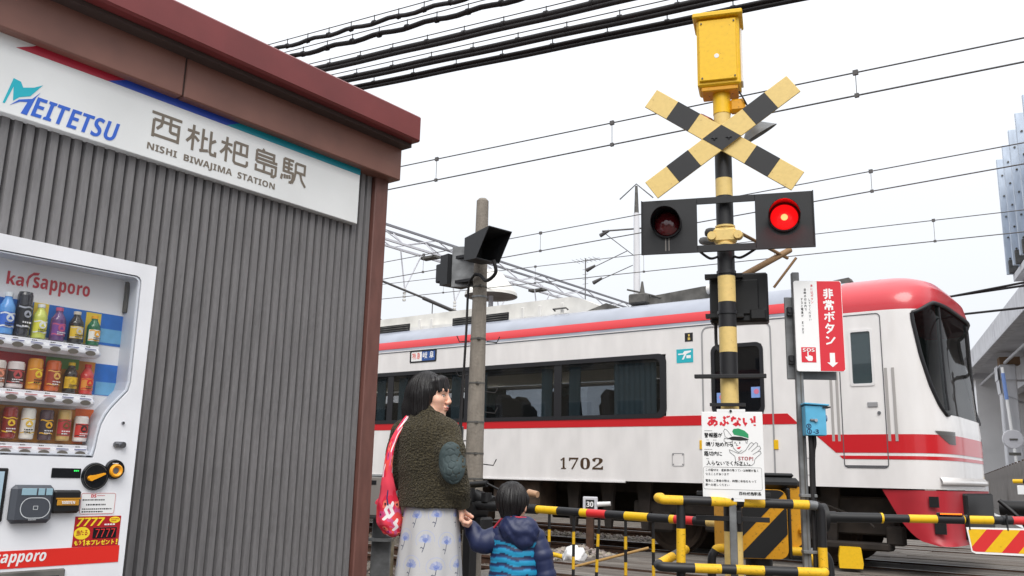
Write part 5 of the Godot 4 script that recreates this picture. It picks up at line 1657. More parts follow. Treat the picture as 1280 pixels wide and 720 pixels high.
func build_crossing_signal() -> void:
	var at := Vector3(-2.382, 0.0, -5.405)
	var yaw := 20.8
	var s := thing("crossing_signal", "black and yellow level crossing signal mast with crossed boards and twin red lamps", "crossing signal", at, yaw)
	# mast
	var levels := [0.02, "stripe_black", 0.35, "cream", 0.79, "stripe_black", 1.55, "cream", 1.755, "stripe_black", 1.92, "cream", 2.085, "stripe_black", 2.255, "cream", 2.43, "stripe_black", 2.64, "cream", 2.775, "stripe_black", 2.985, "cream", 3.11, "stripe_black", 3.3, "cream", 3.58]
	for i in range(0, levels.size() - 1, 2):
		part(s, "mast_band", CY(Vector3(0, levels[i], 0), Vector3(0, levels[i + 2], 0), 0.0571, -1, 24), M(levels[i + 1]))
	part(s, "mast_top", CY(Vector3(0, 3.58, 0), Vector3(0, 3.76, 0), 0.06, -1, 24), M("yellow"))
	var col := MB.new()
	for y in [2.64, 2.765]:
		col.cyl(Vector3(0, y, 0), Vector3(0, y + 0.012, 0), 0.066, -1, 24)
	for q in [-0.085, 0.085]:
		col.cyl(Vector3(q, 2.7, 0.03), Vector3(q, 2.7, 0.075), 0.034, 0.028, 14)
		col.cyl(Vector3(q * 0.7, 2.7, 0.0), Vector3(q, 2.7, 0.05), 0.03, -1, 12)
	col.bx(Vector3(-0.075, 2.655, -0.03), Vector3(0.075, 2.755, 0.062), 0.015)
	part(s, "mast_clamp", col, M("cream"))
	# speaker box on top
	var bxp := MB.new()
	bxp.bx(Vector3(-0.155, 3.76, -0.1), Vector3(0.135, 4.265, 0.1), 0.012)
	var box := part(s, "speaker_box", bxp, M("yellow"))
	part(box, "box_lid", BX(Vector3(-0.18, 4.262, -0.13), Vector3(0.16, 4.30, 0.14), 0.008), M("yellow"))
	part(box, "box_door", BX(Vector3(-0.14, 3.79, 0.1), Vector3(0.115, 4.245, 0.118), 0.006), M("yellow"))
	var bo := MB.new()
	for q in [[-0.12, 3.81], [0.1, 3.81], [-0.12, 4.22], [0.1, 4.22]]:
		bo.cyl(Vector3(q[0], q[1], 0.118), Vector3(q[0], q[1], 0.124), 0.006, -1, 8)
	part(box, "bolt", bo, M("roof_gear"))
	part(box, "paint_chip", CY(Vector3(-0.02, 3.97, 0.1182), Vector3(-0.02, 3.97, 0.1195), 0.017, -1, 9), M("white_paint"))
	part(box, "bottom_flange", BX(Vector3(-0.13, 3.725, -0.09), Vector3(0.115, 3.758, 0.09), 0.006), M("yellow_deep"))
	part(box, "side_louvre", BX(Vector3(0.135, 3.8, -0.08), Vector3(0.15, 4.2, 0.03), 0.004), M("white_paint"))
	# hand-sized yellow bracket, grey horn and the rusty siren behind the boards
	part(s, "bracket", BX(Vector3(0.05, 3.58, -0.03), Vector3(0.16, 3.68, 0.04), 0.02), M("yellow_deep"))
	var hr := MB.new()
	hr.X = Transform3D(Basis(Vector3(0.4, -0.35, -0.2).normalized().cross(Vector3.UP).normalized(), 0.0) , Vector3(0.2, 3.55, -0.16))
	hr.cyl(Vector3(0, 0, 0), Vector3(0.04, -0.07, -0.02), 0.05, 0.14, 28, false)
	hr.cyl(Vector3(-0.05, 0.06, 0.02), Vector3(0, 0, 0), 0.06, 0.05, 16)
	part(s, "horn", hr, M("galv"))
	part(s, "siren", CY(Vector3(-0.16, 3.62, -0.14), Vector3(-0.1, 3.53, -0.03), 0.042, 0.05, 16), mat("siren_rust", 170, 96, 78, 0.6))
	part(s, "lead", TB(curve([Vector3(0.12, 3.74, 0.0), Vector3(0.15, 3.66, 0.05), Vector3(0.2, 3.6, -0.1)]), 0.006, 6), M("cable"))
	# crossed boards
	var zc := 0.12
	for sg in [1.0, -1.0]:
		var dir := Vector2(cos(deg_to_rad(35.5)), sin(deg_to_rad(35.5)) * sg)
		var nr := Vector2(-dir.y, dir.x)
		var bd := part(s, "crossbuck_board", MB.new(), M("cream"))
		var whole := MB.new()
		var zz := zc if sg > 0 else zc - 0.016
		var L := 0.585
		var quadp := func(a: float, b: float, z0: float, z1: float, m: MB) -> void:
			m.X = Transform3D(Basis(Vector3(dir.x, dir.y, 0), Vector3(nr.x, nr.y, 0), Vector3(0, 0, 1)), Vector3(0.0, 3.366, 0))
			m.bx(Vector3(a, -0.074, z0), Vector3(b, 0.074, z1), 0.0025)
		quadp.call(-L, L, zz - 0.006, zz + 0.006, whole)
		bd.mesh = whole.mesh()
		for q in [[-0.405, -0.225], [0.225, 0.405]]:
			var bl := MB.new()
			quadp.call(q[0], q[1], zz + 0.0055, zz + 0.0075, bl)
			part(bd, "black_stripe", bl, M("stripe_black"))
	var cen := MB.new()
	var dd := 0.074
	var hx := dd / sin(deg_to_rad(35.5))
	var hy := dd / cos(deg_to_rad(35.5))
	cen.X = Transform3D(Basis(), Vector3(0, 3.366, 0))
	cen.prism(pv([-hx, 0, 0, -hy, hx, 0, 0, hy]), zc + 0.0055, zc + 0.0085)
	part(s, "crossbuck_centre", cen, M("stripe_black"))
	var cl := MB.new()
	for q in [-0.048, 0.048]:
		cl.box(Vector3(q, 3.366, zc + 0.0115), Vector3(0.04, 0.006, 0.006))
		cl.box(Vector3(q, 3.366, zc + 0.0115), Vector3(0.006, 0.034, 0.006))
		cl.cyl(Vector3(q, 3.366, zc + 0.0085), Vector3(q, 3.366, zc + 0.018), 0.01, -1, 8)
	cl.box(Vector3(0, 3.366, 0.085), Vector3(0.1, 0.05, 0.055))
	part(s, "crossbuck_bolt", cl, M("gasket"))
	# lamp board: two black plates joined by rails, a hole where the mast passes
	var lb := MB.new()
	var zl := 0.1
	lb.bx(Vector3(-0.548, 2.58, zl - 0.008), Vector3(-0.176, 2.958, zl), 0.002)
	lb.bx(Vector3(0.2, 2.58, zl - 0.008), Vector3(0.566, 2.958, zl), 0.002)
	lb.bx(Vector3(-0.176, 2.912, zl - 0.008), Vector3(0.2, 2.958, zl), 0.002)
	lb.bx(Vector3(-0.176, 2.58, zl - 0.008), Vector3(0.2, 2.628, zl), 0.002)
	# turned lips along the edges
	lb.bx(Vector3(-0.548, 2.952, zl - 0.03), Vector3(0.566, 2.96, zl - 0.008))
	lb.bx(Vector3(-0.548, 2.578, zl), Vector3(0.566, 2.586, zl + 0.022))
	lb.bx(Vector3(-0.55, 2.58, zl), Vector3(-0.543, 2.958, zl + 0.012))
	lb.bx(Vector3(0.561, 2.58, zl), Vector3(0.568, 2.958, zl + 0.012))
	part(s, "lamp_board", lb, M("lamp_black"))
	for e in [-1, 1]:
		var c := Vector3(-0.375 if e < 0 else 0.382, 2.785, zl)
		var rim := MB.new()
		rim.X = Transform3D(Basis(Vector3.RIGHT, PI / 2), c)
		rim.lathe(PackedVector2Array([Vector2(0.098, 0.0), Vector2(0.098, 0.02), Vector2(0.088, 0.024), Vector2(0.086, 0.0)]), 32)
		var lp := part(s, "signal_lamp", rim, M("gasket"), "unlit dark red lamp" if e < 0 else "lit red lamp")
		var ln := MB.new()
		ln.X = Transform3D(Basis(Vector3.RIGHT, PI / 2), c)
		var pf := PackedVector2Array()
		for i in 9:
			var a := PI * 0.5 * i / 8.0
			pf.append(Vector2(maxf(0.0005, 0.087 * cos(a)), 0.004 + 0.045 * sin(a)))
		ln.lathe(pf, 32)
		part(lp, "lens", ln, M("lens_dark") if e < 0 else M("lens_lit"))
		# hood: upper half tube, tapered, cut back at the sides
		var hd := MB.new()
		var ra := []
		var rb := []
		for i in 25:
			var a := deg_to_rad(-25.0 + 230.0 * i / 24.0)
			var reach := 0.05 + 0.13 * pow(maxf(0.0, sin(a) * 0.5 + 0.5), 1.2)
			ra.append(c + Vector3(cos(a) * 0.1, sin(a) * 0.1, 0.0))
			rb.append(c + Vector3(cos(a) * 0.1, sin(a) * 0.1 - 0.02 * reach / 0.18, reach))
		hd.grid([ra, rb])
		var ri := []
		for p in rb:
			ri.append(p - (p - c) * Vector3(0.035, 0.035, 0))
		hd.grid([rb, ri])
		part(lp, "hood", hd, M("gasket") if e < 0 else mat("hood_lit", 52, 26, 28, 0.35))
		if e > 0:
			var om := OmniLight3D.new()
			om.name = "signal_light"
			om.light_color = Color(1.0, 0.08, 0.06)
			om.light_energy = 0.03
			om.light_size = 0.05
			om.omni_range = 8.0
			om.omni_attenuation = 2.0
			om.shadow_enabled = true
			om.position = c + Vector3(0, 0, 0.075)
			s.add_child(om)
			part(lp, "lamp_glint", CY(c + Vector3(0.0, -0.01, 0.0485), c + Vector3(0.0, -0.01, 0.0505), 0.022, 0.018, 14), glow("lamp_core", 255, 150, 90, 1.2))
	var dr := MB.new()
	for q in [-0.39, -0.368]:
		dr.bx(Vector3(q, 2.60, 0.1003), Vector3(q + 0.007, 2.69, 0.1012))
	part(s, "drip_stain", dr, M("fence_grey"))
	# back lamps and their arms seen through the hole
	var ba := MB.new()
	ba.tube(curve([Vector3(-0.02, 2.69, -0.05), Vector3(-0.14, 2.75, -0.25), Vector3(-0.19, 2.83, -0.55), Vector3(-0.1, 2.86, -0.75)]), 0.028, 8)
	ba.tube(curve([Vector3(-0.02, 2.76, -0.05), Vector3(-0.13, 2.84, -0.3), Vector3(-0.16, 2.88, -0.55)]), 0.018, 8)
	part(s, "rear_lamp_arm", ba, M("roof_gear"))
	var st := MB.new()
	st.cyl(Vector3(0.05, 2.45, -0.2), Vector3(0.42, 2.72, -0.5), 0.022, -1, 8)
	st.cyl(Vector3(0.1, 2.74, -0.06), Vector3(0.4, 2.66, -0.5), 0.012, -1, 8)
	st.cyl(Vector3(0.3, 2.45, -0.5), Vector3(0.46, 2.66, -0.5), 0.01, -1, 6)
	part(s, "stay_rod", st, mat("stay_brown", 150, 118, 84, 0.7))
	part(s, "loop_cable", TB(curve([Vector3(-0.17, 2.6, 0.06), Vector3(-0.1, 2.55, 0.04), Vector3(-0.04, 2.575, 0.0)]), 0.009, 6), M("cable"))
	part(s, "loop_cable", TB(curve([Vector3(0.2, 2.6, 0.06), Vector3(0.1, 2.545, 0.05), Vector3(0.04, 2.575, 0.0)]), 0.009, 6), M("cable"))
	# black rear lamp unit below
	var rb2 := MB.new()
	rb2.bx(Vector3(-0.125, 2.15, -0.3), Vector3(0.262, 2.49, -0.17), 0.012)
	rb2.bx(Vector3(-0.06, 2.2, -0.17), Vector3(0.2, 2.44, -0.155), 0.02)
	rb2.bx(Vector3(-0.15, 2.445, -0.16), Vector3(0.1, 2.475, -0.1))
	rb2.bx(Vector3(-0.15, 2.175, -0.16), Vector3(0.1, 2.2, -0.1))
	rb2.bx(Vector3(0.14, 2.16, -0.17), Vector3(0.245, 2.235, -0.14), 0.01)
	part(s, "rear_lamp_unit", rb2, M("black"))
	var ub := MB.new()
	for y in [2.455, 2.185, 1.765]:
		ub.cyl(Vector3(0, y - 0.011, 0), Vector3(0, y + 0.011, 0), 0.064, -1, 24)
	part(s, "mast_band_clamp", ub, M("gasket"))
	var cf := TB(curve([Vector3(-0.09, 2.16, -0.2), Vector3(-0.09, 2.02, -0.2), Vector3(-0.08, 1.97, -0.17), Vector3(-0.05, 1.955, -0.12), Vector3(-0.03, 2.0, -0.07)]), 0.011, 8)
	part(s, "conduit", cf, M("cable"))
	# flat arms that the warning board hangs from
	for y in [1.757, 1.02]:
		part(s, "sign_arm", BX(Vector3(-0.215, y - 0.013, 0.058), Vector3(0.235, y + 0.013, 0.088), 0.003), M("stripe_black"))
	part(s, "sign_arm_short", BX(Vector3(-0.12, 1.565, 0.06), Vector3(0.1, 1.585, 0.09)), M("stripe_black"))
	part(s, "base_plate", CY(Vector3(0, 0.0, 0), Vector3(0, 0.02, 0), 0.15, -1, 20), M("stripe_black"))
	build_warning_sign(at, yaw)
	build_emergency_post()

func build_warning_sign(at: Vector3, yaw: float) -> void:
	var s := thing("warning_sign", "white warning board with red heading, waving guard drawing and black Japanese text", "sign", at, yaw)
	var f := Transform3D(Basis(), Vector3(0, 0, 0.15))
	var b := MB.new()
	b.X = f
	b.bx(Vector3(-0.17, 0.992, -0.004), Vector3(0.203, 1.524, 0.0), 0.002)
	b.bx(Vector3(-0.073, 1.524, -0.004), Vector3(0.1, 1.541, 0.0))
	b.bx(Vector3(-0.062, 0.976, -0.004), Vector3(0.08, 0.992, 0.0))
	part(s, "board", b, M("white_print"))
	var rd := MB.new()
	rd.X = f
	write_chars(rd, "あぶない", Vector2(-0.137, 1.501), Vector2(0.071, 0.066), Vector2(0.0715, 0), 0.19)
	write_chars(rd, "！", Vector2(0.13, 1.501), Vector2(0.05, 0.066), Vector2(0.06, 0), 0.2)
	part(s, "heading", rd, M("red_print"))
	var tx := MB.new()
	tx.X = f
	var lines := [["警報器が", -0.155, 1.393], ["鳴り始めたら", -0.145, 1.337], ["踏切内に", -0.157, 1.279], ["入らないでください。", -0.145, 1.221]]
	for l in lines:
		write_chars(tx, l[0], Vector2(l[1], l[2]), Vector2(0.0275, 0.029), Vector2(0.0282, 0), 0.14)
	# small reading aids above the words
	fine_print(tx, -0.152, 1.402, -0.085, 1.409, 1)
	fine_print(tx, -0.14, 1.345, -0.12, 1.351, 1)
	fine_print(tx, -0.1, 1.345, -0.07, 1.351, 1)
	fine_print(tx, -0.155, 1.287, -0.085, 1.293, 1)
	fine_print(tx, -0.145, 1.229, -0.12, 1.235, 1)
	write_chars(tx, "この踏切は、遮断機の降りている時間が長く", Vector2(-0.152, 1.172), Vector2(0.0155, 0.0155), Vector2(0.0162, 0), 0.11)
	write_chars(tx, "なることがあります", Vector2(-0.152, 1.147), Vector2(0.0155, 0.0155), Vector2(0.0162, 0), 0.11)
	write_chars(tx, "電車にご乗車の際は、時間に余裕をもって", Vector2(-0.152, 1.107), Vector2(0.0155, 0.0155), Vector2(0.0162, 0), 0.11)
	write_chars(tx, "駅へお越しください", Vector2(-0.152, 1.082), Vector2(0.0155, 0.0155), Vector2(0.0162, 0), 0.11)
	write_chars(tx, "西枇杷島駅長", Vector2(0.048, 1.036), Vector2(0.0215, 0.0215), Vector2(0.0225, 0), 0.12)
	part(s, "lettering", tx, M("black_print"))
	var bx := MB.new()
	bx.X = f
	bx.ribbon(rrect(-0.163, 1.047, 0.188, 1.182, 0.01), 0.0016, 0.0012, true)
	part(s, "text_border", bx, M("roof_gear"))
	# the guard: line drawing with a green cap and a raised hand
	var g := MB.new()
	g.X = f
	g.prism(pv([0.028, 1.382, 0.018, 1.402, 0.026, 1.418, 0.055, 1.422, 0.092, 1.408, 0.115, 1.386, 0.116, 1.362, 0.08, 1.372]), 0.0004, 0.001)
	part(s, "drawn_cap", g, M("green_print"))
	var pk := MB.new()
	pk.X = f
	pk.prism(pv([-0.01, 1.36, 0.02, 1.372, 0.07, 1.37, 0.118, 1.356, 0.104, 1.349, 0.06, 1.346, 0.01, 1.35]), 0.0004, 0.0014)
	pk.prism(oval(0.033, 1.333, 0.003, 0.006, 10), 0.0004, 0.0015)
	pk.prism(oval(0.062, 1.333, 0.003, 0.006, 10), 0.0004, 0.0015)
	part(s, "drawn_peak", pk, M("black_print"))
	var ol := MB.new()
	ol.X = f
	var zz := 0.0016
	for l in [
		[0.02, 1.35, 0.018, 1.325, 0.022, 1.302, 0.04, 1.282, 0.055, 1.275, 0.075, 1.288],
		[0.044, 1.33, 0.04, 1.318, 0.052, 1.316],
		[-0.006, 1.358, -0.026, 1.37, -0.034, 1.405, -0.027, 1.418, -0.014, 1.41, 0.014, 1.374],
		[-0.006, 1.355, -0.03, 1.36, -0.034, 1.345, -0.022, 1.334, 0.0, 1.335, 0.018, 1.34],
		[-0.022, 1.334, -0.01, 1.322, 0.018, 1.318],
		[0.11, 1.352, 0.106, 1.33, 0.098, 1.336, 0.1, 1.348],
		[0.012, 1.285, -0.002, 1.29, 0.0, 1.275, 0.03, 1.25, 0.036, 1.21, 0.06, 1.196, 0.13, 1.196, 0.145, 1.21, 0.15, 1.235, 0.188, 1.27, 0.184, 1.283, 0.17, 1.282, 0.138, 1.262],
		[0.17, 1.282, 0.187, 1.3, 0.18, 1.315, 0.166, 1.312, 0.13, 1.28],
		[0.166, 1.312, 0.17, 1.33, 0.158, 1.336, 0.146, 1.326, 0.112, 1.29],
		[0.146, 1.326, 0.134, 1.336, 0.122, 1.328, 0.096, 1.288, 0.07, 1.27, 0.045, 1.27, 0.012, 1.285],
	]:
		ol.ribbon(pv(l), 0.0022, zz)
		zz += 0.0001
	part(s, "drawn_outline", ol, M("black_print"))
	var mo := MB.new()
	mo.X = f
	mo.prism(pv([0.042, 1.302, 0.068, 1.31, 0.062, 1.297, 0.05, 1.294]), 0.0004, 0.0013)
	part(s, "drawn_mouth", mo, M("red_print"))
	latin(s, "lettering", "STOP!", f, 0.05, 1.226, 0.09, 0.022, mat("stop_print", 176, 96, 100, 0.5), true)
	var sc := MB.new()
	sc.cyl(Vector3(0.012, 1.529, 0.15), Vector3(0.012, 1.529, 0.156), 0.008, -1, 10)
	sc.cyl(Vector3(0.009, 0.99, 0.15), Vector3(0.009, 0.99, 0.156), 0.008, -1, 10)
	part(s, "screw", sc, M("gasket"))
	# grey square post of the board
	var po := MB.new()
	po.bx(Vector3(-0.014, 0.0, 0.105), Vector3(0.03, 1.5, 0.144), 0.004)
	part(s, "post", po, M("galv"))
	var ck := MB.new()
	ck.bx(Vector3(0.03, 0.84, 0.09), Vector3(0.06, 0.92, 0.14), 0.004)
	ck.bx(Vector3(-0.22, 0.855, 0.088), Vector3(0.225, 0.885, 0.1), 0.002)
	part(s, "post_bracket", ck, M("stripe_black"))

func build_emergency_post() -> void:
	var at := Vector3(-2.002, 0.0, -5.633)
	var s := thing("emergency_sign", "red and white emergency button sign with a white down arrow on a grey post", "sign", at, 32)
	part(s, "post", BX(Vector3(-0.02, 0.0, -0.045), Vector3(0.027, 2.46, 0.0), 0.004), M("galv"))
	part(s, "post_slot", BX(Vector3(0.004, 0.05, 0.0005), Vector3(0.012, 2.4, 0.002)), M("roof_gear"))
	var f := Transform3D(Basis(), Vector3(0, 0, 0.03))
	var wb := MB.new()
	wb.X = f
	wb.prism(rrect(-0.018, 1.8, 0.285, 2.395, 0.014), -0.016, 0.0)
	part(s, "board", wb, M("white_print"))
	var rd := MB.new()
	rd.X = f
	rd.prism(pv([0.13, 1.803, 0.272, 1.803, 0.282, 1.815, 0.282, 2.38, 0.272, 2.392, 0.13, 2.392]), 0.0003, 0.0012)
	rd.prism(pv([0.013, 1.857, 0.105, 1.857, 0.105, 1.955, 0.013, 1.955]), 0.0003, 0.0012)
	part(s, "red_panel", rd, M("red_print"))
	var wh := MB.new()
	wh.X = f
	var y := 2.345
	for ch in ["非", "常", "ボ", "タ", "ン"]:
		write_chars(wh, ch, Vector2(0.163, y), Vector2(0.072, 0.072), Vector2.ZERO, 0.15, 0.0018)
		y -= 0.0765
	wh.prism(pv([0.19, 1.92, 0.222, 1.92, 0.222, 1.858, 0.24, 1.858, 0.206, 1.828, 0.172, 1.858, 0.19, 1.858]), 0.0013, 0.0022)
	# pointing hand under the letters SOS
	wh.prism(pv([0.05, 1.925, 0.058, 1.925, 0.058, 1.9, 0.066, 1.903, 0.074, 1.899, 0.082, 1.897, 0.084, 1.88, 0.078, 1.866, 0.056, 1.866, 0.04, 1.884, 0.036, 1.895, 0.05, 1.893]), 0.0013, 0.0022)
	part(s, "white_print", wh, M("white_print"))
	latin(s, "lettering", "SOS", Transform3D(Basis(), Vector3(0, 0, 0.0312)), 0.022, 1.926, 0.074, 0.022, M("white_print"), true)
	var fp := MB.new()
	fp.X = f
	var cols := [[0.088, "常にはボタン", 1], [0.07, "押しててください", 0], [0.044, "当時の切は内で", 0], [0.022, "すると電車が止まります", 0]]
	var fr := MB.new()
	fr.X = f
	for c in cols:
		var yy: float = 2.37 if c[2] == 1 else (2.3 if c[0] > 0.06 else 2.345 if c[0] > 0.03 else 2.28)
		for ch in String(c[1]):
			write_chars(fr if c[2] == 1 else fp, ch, Vector2(c[0], yy), Vector2(0.016, 0.018), Vector2.ZERO, 0.1)
			yy -= 0.022
	part(s, "fine_lettering", fp, M("black_print"))
	part(s, "fine_lettering", fr, M("red_print"))
	# the steel plate behind, set off to the left and lower
	part(s, "backing_plate", BX(Vector3(-0.066, 1.755, -0.06), Vector3(0.246, 2.3, -0.046), 0.004), M("galv"))
	var bk := MB.new()
	for yb in [2.2, 1.88]:
		bk.bx(Vector3(-0.055, yb - 0.03, -0.046), Vector3(-0.022, yb + 0.03, -0.02), 0.004)
		bk.cyl(Vector3(-0.04, yb, -0.02), Vector3(-0.04, yb, -0.01), 0.011, -1, 8)
	part(s, "clamp", bk, M("gasket"))
	# blue button box on the same post
	var bb := thing("emergency_button_box", "light blue emergency button box hung on the grey sign post", "button box", at, 32)
	var body := MB.new()
	body.bx(Vector3(0.004, 1.39, 0.004), Vector3(0.13, 1.575, 0.105), 0.004)
	part(bb, "box", body, M("blue_box"))
	var lid := MB.new()
	lid.X = Transform3D(Basis(Vector3(0, 0, 1), -0.06), Vector3(0.067, 1.585, 0.055))
	lid.bx(Vector3(-0.068, -0.006, -0.058), Vector3(0.084, 0.004, 0.062), 0.002)
	part(bb, "box_lid", lid, M("blue_box"))
	part(bb, "lid_edge", BX(Vector3(0.11, 1.562, 0.035), Vector3(0.158, 1.57, 0.115)), M("gasket"))
	part(bb, "key_latch", BX(Vector3(0.03, 1.478, 0.105), Vector3(0.062, 1.492, 0.116), 0.004), M("steel"))
	part(bb, "key_latch", CY(Vector3(0.066, 1.483, 0.105), Vector3(0.066, 1.483, 0.118), 0.01, -1, 12), M("chrome"))
	part(bb, "number_plate", BX(Vector3(0.131, 1.4, 0.02), Vector3(0.1325, 1.46, 0.09)), M("red_print"))
	part(bb, "push_button", CY(Vector3(0.13, 1.5, 0.055), Vector3(0.145, 1.5, 0.055), 0.02, -1, 14), mat("button_grey", 120, 140, 170, 0.5))
	var f2 := Transform3D(Basis(), Vector3(0, 0, 0.105))
	for q in [[0.022, 1.446], [0.024, 1.413]]:
		var ci := MB.new()
		ci.X = f2
		ci.ribbon(oval(q[0], q[1], 0.0135, 0.0135, 18), 0.005, 0.0012, true)
		part(bb, "number_ring", ci, M("blue_ink"))
	latin(bb, "lettering", "4", f2, 0.0185, 1.405, 0.011, 0.016, M("blue_ink"), true)
	latin(bb, "lettering", "8", f2, 0.017, 1.439, 0.01, 0.014, M("blue_ink"), true)
	latin(bb, "lettering", "-3", f2, 0.047, 1.401, 0.034, 0.026, M("blue_ink"), true)
	var cd := MB.new()
	cd.tube(curve([Vector3(0.04, 1.39, 0.05), Vector3(0.042, 1.3, 0.05), Vector3(0.045, 1.1, 0.02), Vector3(0.05, 0.6, 0.0), Vector3(0.05, 0.0, 0.0)]), 0.014, 8)
	cd.tube(curve([Vector3(0.065, 1.39, 0.05), Vector3(0.066, 1.34, 0.05), Vector3(0.058, 1.25, 0.03), Vector3(0.062, 0.9, -0.01), Vector3(0.062, 0.0, -0.01)]), 0.012, 8)
	part(bb, "conduit", cd, M("cable"))
	var bands := MB.new()
	for yb in [1.02, 0.68]:
		bands.bx(Vector3(-0.024, yb - 0.01, -0.05), Vector3(0.075, yb + 0.01, 0.022), 0.003)
	part(bb, "conduit_band", bands, M("galv"))

# ------------------------------------------------------------------ gates and guard pipes
func build_gates() -> void:
	# guard pipe fence round the signal
	var at := Vector3(-2.321, 0, -5.326)
	var yaw := 37.8
	var g := thing("guard_rail", "chipped yellow and black steel guard pipe around the foot of the signal", "guard rail", at, yaw)
	var R := 0.0285
	var path := func(nm: String, pts: Array, lens: Array) -> void:
		# pts: a bent pipe; painted in alternating lengths
		var cv := curve(pts, 10)
		var acc := [0.0]
		for i in cv.size() - 1:
			acc.append(acc[i] + cv[i].distance_to(cv[i + 1]))
		var a := 0.0
		var k := 0
		while a < acc[acc.size() - 1] - 0.005:
			var b: float = minf(a + lens[k % lens.size()][0], acc[acc.size() - 1])
			var seg := PackedVector3Array()
			var at_len := func(L: float) -> Vector3:
				for i in cv.size() - 1:
					if L <= acc[i + 1]:
						return cv[i].lerp(cv[i + 1], (L - acc[i]) / maxf(acc[i + 1] - acc[i], 1e-6))
				return cv[cv.size() - 1]
			seg.append(at_len.call(a))
			for i in acc.size():
				if acc[i] > a + 0.001 and acc[i] < b - 0.001:
					seg.append(cv[i])
			seg.append(at_len.call(b))
			if seg.size() == 2:
				seg.insert(1, (seg[0] + seg[1]) * 0.5)
			part(g, nm, TB(seg, R, 16), M(lens[k % lens.size()][1]))
			a = b
			k += 1
	var Y := "yellow_pipe"
	var K := "stripe_black"
	# top rail: from its rounded left end across the front, round the corner
	path.call("top_pipe", [Vector3(-0.43, 0.985, -0.22), Vector3(-0.47, 0.985, -0.1), Vector3(-0.465, 0.978, 0.0), Vector3(-0.4, 0.975, 0.02), Vector3(0.1, 0.97, 0.02), Vector3(0.44, 0.966, 0.02)], [[0.37, Y], [0.175, K], [0.155, Y], [0.045, K], [0.13, Y], [0.175, K], [0.6, Y]])
	path.call("post_pipe", [Vector3(0.44, 0.966, 0.02), Vector3(0.5, 0.955, 0.015), Vector3(0.52, 0.9, 0.01), Vector3(0.522, 0.7, 0.0), Vector3(0.524, 0.4, 0.0), Vector3(0.525, -0.05, 0.0)], [[0.05, "galv"], [0.26, K], [0.16, Y], [0.2, K], [0.2, Y], [0.6, K]])
	path.call("post_pipe", [Vector3(-0.345, 0.955, 0.0), Vector3(-0.35, 0.6, 0.0), Vector3(-0.355, 0.3, 0.0), Vector3(-0.355, -0.05, 0.0)], [[0.15, K], [0.2, Y], [0.22, K], [0.2, Y], [0.5, K]])
	path.call("low_pipe", [Vector3(-0.25, 0.655, -0.36), Vector3(-0.45, 0.6, -0.06), Vector3(-0.49, 0.585, 0.02), Vector3(-0.42, 0.58, 0.06), Vector3(0.0, 0.575, 0.06), Vector3(0.42, 0.57, 0.06), Vector3(0.52, 0.573, 0.02), Vector3(0.55, 0.62, -0.3), Vector3(0.57, 0.65, -0.42)], [[0.12, Y], [0.1, "roof_gear"], [0.2, Y], [0.27, K], [0.16, Y], [0.09, K], [0.17, Y], [0.2, K], [0.19, Y], [0.09, K], [0.1, "galv"], [0.3, Y]])
	path.call("rear_pipe", [Vector3(-0.04, -0.05, -0.5), Vector3(-0.05, 0.5, -0.5), Vector3(-0.03, 0.63, -0.5), Vector3(0.06, 0.66, -0.5), Vector3(0.5, 0.65, -0.5), Vector3(0.66, 0.64, -0.5), Vector3(0.73, 0.6, -0.5), Vector3(0.74, 0.4, -0.5), Vector3(0.74, -0.05, -0.5)], [[0.7, K], [0.22, Y], [0.14, K], [0.22, Y], [0.1, "galv"], [0.6, K]])

	# gate machine with its barrier to the right
	var gm := thing("crossing_gate", "yellow and black striped gate machine with its barrier pole across the road", "crossing gate", Vector3(-2.42, 0, -5.98), 37.8)
	part(gm, "pedestal", CY(Vector3(-0.02, 0, -0.05), Vector3(-0.02, 0.62, -0.05), 0.09, -1, 18), M("stripe_black"))
	part(gm, "pedestal_band", CY(Vector3(-0.02, 0.25, -0.05), Vector3(-0.02, 0.42, -0.05), 0.0912, -1, 18), M("yellow_deep"))
	# case: bulging front with diagonal stripes
	var shape := rrect(-0.17, 0.6, 0.24, 1.05, 0.06)
	var case_mb := MB.new()
	case_mb.prism(shape, -0.22, 0.13)
	var cs := part(gm, "case", case_mb, M("yellow_deep"))
	cs.position.x = -0.11
	for q in [[-0.35, 0.09], [-0.07, 0.09], [0.21, 0.09], [0.49, 0.06]]:
		# diagonal bands clipped to the case front
		var c: float = q[0]
		var h: float = q[1]
		var bandp := PackedVector2Array([Vector2(c - 0.3 - h, 0.825 - 0.3), Vector2(c - 0.3 + h, 0.825 - 0.3), Vector2(c + 0.3 + h, 0.825 + 0.3), Vector2(c + 0.3 - h, 0.825 + 0.3)])
		for poly in Geometry2D.intersect_polygons(rrect(-0.166, 0.604, 0.236, 1.046, 0.058), bandp):
			var sb := MB.new()
			sb.prism(poly, 0.1305, 0.134)
			part(cs, "diagonal_band", sb, M("black"))
	part(cs, "hood", BX(Vector3(0.08, 1.05, -0.2), Vector3(0.36, 1.13, 0.08), 0.03), M("black"))
	part(cs, "hood_rim", BX(Vector3(0.12, 1.13, -0.17), Vector3(0.32, 1.16, 0.05), 0.012), M("black"))
	var sidec := MB.new()
	sidec.prism(pv([0.25, 0.62, 0.36, 0.7, 0.4, 0.86, 0.4, 1.06, 0.3, 1.08, 0.25, 1.0]), -0.16, 0.06)
	part(cs, "gear_cover", sidec, M("yellow_deep"))
	part(cs, "gear_cover_edge", BX(Vector3(0.243, 0.6, -0.2), Vector3(0.27, 1.06, 0.12), 0.008), M("black"))
	part(cs, "side_strut", BX(Vector3(0.405, 0.62, -0.12), Vector3(0.425, 1.1, -0.02), 0.006), M("black"))
	part(cs, "latch", BX(Vector3(0.33, 0.76, 0.06), Vector3(0.4, 0.8, 0.1), 0.01), M("yellow_deep"))
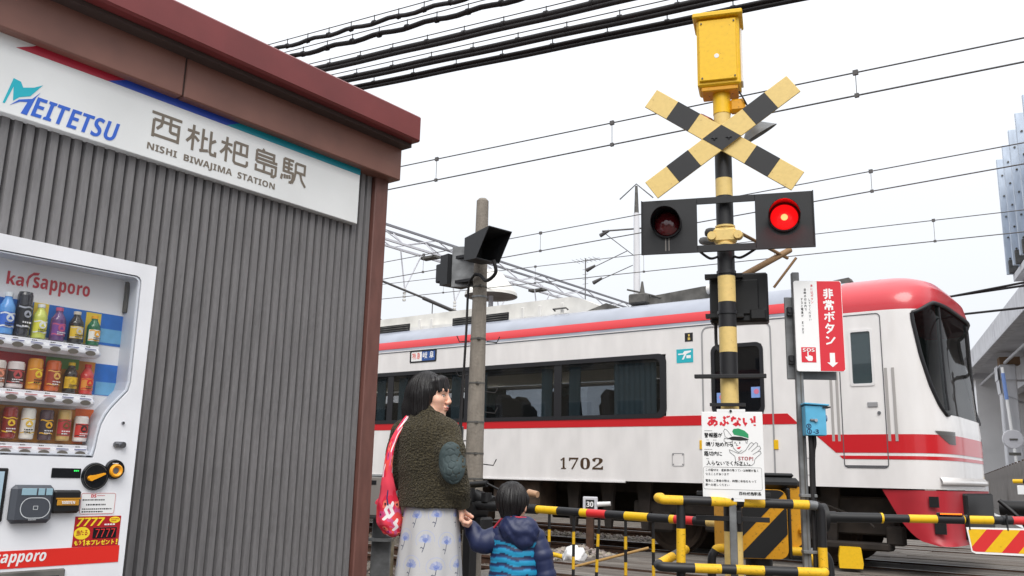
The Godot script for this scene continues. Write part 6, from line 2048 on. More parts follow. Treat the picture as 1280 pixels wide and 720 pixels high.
	# counterweight drum and the barrier
	part(gm, "pivot", CY(Vector3(0.38, 0.86, -0.2), Vector3(0.5, 0.86, -0.2), 0.1, -1, 20), M("black"))
	var a := Vector3(0.3, 0.862, -0.28)
	var b := Vector3(2.6, 0.875, -0.28)
	var L := b.x - a.x
	var bands := [[0.0, 0.3, "black", 0.042], [0.3, 0.62, "black", 0.036], [0.62, 0.635, "yellow", 0.037], [0.635, 0.82, "black", 0.028], [0.82, 1.02, "yellow", 0.029], [1.02, 1.21, "stripe_black", 0.031], [1.21, 1.42, "yellow", 0.029], [1.42, 1.56, "stripe_black", 0.029], [1.56, 1.9, "red_band", 0.029], [1.9, 2.1, "stripe_black", 0.028], [2.1, 2.3, "yellow", 0.028]]
	for q in bands:
		part(gm, "barrier_band", CY(a.lerp(b, q[0] / L), a.lerp(b, q[1] / L), q[3], -1, 18), M(q[2]))
	var led := part(gm, "led_bar", BX(Vector3(1.33, 0.896, -0.3), Vector3(1.5, 0.914, -0.25), 0.003), M("gasket"))
	var lights := MB.new()
	for i in 14:
		lights.box(Vector3(1.34 + 0.0112 * i, 0.907, -0.249), Vector3(0.008, 0.009, 0.006))
	part(led, "led", lights, M("led_orange"))
	var bk := MB.new()
	for q in [1.53, 1.8, 2.2]:
		bk = MB.new()
		bk.cyl(Vector3(q - 0.012, 0.87, -0.28), Vector3(q + 0.012, 0.87, -0.28), 0.033, -1, 16)
		bk.bx(Vector3(q - 0.005, 0.8, -0.24), Vector3(q + 0.005, 0.915, -0.23))
		part(gm, "strap", bk, M("stripe_black"))
	# hanging reflective board
	var rb := MB.new()
	var fz := -0.232
	rb.prism(pv([1.505, 0.82, 1.53, 0.655, 1.56, 0.64, 2.5, 0.62, 2.5, 0.82]), fz - 0.004, fz)
	var board := part(gm, "reflective_board", rb, M("white_print"))
	for i in 5:
		var x0 := 1.36 + 0.24 * i
		var clip := PackedVector2Array([Vector2(x0, 0.63), Vector2(x0 + 0.12, 0.63), Vector2(x0 + 0.29, 0.81), Vector2(x0 + 0.17, 0.81)])
		for k in 2:
			var cp := PackedVector2Array()
			for v in clip:
				cp.append(v + Vector2(0.12 * k, 0))
			for poly in Geometry2D.intersect_polygons(pv([1.517, 0.808, 1.538, 0.662, 1.56, 0.655, 2.49, 0.635, 2.49, 0.808]), cp):
				var sb := MB.new()
				sb.prism(poly, fz + 0.0005, fz + 0.0015)
				part(board, "diagonal_band", sb, M("yellow") if k == 0 else M("red_band"))

	# second gate: its pole lies across the footway behind the two people
	var g2 := thing("footway_gate", "black gate machine left of the child, its banded barrier hung with drop rods", "crossing gate", Vector3(-5.35, 0, -6.45), 0)
	var mc := MB.new()
	mc.bx(Vector3(-0.12, 0.0, -0.06), Vector3(-0.02, 0.62, 0.04), 0.01)
	mc.cyl(Vector3(-0.05, 0.78, -0.1), Vector3(-0.05, 0.78, 0.12), 0.12, -1, 18)
	mc.bx(Vector3(-0.2, 0.6, -0.12), Vector3(0.12, 0.72, 0.06), 0.02)
	mc.cyl(Vector3(-0.02, 0.9, 0.0), Vector3(0.2, 0.84, 0.0), 0.07, -1, 14)
	mc.cyl(Vector3(0.08, 1.02, -0.05), Vector3(0.42, 0.9, -0.05), 0.01, -1, 6)
	mc.cyl(Vector3(-0.16, 1.0, -0.05), Vector3(0.08, 1.02, -0.05), 0.03, -1, 8)
	mc.cyl(Vector3(0.0, 0.86, 0.1), Vector3(0.0, 0.98, 0.1), 0.05, -1, 10)
	mc.cyl(Vector3(0.16, 0.86, 0.05), Vector3(0.16, 0.94, 0.05), 0.05, -1, 10)
	part(g2, "machine", mc, M("black"))
	part(g2, "yellow_plate", BX(Vector3(-0.22, 0.78, 0.12), Vector3(-0.18, 1.0, 0.2), 0.004), M("yellow"))
	part(g2, "end_cap", CY(Vector3(0.56, 0.95, -0.05), Vector3(0.66, 0.94, -0.05), 0.035, 0.028, 12), mat("cap_brown", 178, 140, 110, 0.5))
	var p0 := Vector3(0.05, 0.828, 0.05)
	var p1 := Vector3(2.42, 0.79, 0.05)
	var L2 := p1.x - p0.x
	for q in [[0.0, 0.68, "black", 0.042], [0.68, 0.9, "yellow", 0.034], [0.9, 1.13, "stripe_black", 0.034], [1.13, 1.2, "yellow", 0.034], [1.2, 1.38, "red_band", 0.034], [1.38, 1.56, "stripe_black", 0.034], [1.56, 1.77, "yellow", 0.034], [1.77, 1.96, "stripe_black", 0.033], [1.96, 2.0, "yellow", 0.033], [2.0, 2.16, "red_band", 0.033], [2.16, 2.27, "stripe_black", 0.033], [2.27, 2.37, "cream", 0.033]]:
		part(g2, "barrier_band", CY(p0.lerp(p1, q[0] / L2), p0.lerp(p1, q[1] / L2), q[3], -1, 16), M(q[2]))
	for i in 6:
		var x := 0.86 + 0.25 * i
		var top := p0.lerp(p1, (x - p0.x) / L2)
		var rod := part(g2, "drop_rod", CY(top + Vector3(0, -0.03, 0), top + Vector3(0, -0.12, 0), 0.012, -1, 8), M("stripe_black"))
		var lean := 0.0 if i != 2 else -0.05
		var y0 := -0.12
		for k in 6:
			var y1 := y0 - (0.1 if k > 0 else 0.04)
			if i > 3 and k > 4:
				pass
			part(rod, "rod_band", CY(top + Vector3(lean * (-y0), y0, 0), top + Vector3(lean * (-y1), y1, 0), 0.013, -1, 8), M("stripe_black") if k % 2 == 0 else M("yellow_pipe"))
			y0 = y1

# ------------------------------------------------------------------ concrete pole with hooded sign lamps
func build_concrete_pole() -> void:
	var at := Vector3(-5.6, 0, -6.7)
	var p := thing("concrete_pole", "weathered grey concrete pole with hooded black signal boxes and step irons", "signal pole", at, 0)
	part(p, "shaft", CY(Vector3(0, 0, 0), Vector3(0.0, 3.86, 0), 0.1, 0.062, 24), M("concrete_pole"))
	part(p, "cap", CY(Vector3(0.0, 3.86, 0), Vector3(0.0, 3.885, 0), 0.062, 0.04, 20), M("concrete_pole"))
	var bands := MB.new()
	for y in [2.95, 2.42, 1.98, 1.6, 1.3, 1.06]:
		bands.cyl(Vector3(0, y - 0.008, 0), Vector3(0, y + 0.008, 0), 0.103 - y * 0.0096, -1, 20)
		bands.box(Vector3(0.06, y, 0.06), Vector3(0.03, 0.02, 0.03))
	part(p, "steel_band", bands, M("roof_gear"))
	part(p, "bright_band", CY(Vector3(0, 2.84, 0), Vector3(0, 2.858, 0), 0.078, -1, 20), M("galv"))
	var irons := MB.new()
	for q in [[2.4, 1.0], [2.4, -1.0], [2.06, -1.0], [1.9, 1.0], [1.7, 1.0], [1.42, -1.0], [1.2, 1.0]]:
		var y: float = q[0]
		var s: float = q[1]
		irons.tube(PackedVector3Array([Vector3(0.07 * s, y, -0.05 * s), Vector3(0.15 * s, y - 0.01, -0.11 * s), Vector3(0.17 * s, y + 0.05, -0.13 * s)]), 0.006, 6)
	part(p, "step_iron", irons, M("cable"))
	var cb := MB.new()
	cb.tube(curve([Vector3(0.02, 3.05, 0.12), Vector3(-0.09, 2.95, 0.07), Vector3(-0.1, 2.5, 0.07), Vector3(-0.11, 1.9, 0.08), Vector3(-0.115, 1.0, 0.09), Vector3(-0.12, 0.2, 0.09)]), 0.013, 8)
	cb.tube(curve([Vector3(-0.06, 2.4, 0.11), Vector3(-0.13, 1.9, 0.08), Vector3(-0.15, 1.7, 0.06), Vector3(-0.13, 1.3, 0.1), Vector3(-0.13, 0.4, 0.1)]), 0.007, 6)
	part(p, "cable", cb, M("cable"))
	part(p, "junction_box", BX(Vector3(-0.2, 1.3, 0.02), Vector3(-0.125, 1.56, 0.12), 0.008), M("galv"))
	# hooded box to the right, its opening towards the road
	var f := Transform3D(Basis(Vector3.UP, deg_to_rad(80.0)), Vector3(0.27, 3.28, 0.26))
	var hb := MB.new()
	hb.X = f
	# a flared hood: back square smaller than the front rim; walls with thickness
	var bq := [Vector3(-0.11, -0.13, -0.19), Vector3(0.11, -0.13, -0.19), Vector3(0.11, 0.1, -0.19), Vector3(-0.11, 0.1, -0.19)]
	var fq := [Vector3(-0.15, -0.15, 0.04), Vector3(0.15, -0.15, 0.04), Vector3(0.15, 0.14, 0.22), Vector3(-0.15, 0.14, 0.22)]
	for i in 4:
		var k := (i + 1) % 4
		var mid: Vector3 = (bq[i] + bq[k]) * 0.5
		hb.quad_out(bq[i], bq[k], fq[k], fq[i], Vector3(mid.x, mid.y + 0.02, 0))
		var ib: Vector3 = bq[i] * Vector3(0.93, 0.93, 1) + Vector3(0, 0, 0.02)
		var ik: Vector3 = bq[k] * Vector3(0.93, 0.93, 1) + Vector3(0, 0, 0.02)
		var jf: Vector3 = fq[i] * Vector3(0.95, 0.93, 1)
		var jk: Vector3 = fq[k] * Vector3(0.95, 0.93, 1)
		hb.quad_out(ib, ik, jk, jf, -Vector3(mid.x, mid.y + 0.02, 0))
		hb.quad_out(fq[i], fq[k], jk, jf, Vector3(0, 0, 1))
	hb.quad_out(bq[0], bq[1], bq[2], bq[3], Vector3(0, 0, -1))
	var bi := []
	for q in bq:
		bi.append(q * Vector3(0.93, 0.93, 1) + Vector3(0, 0, 0.02))
	hb.quad_out(bi[0], bi[1], bi[2], bi[3], Vector3(0, 0, 1))
	part(p, "hooded_box", hb, M("lamp_black"))
	var b2 := MB.new()
	b2.X = Transform3D(Basis(Vector3.UP, deg_to_rad(-105.0)), Vector3(-0.42, 3.16, -0.06))
	b2.prism(pv([-0.14, -0.15, 0.14, -0.15, 0.14, 0.17, -0.14, 0.17]), -0.1, 0.04)
	b2.box(Vector3(0, 0.0, 0.1), Vector3(0.24, 0.2, 0.12), 0.01)
	part(p, "hooded_box", b2, M("lamp_black"))
	var pl := MB.new()
	pl.X = Transform3D(Basis(Vector3.UP, deg_to_rad(25.0)), Vector3(-0.2, 3.17, -0.02))
	pl.bx(Vector3(-0.16, -0.19, -0.01), Vector3(0.13, 0.24, 0.01), 0.004)
	part(p, "backing_plate", pl, M("galv"))
	var ch := MB.new()
	ch.bx(Vector3(-0.36, 3.28, -0.03), Vector3(-0.06, 3.31, 0.04))
	ch.bx(Vector3(-0.36, 3.02, -0.03), Vector3(-0.06, 3.05, 0.04))
	ch.bx(Vector3(-0.02, 3.26, 0.06), Vector3(0.06, 3.32, 0.22))
	part(p, "arm", ch, M("gasket"))
	part(p, "flex_conduit", TB(curve([Vector3(0.36, 3.14, 0.24), Vector3(0.36, 3.02, 0.2), Vector3(0.2, 2.97, 0.14), Vector3(0.1, 3.04, 0.12), Vector3(0.03, 3.06, 0.12)]), 0.018, 8), M("cable"))

# ------------------------------------------------------------------ small things beside the track
func build_trackside() -> void:
	# track marker with a square plate
	var mk := thing("track_marker", "small square track marker plate numbered 30 on a rusty stub post", "marker", Vector3(-6.72, -0.06, -10.55), 22)
	part(mk, "post", BX(Vector3(-0.05, 0, -0.05), Vector3(0.05, 0.72, 0.05), 0.008), M("rust"))
	part(mk, "plate", BX(Vector3(-0.1, 0.71, -0.03), Vector3(0.1, 0.9, 0.03), 0.01), M("truss_grey"))
	var q := Transform3D(Basis(), Vector3(0, 0.72, 0.03))
	part(mk, "number_panel", BX(Vector3(-0.06, 0.74, 0.0305), Vector3(0.06, 0.86, 0.032)), M("black_print"))
	latin(mk, "lettering", "30", Transform3D(Basis(), Vector3(0, 0.74, 0.0325)), -0.048, 0.025, 0.096, 0.07, M("white_print"), true)
	part(mk, "lamp_barrel", CY(Vector3(0.1, 0.8, 0.0), Vector3(0.28, 0.815, 0.0), 0.035, 0.03, 14), M("white_paint"))
	# dented white lump by the barrier
	var rk := MB.new()
	var rows := []
	for i in 10:
		var row := []
		for j in 16:
			var a := PI * i / 9.0
			var c := TAU * j / 16.0
			var r := 0.13 + 0.02 * sin(c * 3.0 + i) + 0.015 * cos(c * 5.0 - i * 2.0)
			row.append(Vector3(sin(a) * cos(c) * r * 1.15, 0.12 + cos(a) * r * (1.0 if i < 5 else 0.9), sin(a) * sin(c) * r))
		rows.append(row)
	rk.grid(rows, true, true)
	var ro := solo("white_drain_cap", "dented white plastic cap lying on the ballast behind the drop rods", "cap", rk, M("white_print"))
	ro.position = Vector3(-6.35, 0.0, -9.6)
	part(ro, "opening", CY(Vector3(0.1, 0.06, 0.09), Vector3(0.13, 0.06, 0.14), 0.04, -1, 12), M("black"))
	# yellow block on the crossing
	var yb := MB.new()
	yb.prism(pv([-0.135, 0, 0.12, 0, 0.13, 0.06, 0.11, 0.235, -0.12, 0.235, -0.14, 0.12]), -0.12, 0.12)
	var yo := solo("yellow_marker_block", "plain bright yellow marker block standing on the crossing beside the train", "marker block", yb, M("yellow"))
	yo.position = Vector3(-3.42, 0.13, -11.1)
	yo.rotation.y = deg_to_rad(20)
	# yellow hose-like strip and yellow rods on the ballast, left
	var h1 := solo("yellow_cable_duct", "bright yellow cable duct lying across the ballast near the hand-holding pair", "duct", TB(curve([Vector3(-8.3, 0.1, -9.9), Vector3(-7.6, 0.12, -9.8), Vector3(-7.0, 0.1, -9.95), Vector3(-6.6, 0.08, -9.8)]), 0.03, 8), M("yellow"))
	var h2 := solo("yellow_bent_strip", "bent yellow strip standing up from the ballast left of the child", "strip", TB(curve([Vector3(-7.9, 0.35, -9.7), Vector3(-7.8, 0.16, -9.75), Vector3(-7.5, 0.1, -9.9)]), 0.02, 8), M("yellow"))
	var h3 := solo("wooden_stake", "thin yellowish wooden stake leaning on the ballast behind the drop rods", "stake", CY(Vector3(-5.9, 0.08, -8.9), Vector3(-5.3, 0.3, -9.6), 0.016, -1, 8), mat("wood", 176, 138, 82, 0.8, {"tex": "streak", "scale": 3.0}))
	# equipment seen between the building and the woman
	var cab := thing("trackside_cabinet", "grey trackside relay box on a post behind the station corner", "cabinet", Vector3(-6.55, 0, -6.35), 30)
	part(cab, "post", BX(Vector3(-0.03, 0, -0.12), Vector3(0.17, 1.0, 0.02), 0.01), M("galv"))
	part(cab, "box", BX(Vector3(-0.35, 0.66, 0.02), Vector3(0.22, 1.08, 0.25), 0.015), M("galv"))
	part(cab, "box_door", BX(Vector3(-0.32, 0.69, 0.25), Vector3(0.19, 1.05, 0.262), 0.006), M("fence_grey"))
	part(cab, "label_plate", BX(Vector3(-0.1, 0.98, 0.2625), Vector3(0.06, 1.02, 0.265)), M("gasket"))
	part(cab, "opening", BX(Vector3(-0.35, 0.36, 0.05), Vector3(-0.05, 0.6, 0.15)), M("black"))
	var cc := MB.new()
	for i in 5:
		cc.tube(curve([Vector3(-0.1 - 0.04 * i, 0.4, 0.12), Vector3(-0.14 - 0.05 * i, 0.2, 0.16), Vector3(-0.25 - 0.06 * i, -0.02, 0.2)]), 0.016, 6)
	part(cab, "cable", cc, mat("cable_brown", 104, 88, 60, 0.7))
	part(cab, "arm", BX(Vector3(-0.1, 0.44, 0.03), Vector3(0.2, 0.47, 0.12)), M("galv"))
	var fb := thing("far_barrier", "short yellow and black barrier end behind the station corner", "barrier", Vector3(-9.2, 0, -9.2), 0)
	part(fb, "pole", CY(Vector3(-1.3, 0.82, 0), Vector3(0.75, 0.8, 0), 0.045, -1, 14), M("stripe_black"))
	part(fb, "yellow_band", CY(Vector3(-0.55, 0.813, 0), Vector3(0.1, 0.807, 0), 0.0465, -1, 14), M("yellow"))
	part(fb, "post", CY(Vector3(-1.2, -0.05, 0), Vector3(-1.2, 0.85, 0), 0.05, -1, 12), M("stripe_black"))
	var yk := thing("yellow_step_box", "yellow painted step box low beside the cable post", "step", Vector3(-6.35, -0.02, -6.9), 35)
	part(yk, "box", BX(Vector3(-0.2, 0, -0.2), Vector3(0.24, 0.34, 0.2), 0.015), M("yellow"))
	part(yk, "kick_mark", BX(Vector3(-0.05, 0.05, 0.2005), Vector3(0.15, 0.12, 0.203)), M("yellow_deep"))
	var yl := solo("yellow_floor_strip", "flat yellow strip raised on two feet behind the bag", "strip", BX(Vector3(-7.6, 0.55, -7.55), Vector3(-6.9, 0.6, -7.4), 0.006), M("yellow"))
	part(yl, "foot", BX(Vector3(-7.55, -0.05, -7.5), Vector3(-7.5, 0.55, -7.45)), M("yellow_deep"))
	part(yl, "foot", BX(Vector3(-7.0, -0.05, -7.5), Vector3(-6.95, 0.55, -7.45)), M("yellow_deep"))
# ------------------------------------------------------------------ vending machine
# the front lies at x = -3.4; u runs to the reader's right along the wall (u = -z)
func vf(d := 0.0) -> Transform3D:
	return Transform3D(Basis(Vector3(0, 0, -1), Vector3.UP, Vector3(1, 0, 0)), Vector3(d, 0, 1.35))

func build_vending() -> void:
	var v := thing("vending_machine", "white drinks vending machine with three lit-looking display rows and red lettering", "vending machine", Vector3(-3.4, 0, -1.35))
	v.set_meta("label", "white drinks vending machine against the ribbed wall, red band across its front")
	var wh := mat("vend_white", 246, 247, 252, 0.3, {"coat": 0.4, "tex": "faint", "scale": 0.8})
	var b := MB.new()
	b.X = vf()
	b.bx(Vector3(0.752, 0.09, -0.68), Vector3(1.94, 1.916, -0.16), 0.01)
	b.bx(Vector3(0.752, 0.09, -0.159), Vector3(1.94, 1.12, -0.04))
	b.bx(Vector3(1.9, 1.121, -0.159), Vector3(1.94, 1.916, -0.04))
	b.bx(Vector3(0.752, 1.88, -0.159), Vector3(1.899, 1.916, -0.04))
	part(v, "cabinet", b, wh)
	for q in [0.8, 1.86]:
		var ft := MB.new()
		ft.X = vf()
		ft.cyl(Vector3(q, 0, -0.12), Vector3(q, 0.09, -0.12), 0.03)
		part(v, "foot", ft, M("roof_gear"))
	var fr := MB.new()
	fr.X = vf()
	fr.prism(pv([0.75, 0.1, 1.944, 0.1, 1.948, 1.922, 0.75, 1.922, 0.75, 1.855, 1.862, 1.868, 1.876, 1.864, 1.886, 1.852, 1.889, 1.835, 1.893, 1.43, 1.886, 1.395, 1.855, 1.358, 1.826, 1.323, 1.806, 1.29, 1.791, 1.252, 1.784, 1.211, 1.78, 1.165, 1.774, 1.128, 0.75, 1.128]), -0.04, 0.0)
	fr.bx(Vector3(0.75, 1.129, -0.04), Vector3(0.82, 1.854, -0.0005))
	part(v, "front_panel", fr, wh)
	var rv := MB.new()
	rv.X = vf()
	# inner rim of the window
	var w := pv([0.82, 1.135, 1.769, 1.135, 1.775, 1.166, 1.779, 1.212, 1.786, 1.254, 1.801, 1.293, 1.822, 1.327, 1.851, 1.362, 1.881, 1.398, 1.888, 1.432, 1.884, 1.834, 1.881, 1.85, 1.872, 1.86, 1.86, 1.863, 0.82, 1.852])
	var w2 := PackedVector2Array()
	for p in w:
		w2.append(p + (Vector2(1.35, 1.5) - p).normalized() * 0.007)
	rv.ring(w, w2, -0.15, -0.003)
	part(v, "window_rim", rv, mat("rim_grey", 206, 211, 220, 0.4))
	var gl := MB.new()
	gl.X = vf()
	gl.prism(w, -0.012, -0.009)
	part(v, "window_glass", gl, pane("vend_glass", 120, 126, 132, 0.02, 0.02))
	# back of the display, deeper parts drawn at their own depth
	var K := 1.0 + 0.1 / 3.4
	var D := func(u: float, y: float) -> Vector2: return Vector2(u * K, 1.1 + (y - 1.1) * K)
	var f1 := vf(-0.1)
	var bp := MB.new()
	bp.X = f1
	bp.bx(Vector3(0.8, 1.12, -0.02), Vector3(1.92, 1.9, 0.0))
	part(v, "display_back", bp, mat("display_white", 246, 246, 248, 0.6))
	var card := func(u0: float, y0: float, u1: float, y1: float, m: Material, z: float) -> void:
		var a: Vector2 = D.call(u0, y0)
		var c: Vector2 = D.call(u1, y1)
		var cb := MB.new()
		cb.X = f1
		cb.bx(Vector3(a.x, a.y, 0.0005), Vector3(c.x, c.y, z))
		part(v, "display_card", cb, m)
	var blue := mat("card_blue", 40, 120, 214, 0.5, {"tex": "blotch", "scale": 3.0})
	var blue2 := mat("card_blue_pale", 120, 190, 236, 0.5, {"tex": "blotch", "scale": 3.0})
	card.call(0.85, 1.565, 1.865, 1.69, blue, 0.002)
	card.call(1.74, 1.575, 1.863, 1.63, blue2, 0.003)
	card.call(1.715, 1.368, 1.872, 1.49, blue, 0.002)
	card.call(1.745, 1.37, 1.87, 1.42, blue2, 0.003)
	card.call(0.85, 1.36, 1.56, 1.495, mat("card_red", 186, 54, 60, 0.5), 0.003)
	var orange := mat("card_orange", 226, 150, 50, 0.5, {"tex": "blotch", "scale": 4.0})
	card.call(1.56, 1.36, 1.735, 1.492, orange, 0.003)
	card.call(0.85, 1.175, 1.745, 1.305, orange, 0.003)
	card.call(1.475, 1.56, 1.53, 1.69, mat("card_yellow", 236, 206, 70, 0.5), 0.004)
	card.call(1.675, 1.56, 1.735, 1.685, M("card_yellow"), 0.004)
	card.call(1.545, 1.455, 1.67, 1.495, mat("card_green", 110, 160, 80, 0.5), 0.004)
	card.call(1.68, 1.178, 1.75, 1.31, mat("card_sunset", 240, 110, 40, 0.5), 0.004)
	# logo on the back: letters and a leaf swirl
	var lp: Vector2 = D.call(1.462, 1.727)
	var lm := mat("logo_red", 206, 62, 74, 0.5)
	latin(v, "lettering", "sapporo", f1, lp.x, lp.y, 0.222, 0.06, lm, true)
	lp = D.call(1.368, 1.741)
	latin(v, "lettering", "ka", f1, lp.x, lp.y, 0.062, 0.05, lm, true)
	var sw := MB.new()
	sw.X = f1
	lp = D.call(1.44, 1.74)
	sw.prism(PackedVector2Array([lp + Vector2(0.004, 0.0), lp + Vector2(-0.004, 0.02), lp + Vector2(0.002, 0.045), lp + Vector2(0.02, 0.062), lp + Vector2(0.042, 0.064), lp + Vector2(0.038, 0.054), lp + Vector2(0.018, 0.05), lp + Vector2(0.006, 0.034)]), 0.001, 0.003)
	part(v, "leaf_swirl", sw, lm)
	# vertical lamp cover at the right of the window
	var tb := MB.new()
	tb.X = f1
	tb.bx(Vector3(1.87, 1.72, 0.0), Vector3(1.89, 1.88, 0.03), 0.004)
	part(v, "lamp_cover", tb, M("roof_gear"))
	# button ledges
	for r in 3:
		var y: float = [1.515, 1.322, 1.128][r]
		var lg := MB.new()
		lg.X = vf(-0.02)
		lg.bx(Vector3(0.85, y - 0.002, -0.06), Vector3(1.768, y + 0.034, 0.006), 0.014)
		lg.bx(Vector3(0.85, y + 0.03, -0.062), Vector3(1.762, y + 0.045, -0.012), 0.003)
		var ledge := part(v, "button_ledge", lg, wh)
		var sh := MB.new()
		sh.X = vf(-0.08)
		sh.bx(Vector3(0.85, y + 0.03, -0.02), Vector3(1.768, y + 0.042, 0.03))
		part(ledge, "shelf", sh, M("rim_grey"))
		var n := 13
		for i in n:
			var u: float = [1.718, 1.722, 1.726][r] - 0.0685 * i
			var bt := MB.new()
			bt.X = vf(-0.014)
			bt.prism(oval(u, y + 0.013, 0.02, 0.0095, 20), 0.0, 0.003)
			part(ledge, "button", bt, mat("button_brown", 104, 98, 90, 0.3))
			var pc := MB.new()
			pc.X = vf(-0.0145)
			pc.bx(Vector3(u - 0.022, y + 0.0275, -0.003), Vector3(u + 0.022, y + 0.0305, 0.0015))
			part(ledge, "price_strip", pc, mat("price_red", 200, 96, 104, 0.5) if r > 0 and i > 1 else mat("price_blue", 96, 104, 160, 0.5))
			var pt := MB.new()
			pt.X = vf(-0.032)
			fine_print(pt, u - 0.012, y + 0.035, u + 0.014, y + 0.043, 1)
			part(ledge, "price_print", pt, M("roof_gear"))
	build_drinks()
	# ---- lower front
	var F := vf(0.0)
	var p2 := func(nm: String, a: Vector3, c: Vector3, bev: float, m: Material) -> MeshInstance3D:
		var q := MB.new()
		q.X = F
		q.bx(a, c, bev)
		return part(v, nm, q, m)
	var lk := MB.new()
	lk.X = F
	lk.prism(rrect(1.845, 1.169, 1.897, 1.193, 0.011), 0.0, 0.008)
	var lock := part(v, "door_lock", lk, M("steel"))
	var lk2 := MB.new()
	lk2.X = F
	lk2.cyl(Vector3(1.88, 1.181, 0.008), Vector3(1.88, 1.181, 0.018), 0.01, -1, 16)
	lk2.bx(Vector3(1.852, 1.174, 0.008), Vector3(1.866, 1.188, 0.011), 0.002)
	part(lock, "lock_barrel", lk2, M("chrome"))
	var sc := MB.new()
	sc.X = F
	sc.cyl(Vector3(1.876, 1.267, 0), Vector3(1.876, 1.267, 0.006), 0.007, 0.006, 14)
	part(v, "screw", sc, M("chrome"))
	# coin knob and slot
	var kn := MB.new()
	kn.X = F
	kn.cyl(Vector3(1.786, 1.057, 0), Vector3(1.786, 1.057, 0.012), 0.053, 0.05, 36)
	var knob := part(v, "coin_return_knob", kn, M("black_gloss"))
	var kw := MB.new()
	kw.X = F
	kw.ribbon(oval(1.786, 1.057, 0.045, 0.045, 30), 0.0016, 0.0125, true)
	part(knob, "knob_ring", kw, M("roof_gear"))
	var kl := MB.new()
	kl.X = F
	kl.prism(pv([1.753, 1.05, 1.757, 1.042, 1.766, 1.04, 1.774, 1.045, 1.79, 1.052, 1.818, 1.066, 1.816, 1.071, 1.785, 1.063, 1.765, 1.061, 1.756, 1.058]), 0.012, 0.026)
	part(knob, "lever", kl, mat("lever_orange", 244, 166, 30, 0.4))
	var cs := MB.new()
	cs.X = F
	cs.cyl(Vector3(1.861, 1.085, 0.001), Vector3(1.861, 1.085, 0.016), 0.039, 0.036, 32)
	var coin := part(v, "coin_slot", cs, M("black_gloss"))
	var cr := MB.new()
	cr.X = F * Transform3D(Basis(Vector3.RIGHT, PI / 2), Vector3(1.861, 1.08, 0.016))
	cr.lathe(PackedVector2Array([Vector2(0.026, 0.0), Vector2(0.025, 0.008), Vector2(0.02, 0.011), Vector2(0.014, 0.006), Vector2(0.012, 0.001)]), 28)
	part(coin, "slot_ring", cr, M("lever_orange"))
	var ce := MB.new()
	ce.X = F
	ce.cyl(Vector3(1.861, 1.08, 0.0165), Vector3(1.861, 1.08, 0.0175), 0.013, -1, 18)
	part(coin, "slot_plate", ce, M("steel"))
	var ct := MB.new()
	ct.X = F
	fine_print(ct, 1.845, 1.104, 1.878, 1.112, 1, 0.0175)
	part(coin, "slot_print", ct, M("white_print"))
	# amount display, card reader, note slot
	var led: MeshInstance3D = p2.call("amount_display", Vector3(1.62, 1.05, 0), Vector3(1.731, 1.086, 0.003), 0.0015, M("black_gloss"))
	var lg2 := MB.new()
	lg2.X = F
	fine_print(lg2, 1.703, 1.071, 1.728, 1.083, 1, 0.0042)
	part(led, "green_figures", lg2, glow("led_green", 50, 210, 90, 0.8))
	var rd: MeshInstance3D = p2.call("card_reader", Vector3(1.478, 0.889, 0), Vector3(1.626, 1.024, 0.04), 0.014, mat("reader_grey", 70, 74, 82, 0.5))
	var r2 := MB.new()
	r2.X = F
	r2.bx(Vector3(1.506, 0.988, 0.04), Vector3(1.558, 1.012, 0.042), 0.001)
	part(rd, "reader_screen", r2, mat("screen_pale", 150, 182, 196, 0.25))
	for q in [1.564, 1.592]:
		var r4 := MB.new()
		r4.X = F
		r4.bx(Vector3(q, 0.988, 0.04), Vector3(q + 0.023, 1.012, 0.042), 0.001)
		part(rd, "reader_key", r4, M("screen_pale"))
	var r3 := MB.new()
	r3.X = F
	r3.ribbon(rrect(1.508, 0.908, 1.612, 0.979, 0.034), 0.003, 0.0415, true)
	r3.ribbon(pv([1.553, 0.95, 1.568, 0.95, 1.568, 0.938, 1.553, 0.938]), 0.002, 0.0415, true)
	fine_print(r3, 1.54, 0.899, 1.58, 0.905, 1, 0.0415)
	part(rd, "reader_print", r3, mat("pale_grey", 200, 204, 208, 0.5))
	var bl: MeshInstance3D = p2.call("note_slot", Vector3(1.628, 0.922, 0), Vector3(1.731, 1.006, 0.03), 0.008, M("black"))
	var b2 := MB.new()
	b2.X = F
	b2.bx(Vector3(1.64, 0.95, 0.03), Vector3(1.722, 0.972, 0.034), 0.002)
	b2.bx(Vector3(1.635, 0.973, 0.03), Vector3(1.727, 0.978, 0.034))
	part(bl, "note_guide", b2, mat("note_brass", 196, 140, 44, 0.35))
	latin(bl, "lettering", "1000YEN", vf(0.034), 1.655, 0.956, 0.05, 0.011, M("white_print"), true)
	# information sticker
	var stk: MeshInstance3D = p2.call("information_sticker", Vector3(1.742, 0.915, 0.0003), Vector3(1.882, 0.996, 0.0012), 0.0, M("white_print"))
	var s2 := MB.new()
	s2.X = F
	s2.ribbon(rrect(1.744, 0.917, 1.88, 0.994, 0.008), 0.0018, 0.0018, true)
	fine_print(s2, 1.806, 0.982, 1.85, 0.988, 1, 0.0018)
	part(stk, "sticker_border", s2, M("price_red"))
	latin(stk, "lettering", "DS", vf(0.0006), 1.782, 0.978, 0.02, 0.012, M("red_print"), true)
	var s3 := MB.new()
	s3.X = F
	fine_print(s3, 1.75, 0.964, 1.874, 0.974, 1, 0.0018)
	fine_print(s3, 1.766, 0.945, 1.876, 0.957, 1, 0.0018)
	fine_print(s3, 1.752, 0.92, 1.87, 0.94, 2, 0.0018)
	part(stk, "sticker_print", s3, M("black_print"))
